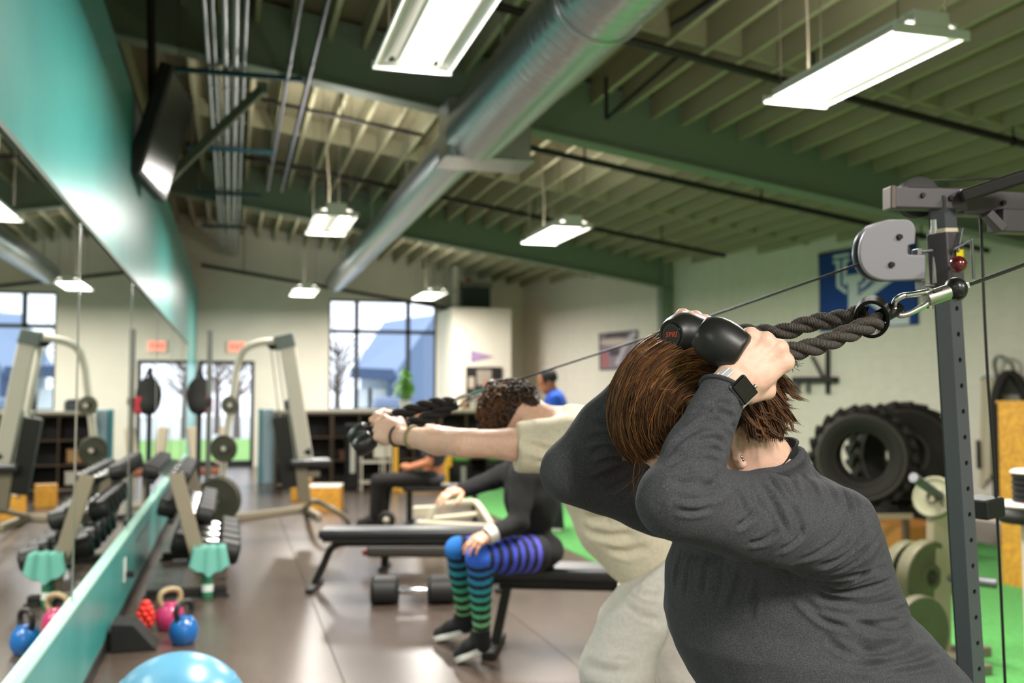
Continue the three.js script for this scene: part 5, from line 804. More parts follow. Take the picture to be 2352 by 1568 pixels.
  const w1 = { f: at(1775, 792, 1.375).sub(at(1668, 893, 1.357)).normalize() };
  w1.n = FWD.clone().multiplyScalar(-1).addScaledVector(RGT, 0.1).addScaledVector(UPV, 0.22); w1.n.addScaledVector(w1.f, -w1.n.dot(w1.f)).normalize();
  w1.s = new THREE.Vector3().crossVectors(w1.f, w1.n).normalize(); if (w1.s.dot(UPV) > 0) w1.s.negate();
  const fist = [[1.15, 1.55, 1.0], [1.2, 1.5, 1.0], [1.2, 1.5, 1.0], [1.15, 1.45, 1.0]];
  const h1 = handField(at(1668, 893, 1.357), w1.f, w1.s, w1.n, 0.96, fist, [[0.02, 0.026, -0.004], [0.05, 0.043, -0.022], [0.078, 0.034, -0.045], [0.092, 0.012, -0.052]]);
  const o2 = at(1520, 822, 1.6), k2 = at(1598, 752, 1.575); const w2f = k2.clone().sub(o2).normalize(), w2n = FWD.clone().addScaledVector(UPV, 0.3); w2n.addScaledVector(w2f, -w2n.dot(w2f)).normalize();
  const w2s = new THREE.Vector3().crossVectors(w2f, w2n).normalize(); if (w2s.dot(UPV) > 0) w2s.negate();
  const h2 = handField(o2, w2f, w2s, w2n, 0.96, fist, [[0.02, 0.026, -0.004], [0.05, 0.043, -0.022], [0.078, 0.034, -0.045], [0.092, 0.012, -0.052]]);
  hands.near = h1; hands.far = h2; hands.n1 = w1; hands.n2 = { f: w2f, n: w2n, s: w2s };
  // tendons on the back of the near hand
  const tendons = h1.knuckles.flatMap((k, i) => [cap(h1.P(0.012, 0.006 - i * 0.004, 0.0135), k.clone().addScaledVector(w1.n, 0.006), 0.0036, 0.0056), ball(k.clone().addScaledVector(w1.n, 0.003).addScaledVector(w1.f, 0.002), 0.0125)]);
  const near = blend([h1.field, blend(tendons, 0.004), cap(at(1650, 920, 1.352), at(1672, 890, 1.357), 0.0265, 0.024)], 0.007);
  const far = blend([h2.field, cap(W2.clone().addScaledVector(d2, -0.03), o2, 0.027, 0.024)], 0.008);
  const trunk = (x, y, z) => Math.max(body(x, y, z) + 0.02, -1);
  const whole = (x, y, z) => smin(Math.min(trunk(x, y, z), near(x, y, z), far(x, y, z)), smin(neck(x, y, z), headF(x, y, z), 0.03), 0.01);
  const trunkOnly = (x, y, z) => smin(trunk(x, y, z), neck(x, y, z), 0.02);
  const hi2 = hi.clone(), g0 = skinOf((x, y, z) => trunkOnly(x, y, z), lo, hi2, 0.013);
  const headBox = bounds([hc], 0.185), g1 = skinOf((x, y, z) => smin(headF(x, y, z), neck(x, y, z), 0.03), headBox[0], headBox[1], 0.0042);
  const b1 = bounds([...h1.knuckles, at(1650, 920, 1.352)], 0.06), g2 = skinOf(near, b1[0], b1[1], 0.0028);
  const b2 = bounds([...h2.knuckles, o2], 0.06), g3 = skinOf(far, b2[0], b2[1], 0.004);
  // ear
  const eo = (castRay((x, y, z) => smin(headF(x, y, z), neck(x, y, z), 0.03), 1694, 1028) ?? H(-0.01, -0.05, 0.07)).addScaledVector(FWD, -0.004);
  const earUp = UPV.clone().multiplyScalar(0.94).addScaledVector(RGT, -0.12).addScaledVector(FWD, -0.1).normalize(), earOut = FWD.clone().multiplyScalar(-1).addScaledVector(RGT, 0.5).normalize(), earFwd = new THREE.Vector3().crossVectors(earUp, earOut).normalize();
  const Q = (a, b, c) => eo.clone().addScaledVector(earUp, a).addScaledVector(earFwd, b).addScaledVector(earOut, c);
  const rimPts = [Q(0.004, 0.012, 0), Q(0.02, 0.011, 0.004), Q(0.029, 0.002, 0.006), Q(0.024, -0.01, 0.008), Q(0.006, -0.014, 0.008), Q(-0.012, -0.009, 0.005), Q(-0.024, 0.001, 0.002), Q(-0.026, 0.007, 0)];
  const earF = blend([chain(rimPts, [0.003, 0.0038, 0.004, 0.004, 0.0038, 0.0045, 0.0068, 0.005], 0.004), ell(Q(0.002, 0.001, -0.002), earUp, earFwd, earOut, 0.025, 0.012, 0.0045), chain([Q(0.016, -0.004, 0.004), Q(0.002, -0.007, 0.005), Q(-0.01, 0, 0.003)], [0.003, 0.0032, 0.003], 0.003)], 0.005);
  const eb = bounds(rimPts, 0.02), g4 = skinOf(earF, eb[0], eb[1], 0.0016);
  part('body', [g0, g1, g2, g3, g4].map((q) => withUV(q, 6)), M.skin, WOMAN);
  part('earring', [new THREE.OctahedronGeometry(0.0028, 1).translate(...Q(-0.012, -0.003, 0.0085).toArray()), new THREE.OctahedronGeometry(0.0026, 1).translate(...Q(-0.017, 0, 0.0085).toArray())], mat('#c9cbe0', 0.08, 1), WOMAN);
  part('finger_ring', place(new THREE.TorusGeometry(0.0108, 0.0014, 8, 24).rotateX(Math.PI / 2), h1.knuckles[2].clone().addScaledVector(w1.f, 0.004).addScaledVector(w1.n, -0.004), w1.f.clone().multiplyScalar(0.5).addScaledVector(w1.n, -0.86)), M.chrome, WOMAN);

  // ----- hair: a cap with strands combed back over the crown -----
  const hairCol = [lin('#2a190e'), lin('#442b17'), lin('#5f3d21'), lin('#7d522d'), lin('#a27343')], hr = rng(301);
  const capShape = blend([ell(H(-0.004, 0.022, 0), front, up, side, 0.108, 0.1, 0.087), ell(H(-0.055, -0.035, 0), front, up, side, 0.055, 0.07, 0.07)], 0.03);
  const snap = (q, lift) => { for (let k = 0; k < 3; k++) { const e = 0.003, d = capShape(q.x, q.y, q.z) - lift, n = V(capShape(q.x + e, q.y, q.z), capShape(q.x, q.y + e, q.z), capShape(q.x, q.y, q.z + e)).subScalar(d + lift).normalize(); q.addScaledVector(n, -d); } return q; };
  const capF = (x, y, z) => { const d = capShape(x, y, z); const q = V(x, y, z).sub(hc), a = q.dot(front), b = q.dot(up); const hairline = Math.max((a - 0.052) * 0.8 + (-b - 0.0) * 0.25 - 0.012, -1); const nape = a > -0.035 ? (-b - 0.04 - 0.4 * Math.max(0, -a)) : -1; return Math.max(d, hairline, nape); };
  const hb = bounds([hc], 0.17), gcap = skinOf(capF, hb[0], hb[1], 0.005);
  const hairMat = mat('#ffffff', 0.45, 0, { vertexColors: true, sheen: 0.3, sheenColor: lin('#c98a4a'), specularIntensity: 0.55 });
  const paint = (q, c) => { const n = q.attributes.position.count, a = new Float32Array(n * 3); for (let i = 0; i < n; i++) c.toArray(a, i * 3); q.setAttribute('color', new THREE.BufferAttribute(a, 3)); return q; };
  const strand = (pts, r, c, seg = 14) => {                         // flat-sided hair lock that tapers to a point
    const curve = new THREE.CatmullRomCurve3(pts), fr = curve.computeFrenetFrames(seg), pos = [], nor = [], idx = [], R = 5;
    for (let i = 0; i <= seg; i++) { const t = i / seg, p = curve.getPoint(t), w = r * Math.min(1, 4 * (1 - t) + 0.08) * Math.min(1, 8 * t + 0.3); for (let k = 0; k < R; k++) { const a = k / R * Math.PI * 2, n = fr.normals[i].clone().multiplyScalar(Math.cos(a)).addScaledVector(fr.binormals[i], Math.sin(a)); pos.push(...p.clone().addScaledVector(n, w).toArray()); nor.push(...n.toArray()); if (i < seg) { const q = i * R + k, s = i * R + (k + 1) % R; idx.push(q, s, q + R, s, s + R, q + R); } } }
    const q = new THREE.BufferGeometry(); q.setAttribute('position', new THREE.BufferAttribute(new Float32Array(pos), 3)); q.setAttribute('normal', new THREE.BufferAttribute(new Float32Array(nor), 3)); q.setIndex(idx); return paint(q, c);
  };
  const pixelOf = (p) => { const q = p.clone().sub(EYE), d = q.dot(FWD); return [1176 + FOCAL * q.dot(RGT) / d, 784 - FOCAL * q.dot(UPV) / d]; };
  const overNeck = (pts) => pts.some((p) => { const [x, y] = pixelOf(p); return (x > 1650 && x < 1712 && y > 955) || (x >= 1712 && y > 1018 + (x > 1815 ? -22 : 0)) ; });
  const locks = [];
  const onCap = (th, ph, lift) => { const c = Math.cos(ph), a = Math.cos(th) * c, b = Math.sin(th) * c; return H(-0.004 + a * (0.108 + lift), 0.022 + b * (0.1 + lift), Math.sin(ph) * (0.087 + lift)); };
  // every clump is a guide line with strands that spread at the root and gather at the tip
  const clump = (guide, n, spread, r, tone) => {
    const c = new THREE.CatmullRomCurve3(guide), P5 = [0, 0.2, 0.4, 0.6, 0.8, 1].map((t) => c.getPoint(t));
    for (let k = 0; k < n; k++) {
      const o = V(hr() - 0.5, hr() - 0.5, hr() - 0.5).multiplyScalar(2 * spread), w = V(hr() - 0.5, hr() - 0.5, hr() - 0.5).multiplyScalar(spread * 0.7), end = 0.8 + hr() * 0.2;
      const pts = P5.map((q, m) => { const t = m / 5, src = m === 5 ? c.getPoint(end) : q; return src.clone().addScaledVector(o, 1 - 0.62 * t).addScaledVector(w, Math.sin(t * 5 + k)); });
      if (overNeck(pts)) continue;
      locks.push(strand(pts, r * (0.6 + hr() * 0.8), hairCol[clamp(Math.floor(tone + (hr() - 0.5) * 2.4), 0, 4)], 10));
    }
  };
  for (let i = 0; i < 640; i++) {
    const ph = Math.asin(clamp(-0.75 + 1.72 * hr(), -0.98, 0.985)), th0 = 0.18 + 0.35 * Math.max(0, ph) * hr() + (hr() < 0.45 ? hr() * 1.7 : hr() * 0.15), len = 1.1 + hr() * 1.5, lift = 0.003 + hr() * 0.006, tw = (hr() - 0.5) * 0.3, wob = hr() * 6;
    const guide = []; for (let k = 0; k <= 7; k++) { const t = k / 7; guide.push(snap(onCap(th0 + len * t, ph + tw * t + 0.07 * Math.sin(wob + t * 4), 0), lift * Math.sin(Math.PI * Math.min(t + 0.1, 0.95)) + 0.0015)); }
    clump(guide, 10, 0.0052, 0.00066, 2.2 + 1.5 * noise3(ph * 6, th0 * 1.2, 2.2));
  }
  // the back of the bob: clumps that leave the head, hang to the nape and flick outwards
  for (let i = 0; i < 330; i++) {
    const ph = (hr() - 0.3) * 1.9, th = 2.3 + hr() * 1.15, a = snap(onCap(th, ph, 0), 0.002), m = snap(onCap(th + 0.3, ph, 0), 0.006), b = snap(onCap(th + 0.55, ph, 0), 0.006 + hr() * 0.014);
    const drop = 0.028 + hr() * 0.056, out = 0.012 + hr() * 0.032, c = b.clone().addScaledVector(UPV, -drop).addScaledVector(RGT, out).addScaledVector(side, (hr() - 0.4) * 0.02), e = c.clone().addScaledVector(UPV, -0.008 + (hr() - 0.4) * 0.012).addScaledVector(RGT, 0.01 + hr() * 0.016);
    clump([a, m, b, b.clone().lerp(c, 0.6).addScaledVector(RGT, 0.004), c, e], 13, 0.005, 0.0007, 2.1 + 1.5 * noise3(ph * 5, th * 3, 7.7));
  }
  // short locks from behind the ear down to the nape
  for (let i = 0; i < 420; i++) { const a = at(1668 + hr() * 110, 915 + hr() * 70, 1.44 + hr() * 0.03), s = castRay(capF, 1670 + hr() * 120, 905 + hr() * 80); if (!s) continue; const b = s.clone().addScaledVector(UPV, -0.02 - hr() * 0.02).addScaledVector(RGT, 0.006 + hr() * 0.012).addScaledVector(FWD, -0.001), c = b.clone().addScaledVector(UPV, -0.012 - hr() * 0.016).addScaledVector(RGT, 0.008 * hr()).addScaledVector(FWD, 0.004); if (!overNeck([s, b, c])) locks.push(strand([s, b, c], 0.0009 + hr() * 0.001, hairCol[clamp(Math.floor(hr() * 4), 0, 3)], 6)); }
  // stray hairs in front of the face
  for (let i = 0; i < 5; i++) { const a = at(1450 + hr() * 40, 1005 + hr() * 25, 1.47), b = at(1420 + hr() * 60, 1080, 1.46), c = at(1385 + hr() * 80, 1150, 1.45); locks.push(strand([a, b, c], 0.0002, hairCol[3], 10)); }
  for (let i = 0; i < 26; i++) { const p0 = onCap(1.2 + hr() * 2.2, 0.2 + hr() * 0.9, 0.006), p1 = p0.clone().add(V((hr() - 0.5) * 0.05, (hr() - 0.2) * 0.04, (hr() - 0.5) * 0.05)), p2 = p1.clone().add(V((hr() - 0.3) * 0.04, (hr() - 0.5) * 0.03, 0.01)); locks.push(strand([p0, p1, p2], 0.00028, hairCol[4], 8)); }
  const hairMesh = part('hair', [paint(withUV(gcap, 1), hairCol[2]), ...locks], hairMat, WOMAN);

  // ----- legs and shoes, below the frame -----
  const Hn = at(2040, 1760, 1.55), Hf = at(1990, 1760, 1.72), Kn = V(Hn.x + 0.02, 0.47, Hn.z - 0.12), Kf = V(Hf.x - 0.16, 0.47, Hf.z - 0.02), An = V(Hn.x + 0.16, 0.09, Hn.z + 0.02), Af = V(Hf.x - 0.2, 0.09, Hf.z + 0.08);
  const legs = blend([chain([Hn, Kn, An], [0.1, 0.062, 0.042], 0.03), chain([Hf, Kf, Af], [0.1, 0.062, 0.042], 0.03), cap(at(2010, 1690, 1.63), at(2015, 1760, 1.63), 0.15, 0.15)], 0.05);
  const lb = bounds([Hn, Hf, Kn, Kf, An, Af, at(2010, 1690, 1.63)], 0.17); lb[0].y = 0.06;
  part('leggings', withUV(skinOf(legs, lb[0], lb[1], 0.014), 3), mat('#1b1d22', 0.85), WOMAN);
  for (const A of [An, Af]) part('shoe', skinOf(blend([cap(V(A.x + 0.03, 0.045, A.z), V(A.x - 0.16, 0.035, A.z - 0.02), 0.04, 0.034), cap(V(A.x, 0.09, A.z), V(A.x, 0.05, A.z), 0.04, 0.04)], 0.03), V(A.x - 0.25, 0, A.z - 0.12), V(A.x + 0.12, 0.18, A.z + 0.12), 0.009), mat('#2a2b30', 0.7), WOMAN);

  // ----- watch on the near wrist -----
  const wc = at(1668, 893, 1.357), wx = w1.f.clone(), watch = thing('wrist_watch', 'smart watch with black screen and silver link band on the near wrist', 'watch');
  const ax = w1.n.clone().multiplyScalar(0.96).addScaledVector(w1.s, 0.28).normalize(), ay = new THREE.Vector3().crossVectors(wx, ax).normalize();
  const base = wc.clone().addScaledVector(wx, 0.006).addScaledVector(w1.s, 0.004), ra = 0.0305, rb = 0.029;
  for (let i = 0; i < 22; i++) { const t = (i + 0.5) / 22 * Math.PI * 2; if (Math.cos(t) > 0.72) continue; const p = base.clone().addScaledVector(ax, Math.cos(t) * ra).addScaledVector(ay, Math.sin(t) * rb), out = ax.clone().multiplyScalar(Math.cos(t)).addScaledVector(ay, Math.sin(t)).normalize(), tang = new THREE.Vector3().crossVectors(wx, out); const q = bx(0.022, 0.003, 0.0078, 0, 0, 0, 0.0012); q.applyMatrix4(new THREE.Matrix4().makeBasis(wx, out, tang)); part('band_link', q.translate(...p.toArray()), mat('#e9e9ea', 0.35, 0.35), watch); }
  const cb = new THREE.Matrix4().makeBasis(wx, ax, new THREE.Vector3().crossVectors(wx, ax)), cp = base.clone().addScaledVector(ax, ra + 0.003);
  part('case', bx(0.0285, 0.0095, 0.034, 0, 0, 0, 0.0045, 3).applyMatrix4(cb).translate(...cp.toArray()), mat('#c9cacc', 0.2, 1), watch);
  part('screen', bx(0.0255, 0.004, 0.031, 0, 0.0038, 0, 0.0019, 3).applyMatrix4(cb).translate(...cp.toArray()), mat('#050506', 0.12), watch);
  part('crown', place(new THREE.CylinderGeometry(0.0032, 0.0032, 0.003, 14), cp.clone().addScaledVector(wx, 0.0157).addScaledVector(new THREE.Vector3().crossVectors(wx, ax), 0.008), wx), mat('#c9cacc', 0.2, 1), watch);
}
// ---------- rope attachment, snap hook and cable ----------
function twisted(points, R, pitch, parent, name = 'rope_strand', phase0 = 0, material = M.rope, seg = 150) {
  const c = new THREE.CatmullRomCurve3(points, false, 'centripetal'), L = c.getLength(), fr = c.computeFrenetFrames(seg);
  // parallel frames come from three; three strands wind round the middle line
  for (let s = 0; s < 3; s++) {
    const pts = []; for (let i = 0; i <= seg; i++) { const t = i / seg, a = t * L / pitch * Math.PI * 2 + s * Math.PI * 2 / 3 + phase0, p = c.getPointAt(t); pts.push(p.addScaledVector(fr.normals[i], Math.cos(a) * R * 0.56).addScaledVector(fr.binormals[i], Math.sin(a) * R * 0.56)); }
    const g = new THREE.TubeGeometry(new THREE.CatmullRomCurve3(pts), seg * 2, R * 0.52, 14, false), p = g.attributes.position, n = g.attributes.normal, uv = g.attributes.uv;
    // yarn ridges run round each strand at a steep angle
    for (let i = 0; i < p.count; i++) { const w = Math.sin((uv.getX(i) * L / 0.0036 + uv.getY(i) * 2) * Math.PI * 2) * R * 0.022; p.setXYZ(i, p.getX(i) + n.getX(i) * w, p.getY(i) + n.getY(i) * w, p.getZ(i) + n.getZ(i) * w); }
    part(name, g, material, parent);
  }
  return c;
}
M.rope = mat('#ffffff', 0.72, 0, { map: (() => { const r = rng(141); const t = texture(256, 64, (u, v) => { const k = 0.8 + 0.42 * Math.sin((u * 32 + v * 2) * Math.PI * 2) + (r() - 0.5) * 0.35; return [84 * k, 76 * k, 70 * k]; }); t.repeat.set(5, 1); return t; })(), bumpMap: (() => { const t = texture(256, 64, (u, v) => { const k = 128 + 120 * Math.sin((u * 32 + v * 2) * Math.PI * 2); return [k, k, k]; }, false); t.repeat.set(5, 1); return t; })(), bumpScale: 0.0007 });
M.rubber = mat('#1b1a19', 0.42, 0, { clearcoat: 0.15, clearcoatRoughness: 0.4 });
function bulb(parent, center, axis, name = 'rubber_end') {           // axis points to the free end
  const prof = [[0.0, -0.034], [0.02, -0.034], [0.0262, -0.032], [0.0285, -0.028], [0.0318, -0.012], [0.033, 0.002], [0.0318, 0.014], [0.028, 0.025], [0.0235, 0.0315], [0.0222, 0.0335], [0.0206, 0.0335], [0.0198, 0.031], [0, 0.0305]];
  const b = part(name, place(lathe(prof, 44), center, axis), M.rubber, parent);
  part('end_cap', place(lathe([[0, 0.0322], [0.0172, 0.0322], [0.0184, 0.031], [0.0184, 0.028]], 36), center, axis), mat('#0c0c0d', 0.12, 0, { clearcoat: 1 }), b);
  return b;
}
{
  const R = thing('rope_attachment', 'black twisted rope attachment with rubber ends held behind the head', 'rope');
  const gripN = hands.near.P(0.088, -0.002, -0.026), gripF = hands.far.P(0.088, -0.002, -0.026);
  const bN = at(1657, 787, 1.372), bF = at(1575, 768, 1.475);
  const axN = RGT.clone().multiplyScalar(-0.76).addScaledVector(UPV, 0.44).addScaledVector(FWD, 0.3).normalize();
  const axF = RGT.clone().multiplyScalar(-0.74).addScaledVector(FWD, -0.62).addScaledVector(UPV, -0.03).normalize();
  bulb(R, bN, axN); const farEnd = bulb(R, bF, axF);
  // lettering on the end cap that faces the camera
  const capTex = canvasTexture(256, 256, (c, w, h) => { c.fillStyle = '#0b0b0c'; c.fillRect(0, 0, w, h); c.strokeStyle = '#3a3a3c'; c.lineWidth = 5; c.beginPath(); c.arc(128, 128, 112, 0, 7); c.stroke(); c.fillStyle = '#d8352a'; c.font = 'italic bold 78px sans-serif'; c.textAlign = 'center'; c.textBaseline = 'middle'; c.fillText('SPRI', 128, 122); });
  const disc = new THREE.CircleGeometry(0.017, 40), zAx = axF.clone(), xAx = new THREE.Vector3().crossVectors(V(0, 1, 0), zAx).normalize(), yAx = new THREE.Vector3().crossVectors(zAx, xAx);
  disc.applyMatrix4(new THREE.Matrix4().makeBasis(xAx, yAx, zAx)).translate(...bF.clone().addScaledVector(axF, 0.0327).toArray());
  part('printed_badge', disc, mat('#ffffff', 0.18, 0, { map: capTex, clearcoat: 0.8 }), farEnd);
  const eye = at(2004, 728, 1.43);
  const near = [bN.clone().addScaledVector(axN, -0.03), gripN, at(1818, 806, 1.392), at(1876, 794, 1.395), at(1942, 768, 1.398), at(1992, 747, 1.405), at(2018, 738, 1.42)];
  const far = [bF.clone().addScaledVector(axF, -0.03), gripF.clone().lerp(at(1690, 772, 1.5), 0.4), at(1797, 762, 1.49), at(1857, 743, 1.48), at(1928, 731, 1.465), at(1962, 723, 1.45), at(1992, 718, 1.445)];
  twisted(near, 0.0128, 0.082, R, 'rope_strand', 0.4);
  twisted(far, 0.0126, 0.082, R, 'rope_strand', 2.1);
  // frayed fibres where the near rope leaves the hand
  const fr = rng(17), fib = []; for (let i = 0; i < 46; i++) { const a = at(1806 + fr() * 22, 812 + fr() * 16, 1.385), b = a.clone().add(V((fr() - 0.4) * 0.012, -0.005 - fr() * 0.007, (fr() - 0.3) * 0.01)), c = b.clone().add(V((fr() - 0.2) * 0.014, (fr() - 0.6) * 0.011, (fr() - 0.5) * 0.008)); fib.push(tube([a, b, c], 0.00035, 6, 4)); }
  for (let i = 0; i < 34; i++) { const a = at(1985 + fr() * 40, 715 + fr() * 30, 1.408), b = a.clone().add(V((fr() - 0.5) * 0.012, (fr() - 0.3) * 0.01, (fr() - 0.3) * 0.008)); fib.push(tube([a, a.clone().lerp(b, 0.5).add(V(0, 0.002, 0)), b], 0.0003, 5, 4)); }
  const fz = part('frayed_fibres', fib, M.rope, R); fz.userData.kind = 'stuff';
  // flat black collar that the rope is threaded through
  const blk = mat('#1a1817', 0.32, 0.6), ringC = at(2003, 727, 1.423), axis = at(2040, 712, 1.44).sub(at(1965, 742, 1.4)).normalize();
  const ring = new THREE.Shape(); ring.absellipse(0, 0, 0.0235, 0.027, 0, Math.PI * 2); const hole = new THREE.Path(); hole.absellipse(0, 0, 0.0205, 0.024, 0, Math.PI * 2); ring.holes.push(hole);
  const rg = new THREE.ExtrudeGeometry(ring, { depth: 0.028, bevelEnabled: true, bevelThickness: 0.001, bevelSize: 0.001, bevelSegments: 2, curveSegments: 40 }).translate(0, 0, -0.014);
  const rz = axis.clone().multiplyScalar(0.55).addScaledVector(FWD, 0.75).addScaledVector(UPV, 0.22).normalize(), rx = new THREE.Vector3().crossVectors(V(0, 1, 0), rz).normalize(), ry = new THREE.Vector3().crossVectors(rz, rx);
  part('collar', rg.applyMatrix4(new THREE.Matrix4().makeBasis(rx, ry, rz)).translate(...ringC.toArray()), blk, R);
  const tab = new THREE.Shape(); tab.absellipse(0, 0, 0.0105, 0.0105, Math.PI / 2, -Math.PI / 2, true); tab.lineTo(-0.034, -0.0105); tab.lineTo(-0.034, 0.0105); tab.closePath(); const th = new THREE.Path(); th.absellipse(0, 0, 0.0055, 0.0055, 0, Math.PI * 2); tab.holes.push(th);
  const tz = UPV.clone().multiplyScalar(0.72).addScaledVector(FWD, -0.62).normalize(), tx = axis.clone().addScaledVector(tz, -axis.dot(tz)).normalize(), ty = new THREE.Vector3().crossVectors(tz, tx);
  part('eyelet_tab', new THREE.ExtrudeGeometry(tab, { depth: 0.004, bevelEnabled: true, bevelThickness: 0.0008, bevelSize: 0.0008, bevelSegments: 2 }).translate(0, 0, -0.002).applyMatrix4(new THREE.Matrix4().makeBasis(tx, ty, tz)).translate(...at(2058, 708, 1.436).toArray()), blk, R);

  const K = thing('snap_hook', 'silver snap hook joining the rope to the cable', 'carabiner');
  const hook = [[2054, 706, 1.436], [2057, 690, 1.431], [2072, 680, 1.43], [2100, 676, 1.432], [2128, 672, 1.436], [2140, 678, 1.438], [2132, 695, 1.436], [2108, 710, 1.432], [2082, 722, 1.43], [2066, 724, 1.431], [2057, 716, 1.434]].map((q) => at(...q));
  part('hook_frame', tube(hook, 0.0044, 90, 10, true), mat('#c9c9c3', 0.25, 1), K);
  part('gate', rod(at(2080, 679, 1.428), at(2124, 672, 1.433), 0.0036, 0.0036, 12), mat('#b9bab6', 0.22, 1), K);
  const s0 = at(2126, 688, 1.437), s1 = at(2184, 668, 1.445), sd = s1.clone().sub(s0).normalize();
  const swivel = thing('cable_swivel', 'silver swivel barrel with black rubber ball stop on the cable end', 'cable end');
  part('barrel', [place(lathe([[0, 0], [0.0092, 0.0], [0.0112, 0.002], [0.0112, 0.037], [0.0098, 0.039], [0, 0.039]], 28), s0, sd)], mat('#c4c2b8', 0.3, 1), swivel);
  part('cross_pin', rod(s0.clone().addScaledVector(sd, 0.007).addScaledVector(UPV, 0.014), s0.clone().addScaledVector(sd, 0.007).addScaledVector(UPV, -0.015), 0.0052, 0.0052, 14), mat('#b4b4b0', 0.25, 1), swivel);
  part('slot', place(bx(0.004, 0.015, 0.0035, 0, 0, 0, 0.001), s0.clone().addScaledVector(sd, 0.016).addScaledVector(UPV, 0.008).addScaledVector(FWD, -0.0085), sd), M.black, swivel);
  const stop = part('rubber_stop', place(lathe([[0, 0], [0.008, 0], [0.0115, 0.003], [0.0165, 0.008], [0.0175, 0.014], [0.0165, 0.0205], [0.0125, 0.0255], [0.007, 0.028], [0, 0.028]], 32), s1.clone().addScaledVector(sd, -0.006), sd), mat('#151514', 0.35, 0, { clearcoat: 0.4 }), swivel);
  for (let i = 0; i < 12; i++) { const a = i / 12 * Math.PI * 2, g = bx(0.0016, 0.012, 0.003, 0, 0.006, 0.0128, 0.0006); g.rotateX(-0.32); g.rotateY(a); part('rib', place(g, s1.clone().addScaledVector(sd, -0.006), sd), mat('#1f1f1e', 0.3), stop); }
  part('ferrule', place(bx(0.0085, 0.009, 0.0085, 0, 0.004, 0, 0.001), s1.clone().addScaledVector(sd, 0.021), sd), mat('#d9d9d4', 0.3, 0.7), swivel);
  const c = single('pull_cable', 'black steel cable running from the swivel to the right edge', 'cable', [tube([s1.clone().addScaledVector(sd, 0.022), at(2352, 608, 1.56), at(2560, 522, 1.75)], 0.0029, 20, 10)], M.cable);
}
// ---------- the other people ----------
function headField(c, front, up, size = 1) {                        // a head with brow, nose, lips, chin, eye hollows and ears
  const side = new THREE.Vector3().crossVectors(up, front).normalize(), H = (f, u, s) => c.clone().addScaledVector(front, f * size).addScaledVector(up, u * size).addScaledVector(side, s * size), S = size;
  const main = blend([ell(H(0, 0.02, 0), front, up, side, 0.1 * S, 0.1 * S, 0.078 * S), ell(H(0.03, -0.065, 0), front, up, side, 0.066 * S, 0.07 * S, 0.058 * S), ball(H(0.064, -0.112, 0), 0.025 * S), ell(H(0.09, 0.0, 0), front, up, side, 0.014 * S, 0.012 * S, 0.05 * S), cap(H(0.096, -0.025, 0), H(0.115, -0.058, 0), 0.009 * S, 0.012 * S), cap(H(0.09, -0.085, 0.016), H(0.09, -0.085, -0.016), 0.01 * S, 0.01 * S)], 0.02 * S);
  const ears = blend([1, -1].map((s) => ell(H(-0.01, -0.03, s * 0.08), front, up, side, 0.02 * S, 0.032 * S, 0.009 * S)), 0.004);
  const eyes = [1, -1].map((s) => ball(H(0.094, -0.022, s * 0.032), 0.014 * S));
  const f = (x, y, z) => { let d = main(x, y, z); for (const e of eyes) d = Math.max(d, -e(x, y, z)); return smin(d, ears(x, y, z), 0.006); };
  return { field: f, H, side };
}
const flesh = (m, list, parent) => part('body', list.map((q) => withUV(q, 5)), m, parent);
function cloth(name, field, pts, pad, cell, material, parent, folds, uv = 4) { const [lo, hi] = bounds(pts, pad), g = skinOf(field, lo, hi, cell); if (folds) pressFolds(g, folds); return part(name, withUV(g, uv), material, parent); }
const fabric = (r0, g0, b0, seed) => { const n = tilingNoise(1, 4, seed), q = rng(seed); return texture(256, 256, (u, v) => { const k = 1 + n(u, v) * 0.04 + (q() - 0.5) * 0.1; return [r0 * k, g0 * k, b0 * k]; }); };
const shoe = (toe, heel, parent, sole = '#e6e2da', upper = '#1b1a1c', w = 0.042) => {
  const d = toe.clone().sub(heel), f = d.clone().normalize(), s = new THREE.Vector3().crossVectors(f, V(0, 1, 0)).normalize(), n = new THREE.Vector3().crossVectors(s, f), q = (a, b, c) => heel.clone().addScaledVector(d, a).addScaledVector(n, b).addScaledVector(s, c), o = new THREE.Group(); o.name = 'shoe'; parent.add(o);
  const up = blend([cap(q(0.12, 0.055, 0), q(0.5, 0.06, 0), w, w * 0.95), cap(q(0.5, 0.055, 0), q(0.88, 0.04, 0), w * 0.95, w * 0.75), cap(q(0.12, 0.055, 0), q(0.18, 0.1, 0), w, w * 0.9)], 0.02);
  const pts = [q(0, 0, 0), q(1, 0, 0), q(0.2, 0.14, 0)]; const b = bounds(pts, 0.07);
  part('upper', skinOf((x, y, z) => Math.max(up(x, y, z), -((x - heel.x) * n.x + (y - heel.y) * n.y + (z - heel.z) * n.z) + 0.022), b[0], b[1], 0.009), mat(upper, 0.8), o);
  const sh = new THREE.Shape(), L = d.length(); sh.moveTo(0.03, -w * 0.8); sh.quadraticCurveTo(L * 0.5, -w * 0.75, L * 0.7, -w * 1.02); sh.quadraticCurveTo(L * 1.02, -w * 0.9, L, 0); sh.quadraticCurveTo(L * 1.02, w * 0.9, L * 0.7, w * 1.02); sh.quadraticCurveTo(L * 0.5, w * 0.75, 0.03, w * 0.8); sh.quadraticCurveTo(-0.015, 0, 0.03, -w * 0.8);
  part('sole', new THREE.ExtrudeGeometry(sh, { depth: 0.022, bevelEnabled: true, bevelSize: 0.004, bevelThickness: 0.004, bevelSegments: 2 }).applyMatrix4(new THREE.Matrix4().makeBasis(f, s.clone().negate(), n)).translate(...heel.clone().addScaledVector(n, 0.004).toArray()), mat(sole, 0.6), o);
  return o;
};
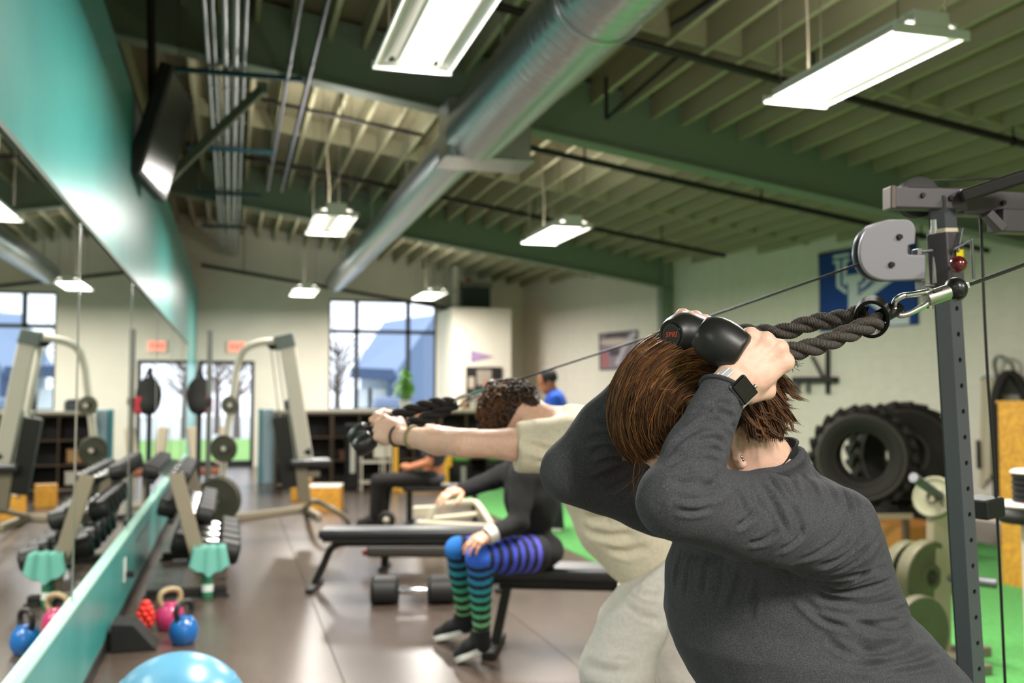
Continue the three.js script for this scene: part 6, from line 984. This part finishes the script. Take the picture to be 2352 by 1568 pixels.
{ // man in a beige shirt, leaning forward with straight arms
  const P = thing('person', 'man in a beige t-shirt and sage trousers leaning into a rope pull', 'person');
  const head = at(1188, 957, 3.02), up = RGT.clone().multiplyScalar(-0.86).addScaledVector(UPV, 0.46).addScaledVector(FWD, -0.1).normalize(), f0 = RGT.clone().multiplyScalar(-0.4).addScaledVector(UPV, -0.88), front = f0.addScaledVector(up, -f0.dot(up)).normalize();
  const hd = headField(head, front, up, 0.93), neck = cap(at(1225, 965, 3.02), at(1300, 985, 3.02), 0.055, 0.062);
  const S1 = at(1288, 1022, 2.88), E1 = at(1062, 1018, 2.84), W1 = at(922, 1002, 3.0), S2 = at(1300, 995, 3.2), E2 = at(1085, 1015, 3.32), W2 = at(935, 985, 3.22);
  const armS = [chain([S1, S1.clone().lerp(E1, 0.5), E1, E1.clone().lerp(W1, 0.4), W1], [0.046, 0.045, 0.039, 0.041, 0.026], 0.02), chain([S2, E2, W2], [0.055, 0.04, 0.027], 0.02)];
  const hf = at(866, 978, 3.06).sub(W1).normalize(), hn = FWD.clone().negate().addScaledVector(UPV, 0.35); hn.addScaledVector(hf, -hn.dot(hf)).normalize(); const hs = new THREE.Vector3().crossVectors(hf, hn).normalize(); if (hs.dot(UPV) < 0) hs.negate();
  const fist = [[1.0, 1.5, 1.0], [1.05, 1.5, 1.0], [1.1, 1.5, 1.0], [1.1, 1.45, 1.0]], th = [[0.02, 0.026, -0.004], [0.05, 0.044, -0.018], [0.082, 0.04, -0.03], [0.1, 0.025, -0.04]];
  const h1 = handField(W1, hf, hs, hn, 1.05, fist, th), h2f = at(880, 968, 3.2).sub(W2).normalize(), h2n = FWD.clone().addScaledVector(UPV, 0.3); h2n.addScaledVector(h2f, -h2n.dot(h2f)).normalize(); const h2s = new THREE.Vector3().crossVectors(h2f, h2n).normalize(); if (h2s.dot(UPV) < 0) h2s.negate(); const h2 = handField(W2, h2f, h2s, h2n, 1.05, fist, th);
  hands.man = h1; hands.man2 = h2;
  const C1 = at(1335, 1035, 3.02), C2 = at(1420, 1140, 3.02), C3 = at(1492, 1235, 3.02), hip = at(1510, 1282, 3.02);
  const shx = new THREE.Vector3().crossVectors(C3.clone().sub(C1).normalize(), FWD).normalize(), ax = C3.clone().sub(C1).normalize();
  const torso = blend([ell(C1, ax, shx, FWD, 0.15, 0.125, 0.2), ell(C2, ax, shx, FWD, 0.18, 0.128, 0.17), ell(C3, ax, shx, FWD, 0.14, 0.118, 0.165)], 0.07);
  const skin = mat('#ffffff', 0.5, 0, { map: skinMap(232, 188, 164, 80) });
  const bodyF = blend([grow(torso, -0.012), neck, ...armS, hd.field], 0.03), pts = [head, C1, C2, C3, S1, E1, W1, S2, E2, W2];
  const [lo, hi] = bounds(pts, 0.2), hb = bounds([head], 0.15);
  const b1 = bounds([...h1.knuckles, W1], 0.07), b2 = bounds([...h2.knuckles, W2], 0.07);
  flesh(skin, [skinOf(bodyF, lo, hi, 0.014), skinOf(hd.field, hb[0], hb[1], 0.006), skinOf(h1.field, b1[0], b1[1], 0.0045), skinOf(h2.field, b2[0], b2[1], 0.0055)], P);
  // shirt: torso and two short sleeves with open ends
  const sl = (a, b) => cap(a, a.clone().lerp(b, 0.48).add(V(0, -0.008, 0)), 0.08, 0.074), d1 = E1.clone().sub(S1).normalize(), d2 = E2.clone().sub(S2).normalize(), c1 = S1.clone().lerp(E1, 0.46), c2 = S2.clone().lerp(E2, 0.37), nk = at(1282, 972, 3.02), nd = at(1225, 962, 3.02).sub(at(1300, 985, 3.02)).normalize(), hem = at(1500, 1300, 3.02), hemN = ax.clone();
  const shirt = (x, y, z) => { let d = smin(smin(torso(x, y, z), sl(S1, E1)(x, y, z), 0.05), sl(S2, E2)(x, y, z), 0.05); d = smin(d, chain([at(1360, 1100, 3.02), at(1402, 1205, 3.0), at(1462, 1272, 3.0)], [0.09, 0.1, 0.1])(x, y, z), 0.06); const cutp = (c, n, r) => { const e = Math.hypot(x - c.x, y - c.y, z - c.z); return e < r ? (x - c.x) * n.x + (y - c.y) * n.y + (z - c.z) * n.z : -1; }; d = Math.max(d, cutp(c1, d1, 0.16), cutp(c2, d2, 0.16), cutp(nk, nd, 0.075), (x - hem.x) * hemN.x + (y - hem.y) * hemN.y + (z - hem.z) * hemN.z); return d + 0.003 * noise3(x * 9, y * 9, z * 9); };
  const fo = (w, d, ...p) => ({ w, d, pts: p.map(([x, y]) => castRay(shirt, x, y, 1.5)).filter(Boolean) });
  cloth('t_shirt', shirt, pts, 0.2, 0.0095, mat('#ffffff', 0.9, 0, { map: fabric(228, 216, 192, 401) }), P, [fo(0.012, 0.012, [1205, 1015], [1250, 1035], [1300, 1040]), fo(0.012, 0.01, [1235, 1060], [1280, 1062], [1320, 1050]), fo(0.014, 0.012, [1275, 1110], [1320, 1130], [1370, 1150]), fo(0.014, 0.012, [1300, 1170], [1350, 1190], [1400, 1190]), fo(0.012, 0.01, [1340, 1215], [1400, 1232], [1460, 1228]), fo(0.012, 0.01, [1395, 1262], [1440, 1270], [1490, 1255])], 3);
  const Kn = at(1415, 1545, 2.78), Kf = at(1585, 1600, 3.15), An = V(Kn.x + 0.12, 0.1, Kn.z - 0.12), Af = V(Kf.x + 0.3, 0.1, Kf.z - 0.05), Hn = at(1500, 1300, 2.93), Hf = at(1530, 1300, 3.12);
  const legs = (x, y, z) => blend([chain([Hn, Hn.clone().lerp(Kn, 0.5), Kn, An], [0.1, 0.098, 0.098, 0.075], 0.03), chain([Hf, Hf.clone().lerp(Kf, 0.5), Kf, Af], [0.12, 0.105, 0.09, 0.072], 0.03), cap(at(1500, 1262, 3.02), at(1520, 1300, 3.02), 0.105, 0.112)], 0.04)(x, y, z) + 0.004 * noise3(x * 7, y * 7, z * 7);
  const fl = (w, d, ...p) => ({ w, d, pts: p.map(([x, y]) => castRay(legs, x, y, 1.5)).filter(Boolean) });
  cloth('trousers', (x, y, z) => Math.max(legs(x, y, z), 0.085 - y, -((x - hem.x) * hemN.x + (y - hem.y) * hemN.y + (z - hem.z) * hemN.z) - 0.035), [Hn, Kn, An, Hf, Kf, Af], 0.17, 0.011, mat('#ffffff', 0.9, 0, { map: fabric(216, 210, 204, 411) }), P, [fl(0.014, 0.014, [1445, 1345], [1480, 1370], [1520, 1375]), fl(0.014, 0.014, [1430, 1390], [1470, 1420], [1520, 1430]), fl(0.016, 0.014, [1350, 1470], [1400, 1500], [1470, 1510]), fl(0.016, 0.014, [1340, 1530], [1400, 1545], [1480, 1535]), fl(0.012, 0.012, [1465, 1330], [1478, 1300], [1500, 1290])], 3);
  part('hem_band', tube(Array.from({ length: 16 }, (_, i) => { const a = i / 16 * Math.PI * 2, c = at(1498, 1296, 3.02); return c.addScaledVector(shx, Math.cos(a) * 0.125).addScaledVector(FWD, Math.sin(a) * 0.168); }), 0.006, 60, 6, true), mat('#b9ad96', 0.9), P);
  shoe(V(An.x - 0.2, 0, An.z + 0.02), V(An.x + 0.06, 0, An.z), P, '#e6e2da', '#8d8f8a'); shoe(V(Af.x - 0.2, 0, Af.z + 0.02), V(Af.x + 0.06, 0, Af.z), P, '#e6e2da', '#8d8f8a');
  // curly hair: many small coils over a cap
  const cr = rng(61), curls = [], cols = ['#22140b', '#38220f', '#543318', '#6d4520'].map((c) => lin(c)), paint = (q, c) => { const a = new Float32Array(q.attributes.position.count * 3); for (let i = 0; i < q.attributes.position.count; i++) c.toArray(a, i * 3); q.setAttribute('color', new THREE.BufferAttribute(a, 3)); return q; };
  const capF = (x, y, z) => { const q = V(x, y, z).sub(head), a = q.dot(front), b = q.dot(up); const ns = -q.dot(FWD); return Math.max(ns > 0.03 ? Math.min(0.022 - b, a + 0.05) : -1, ell(hd.H(0.0, 0.022, 0), front, up, hd.side, 0.097, 0.1, 0.085)(x, y, z) + 0.005 * noise3(x * 30, y * 30, z * 30), a - 0.085 - 0.0 * b, (-b - 0.055) * 0.9 + Math.max(0, a) * 0.55); };
  const cb = bounds([head], 0.17); curls.push(paint(withUV(skinOf(capF, cb[0], cb[1], 0.007), 1), cols[0]));
  for (let i = 0; i < 620; i++) { const th = 0.35 + cr() * 3.1, ph = Math.asin(-0.95 + 1.9 * cr()), n = front.clone().multiplyScalar(Math.cos(th) * Math.cos(ph)).addScaledVector(up, Math.sin(th) * Math.cos(ph)).addScaledVector(hd.side, Math.sin(ph)), nearSide = n.dot(FWD) < -0.3 && n.dot(up) < 0.12 && n.dot(front) > -0.72, p = hd.H(0.0, 0.022, 0).addScaledVector(n, 0.08 + cr() * 0.013), t1 = new THREE.Vector3().crossVectors(n, V(cr() - 0.5, cr() - 0.5, cr() - 0.5)).normalize(), t2 = new THREE.Vector3().crossVectors(n, t1), pts2 = [], r = 0.008 + cr() * 0.007; for (let k = 0; k <= 9 && !nearSide; k++) { const a = k * 1.1; pts2.push(p.clone().addScaledVector(t1, Math.cos(a) * r + k * 0.001).addScaledVector(t2, Math.sin(a) * r).addScaledVector(n, 0.002 * k)); } if (nearSide) continue; const tg = tube(pts2, 0.0022 + cr() * 0.0012, 14, 4); curls.push(paint(tg, cols[clamp(Math.floor((0.5 + 0.5 * noise3(p.x * 14, p.y * 14, p.z * 14)) * 2.6 + cr() * 1.6), 0, 3)])); }
  part('curly_hair', curls, mat('#ffffff', 0.6, 0, { vertexColors: true }), P);
  const band = (px, py, d, r, c, nm) => part(nm, place(new THREE.TorusGeometry(r, 0.004, 8, 30).rotateX(Math.PI / 2), at(px, py, d), W1.clone().sub(E1)), mat(c, 0.6), P); band(912, 1001, 3.01, 0.03, '#3a3630', 'bracelet'); band(948, 1004, 2.97, 0.033, '#8a8a5c', 'bracelet');
  // his rope, hook and cable
  const R = thing('rope_attachment', 'black twisted rope held in the outstretched hands of the man in beige', 'rope'), rc = mat('#1d1b1a', 0.8), e0 = at(1045, 926, 3.12);
  const g1 = h1.P(0.095, 0, -0.03), g2 = h2.P(0.095, 0, -0.03);
  const toRope = (g, off) => [g.clone().add(e0.clone().sub(g).normalize().multiplyScalar(-0.06)).addScaledVector(UPV, -0.02), g, g.clone().lerp(e0, 0.4).addScaledVector(UPV, off), g.clone().lerp(e0, 0.75).addScaledVector(UPV, off), e0];
  twisted(toRope(g1, -0.012), 0.019, 0.13, R, 'rope_strand', 0, rc, 90); twisted(toRope(g2, 0.016), 0.019, 0.13, R, 'rope_strand', 1, rc, 90);
  for (const g of [g1, g2]) { const a = g.clone().sub(e0).normalize(); bulb(R, g.clone().addScaledVector(a, 0.062).addScaledVector(UPV, -0.018), a.clone().addScaledVector(UPV, -0.35).normalize()); }
  const K = thing('snap_hook', 'silver snap hook behind the curly head on the second cable', 'carabiner'), h = (x, y, d) => at(x, y, d); part('hook_frame', tube([h(1042, 926, 3.12), h(1052, 915, 3.12), h(1085, 906, 3.11), h(1092, 912, 3.11), h(1070, 925, 3.12), h(1050, 933, 3.12)], 0.0055, 40, 8, true), M.chrome, K); part('swivel', rod(h(1086, 909, 3.11), h(1122, 896, 3.08), 0.014, 0.014, 14), M.chrome, K); part('rubber_stop', new THREE.SphereGeometry(0.026, 18, 14).translate(...h(1132, 890, 3.07).toArray()), M.black, K);
  single('pull_cable', 'long black cable from the pulley housing down to the man in beige', 'cable', tube([h(1135, 890, 3.07), h(1560, 750, 2.5), h(1975, 606, 2.12)], 0.003, 24, 8), M.cable);
}
{ // seated person in striped leggings
  const P = thing('person', 'seated person in a black sweater and striped rainbow leggings', 'person');
  const hip = at(1236, 1262, 5.42), chest = at(1224, 1135, 5.42), neckB = at(1212, 1045, 5.42), head = at(1240, 985, 5.5), Hn = at(1226, 1270, 5.3), Kn = at(1102, 1282, 5.08), An = at(1106, 1440, 5.22), Hf = at(1232, 1262, 5.58), Kf = at(1052, 1262, 5.52), Af = at(1066, 1405, 5.68);
  const S1 = at(1200, 1085, 5.26), E1 = at(1190, 1200, 5.18), W1 = at(1128, 1226, 5.06), S2 = at(1190, 1075, 5.55), E2 = at(1135, 1100, 5.45), W2 = at(1062, 1126, 5.35);
  const frw = RGT.clone().negate(), torso = blend([ell(chest, RGT, UPV, FWD, 0.15, 0.24, 0.19), ell(hip, RGT, UPV, FWD, 0.14, 0.1, 0.19), cap(neckB, chest, 0.09, 0.14), ell(at(1215, 1075, 5.42), RGT, UPV, FWD, 0.11, 0.09, 0.18)], 0.06);
  const arm1 = chain([S1, E1, W1], [0.07, 0.055, 0.042], 0.02), arm2 = chain([S2, E2, W2], [0.065, 0.055, 0.042], 0.02);
  const sweater = (x, y, z) => smin(smin(torso(x, y, z), arm1(x, y, z), 0.03), arm2(x, y, z), 0.03) + 0.004 * noise3(x * 8, y * 8, z * 8);
  cloth('sweater', sweater, [hip, chest, neckB, S1, E1, W1, S2, E2, W2], 0.24, 0.014, mat('#ffffff', 0.95, 0, { map: fabric(19, 19, 19, 421) }), P);
  const skin = mat('#ffffff', 0.5, 0, { map: skinMap(214, 160, 132, 84) });
  const hd = headField(head, frw, UPV.clone(), 0.98), hf1 = at(1078, 1252, 5.0).sub(W1).normalize(), n1 = UPV.clone().addScaledVector(FWD, -0.5); n1.addScaledVector(hf1, -n1.dot(hf1)).normalize(); const s1 = new THREE.Vector3().crossVectors(hf1, n1).normalize(); const relaxed = [[0.35, 0.35, 0.2], [0.4, 0.35, 0.2], [0.45, 0.35, 0.2], [0.5, 0.35, 0.2]]; relaxed.spread = 1.5;
  const h1 = handField(W1, hf1, s1, n1, 0.95, relaxed, [[0.02, 0.026, -0.004], [0.05, 0.05, -0.012], [0.075, 0.062, -0.02], [0.095, 0.066, -0.026]]), hf2 = at(1000, 1138, 5.24).sub(W2).normalize(), n2 = UPV.clone().addScaledVector(FWD, -0.3); n2.addScaledVector(hf2, -n2.dot(hf2)).normalize(); const s2 = new THREE.Vector3().crossVectors(n2, hf2).normalize(), h2 = handField(W2, hf2, s2, n2, 0.98, relaxed, [[0.02, 0.026, -0.004], [0.05, 0.05, -0.02], [0.075, 0.058, -0.034], [0.09, 0.058, -0.05]]);
  const neck = cap(neckB, at(1232, 1020, 5.47), 0.06, 0.055), inner = grow(blend([torso, arm1, arm2], 0.03), -0.014), lb = bounds([hip, chest, neckB, S1, E1, W1, S2, E2, W2], 0.22), legF = blend([chain([Hn, Hn.clone().lerp(Kn, 0.5), Kn, Kn.clone().lerp(An, 0.35), An], [0.105, 0.092, 0.07, 0.062, 0.046], 0.02), chain([Hf, Hf.clone().lerp(Kf, 0.5), Kf, Kf.clone().lerp(Af, 0.35), Af], [0.105, 0.09, 0.07, 0.062, 0.045], 0.02)], 0.02);
  const hbx = bounds([head], 0.15), k1 = bounds([...h1.knuckles, W1], 0.1), k2 = bounds([...h2.knuckles, W2], 0.1);
  flesh(skin, [skinOf((x, y, z) => smin(inner(x, y, z), neck(x, y, z), 0.02), lb[0], lb[1], 0.02), skinOf(hd.field, hbx[0], hbx[1], 0.009), skinOf(h1.field, k1[0], k1[1], 0.006), skinOf(h2.field, k2[0], k2[1], 0.006)], P);
  part('hair', skinOf((x, y, z) => Math.max(ell(hd.H(-0.012, 0.03, 0), frw, UPV, hd.side, 0.112, 0.112, 0.092)(x, y, z), V(x, y, z).sub(head).dot(frw) - 0.06), hbx[0], hbx[1], 0.009), mat('#2b1c12', 0.6), P);
  part('cuff', place(new THREE.CylinderGeometry(0.046, 0.044, 0.05, 20, 1), W1, hf1), mat('#cfcdc6', 0.8), P);
  // leggings: stripes printed round each leg, from violet at the hip to green at the ankle
  const [l0, l1] = bounds([Hn, Kn, An, Hf, Kf, Af], 0.13), g = skinOf(legF, l0, l1, 0.0078), pos = g.attributes.position, col = new Float32Array(pos.count * 3), q = V(), cp = V();
  const stops = [[0, '#5a55c8'], [0.3, '#3a4fd0'], [0.44, '#2f55cf'], [0.55, '#1b7fc0'], [0.68, '#2aa6b4'], [0.8, '#46b990'], [1, '#8fd08a']].map(([t, c]) => [t, lin(c)]), black = lin('#15161b'), pr = rng(9);
  const legsL = [[Hn, Kn, An], [Hf, Kf, Af]].map(([a, b, c]) => [new THREE.Line3(a, b), new THREE.Line3(b, c)]);
  for (let i = 0; i < pos.count; i++) {
    q.fromBufferAttribute(pos, i); let best = 1e9, s = 0, sk = 0;
    for (const L of legsL) { const L0 = L[0].distance(), L1 = L[1].distance(); L[0].closestPointToPoint(q, true, cp); let d = cp.distanceTo(q); if (d < best) { best = d; sk = L0 / (L0 + L1); s = L[0].start.distanceTo(cp) / (L0 + L1); } L[1].closestPointToPoint(q, true, cp); d = cp.distanceTo(q); if (d < best) { best = d; sk = L0 / (L0 + L1); s = (L0 + L[1].start.distanceTo(cp)) / (L0 + L1); } }
    let k = 0; while (k < stops.length - 2 && s > stops[k + 1][0]) k++; const c = stops[k][1].clone().lerp(stops[k + 1][1], clamp((s - stops[k][0]) / (stops[k + 1][0] - stops[k][0]), 0, 1));
    const stripe = smooth(-0.15, 0.3, Math.cos((s - sk) * 2 * Math.PI * 14.5)); c.lerp(black, 1 - stripe); c.multiplyScalar(0.85 + 0.3 * pr()); c.toArray(col, i * 3);
  }
  g.setAttribute('color', new THREE.BufferAttribute(col, 3)); part('striped_leggings', withUV(g, 3), mat('#ffffff', 0.8, 0, { vertexColors: true }), P);
  const fn = onFloor(1052, 1522), fh = onFloor(1128, 1512); shoe(V(fn.x, 0.0, fn.z), V(An.x + 0.045, 0.09, An.z + 0.0), P, '#e2dfd8'); const ff = onFloor(1002, 1472); shoe(V(ff.x, 0.0, ff.z), V(Af.x + 0.04, 0.07, Af.z), P, '#e2dfd8');
  part('sock', [cap, 0].length ? [skinOf(chain([An, V(An.x + 0.01, 0.12, An.z)], [0.045, 0.042]), V(An.x - 0.1, 0.05, An.z - 0.1), V(An.x + 0.1, An.y + 0.06, An.z + 0.1), 0.012)] : [], mat('#17171a', 0.9), P); part('sock', skinOf(chain([Af, V(Af.x + 0.01, 0.11, Af.z)], [0.045, 0.042]), V(Af.x - 0.1, 0.04, Af.z - 0.1), V(Af.x + 0.1, Af.y + 0.06, Af.z + 0.1), 0.012), mat('#17171a', 0.9), P);
}
{ // man seated in the background, facing left
  const P = thing('person', 'man in a dark grey shirt seated on a bench in the background', 'person'), d = 11.0;
  const hip = at(995, 1098, d), chest = at(998, 1030, d), neckB = at(990, 988, d), head = at(976, 958, d), K1 = at(868, 1105, d - 0.1), A1 = at(862, 1182, d - 0.1), K2 = at(885, 1102, d + 0.25), A2 = at(880, 1178, d + 0.25), S1 = at(1000, 1005, d - 0.18), E1 = at(985, 1062, d - 0.22), W1 = at(938, 1075, d - 0.12), S2 = at(1000, 1005, d + 0.18), E2 = at(985, 1060, d + 0.22), W2 = at(940, 1072, d + 0.1);
  const fw = RGT.clone().negate(), hd = headField(head, fw.clone().addScaledVector(UPV, -0.25).normalize(), UPV.clone().addScaledVector(RGT, -0.25).normalize()), skin = mat('#ffffff', 0.55, 0, { map: skinMap(188, 120, 84, 88) });
  const hands2 = [W1, W2].map((w) => handField(w, at(918, 1074, d).sub(w).normalize(), UPV.clone(), FWD.clone().negate(), 1, [[0.7, 0.8, 0.5], [0.7, 0.8, 0.5], [0.7, 0.8, 0.5], [0.7, 0.8, 0.5]], [[0.02, 0.026, 0], [0.05, 0.04, -0.01], [0.08, 0.04, -0.02], [0.09, 0.03, -0.03]]));
  const bodyF = blend([cap(neckB, head, 0.055, 0.055), hd.field, cap(chest, hip, 0.12, 0.11), chain([S1, E1, W1], [0.055, 0.045, 0.03]), chain([S2, E2, W2], [0.055, 0.045, 0.03]), hands2[0].field, hands2[1].field], 0.02), bb = bounds([hip, chest, head, E1, E2, W1, W2, at(905, 1074, d)], 0.16);
  flesh(skin, [skinOf(bodyF, bb[0], bb[1], 0.015)], P);
  const shirt = blend([ell(chest, RGT, UPV, FWD, 0.14, 0.24, 0.19), ell(hip, RGT, UPV, FWD, 0.14, 0.075, 0.18), cap(S1, S1.clone().lerp(E1, 0.6), 0.075, 0.07), cap(S2, S2.clone().lerp(E2, 0.6), 0.075, 0.07), cap(neckB, chest, 0.075, 0.13)], 0.05); cloth('shirt', shirt, [hip, chest, S1, S2, E1, E2], 0.22, 0.02, mat('#ffffff', 0.9, 0, { map: fabric(58, 58, 66, 431) }), P);
  const legs = blend([chain([at(990, 1096, d - 0.1), K1, A1], [0.085, 0.08, 0.065], 0.03), chain([at(990, 1096, d + 0.1), K2, A2], [0.085, 0.08, 0.065], 0.03)], 0.03); cloth('trousers', legs, [hip, K1, A1, K2, A2], 0.15, 0.02, mat('#ffffff', 0.9, 0, { map: fabric(26, 23, 22, 441) }), P);
  part('hair', skinOf((x, y, z) => Math.max(ell(hd.H(-0.012, 0.03, 0), hd.H(1, 0, 0).sub(hd.H(0, 0, 0)), hd.H(0, 1, 0).sub(hd.H(0, 0, 0)), hd.side, 0.108, 0.108, 0.086)(x, y, z), V(x, y, z).sub(head).dot(fw) - 0.05), bounds([head], 0.14)[0], bounds([head], 0.14)[1], 0.012), mat('#1d1612', 0.7), P);
  for (const A of [A1, A2]) shoe(V(A.x - 0.2, 0, A.z), V(A.x + 0.06, 0, A.z), P, '#3a1f1d', '#1a1718');
  const b = thing('flat_bench', 'dark bench under the seated man in the background', 'bench', [hip.x + 0.1, 0, hip.z], -YAW); part('pad', bx(0.85, 0.07, 0.3, 0, 0.4, 0, 0.03, 2), G.pad, b); for (const s of [-1, 1]) { part('leg', bx(0.06, 0.34, 0.06, s * 0.36, 0.19, 0, 0.006), G.frame, b); part('foot', bx(0.08, 0.04, 0.42, s * 0.36, 0.02, 0, 0.01), M.black, b); }
  const w = at(888, 1186, 10.6), rl = thing('ab_wheel', 'small black wheel with a pale hub beside the seated man', 'exercise wheel', [w.x, 0, w.z]); part('tyre', place(lathe([[0.03, -0.03], [0.085, -0.035], [0.095, 0], [0.085, 0.035], [0.03, 0.03]], 28), V(0, 0.095, 0), FWD), M.black, rl); part('hub', place(lathe([[0, -0.04], [0.035, -0.04], [0.035, 0.04], [0, 0.04]], 20), V(0, 0.095, 0), FWD), mat('#c2b8a4', 0.5), rl);
}
{ // man in a blue shirt standing by the far wall
  const P = thing('person', 'man in a royal blue t-shirt standing by the cream wall', 'person'), d = 10.6, gx = at(1272, 950, d), X = (dx, y, dz = 0) => V(gx.x, 0, gx.z).addScaledVector(RGT, dx).addScaledVector(FWD, dz).setY(y), fw = RGT.clone().negate().setY(0).normalize(), upw = V(0, 1, 0), head = at(1258, 874, d);
  const tilt = fw.clone().addScaledVector(upw, -0.35).normalize(), hup = upw.clone().addScaledVector(fw, 0.35).normalize(), hd = headField(head, tilt, hup, 0.98), skin = mat('#ffffff', 0.55, 0, { map: skinMap(172, 110, 76, 90) });
  const S = [X(0.01, 1.38, -0.18), X(0.02, 1.38, 0.18)], E = [X(0.07, 1.13, -0.22), X(0.07, 1.13, 0.22)], W = [X(-0.12, 1.02, -0.16), X(-0.12, 1.02, 0.16)], hd2 = W.map((w) => handField(w, fw.clone(), upw.clone(), FWD.clone().negate(), 1, [[0.5, 0.6, 0.4], [0.5, 0.6, 0.4], [0.5, 0.6, 0.4], [0.5, 0.6, 0.4]], [[0.02, 0.026, 0], [0.05, 0.04, -0.01], [0.08, 0.04, -0.02], [0.09, 0.03, -0.03]]));
  const bodyF = blend([hd.field, cap(X(0.0, 1.44), head, 0.056, 0.055), cap(X(0.02, 1.3), X(0, 0.95), 0.11, 0.11), chain([S[0], E[0], W[0]], [0.055, 0.045, 0.03]), chain([S[1], E[1], W[1]], [0.055, 0.045, 0.03]), ...hd2.map((h) => h.field)], 0.02), bb = bounds([head, X(0, 0.9), E[0], E[1], W[0], W[1], X(-0.3, 1.0)], 0.15); flesh(skin, [skinOf(bodyF, bb[0], bb[1], 0.015)], P);
  const shirt = blend([ell(X(0.015, 1.25), RGT, upw, FWD, 0.135, 0.24, 0.2), ell(X(0.0, 1.02), RGT, upw, FWD, 0.12, 0.16, 0.17), cap(S[0], S[0].clone().lerp(E[0], 0.6), 0.07, 0.066), cap(S[1], S[1].clone().lerp(E[1], 0.6), 0.07, 0.066)], 0.05); cloth('t_shirt', shirt, [X(0, 0.9), X(0, 1.4), S[0], S[1], E[0], E[1]], 0.2, 0.02, mat('#ffffff', 0.9, 0, { map: fabric(18, 74, 172, 451) }), P);
  const legs = blend([chain([X(0, 0.92, -0.1), X(-0.02, 0.5, -0.1), X(0.03, 0.09, -0.1)], [0.12, 0.085, 0.07], 0.03), chain([X(0, 0.92, 0.1), X(-0.02, 0.5, 0.1), X(0.03, 0.09, 0.1)], [0.12, 0.085, 0.07], 0.03)], 0.03); cloth('trousers', (x, y, z) => Math.max(legs(x, y, z), 0.06 - y), [X(0, 0.95), X(0, 0.1), X(0, 0.5, 0.2), X(0, 0.5, -0.2)], 0.15, 0.022, mat('#ffffff', 0.9, 0, { map: fabric(34, 36, 42, 461) }), P);
  part('hair', skinOf((x, y, z) => Math.max(ell(hd.H(-0.012, 0.032, 0), tilt, hup, hd.side, 0.106, 0.108, 0.085)(x, y, z), V(x, y, z).sub(head).dot(tilt) - 0.055, -V(x, y, z).sub(head).dot(hup) - 0.03), bounds([head], 0.14)[0], bounds([head], 0.14)[1], 0.01), mat('#17110e', 0.7), P);
  for (const dz of [-0.1, 0.1]) shoe(X(-0.18, 0, dz), X(0.09, 0, dz), P, '#d9d6ce', '#2a2a2c');
}
scene.traverse((o) => { if (o.isMesh) { o.castShadow = true; o.receiveShadow = true; } });
renderer.render(scene, camera);
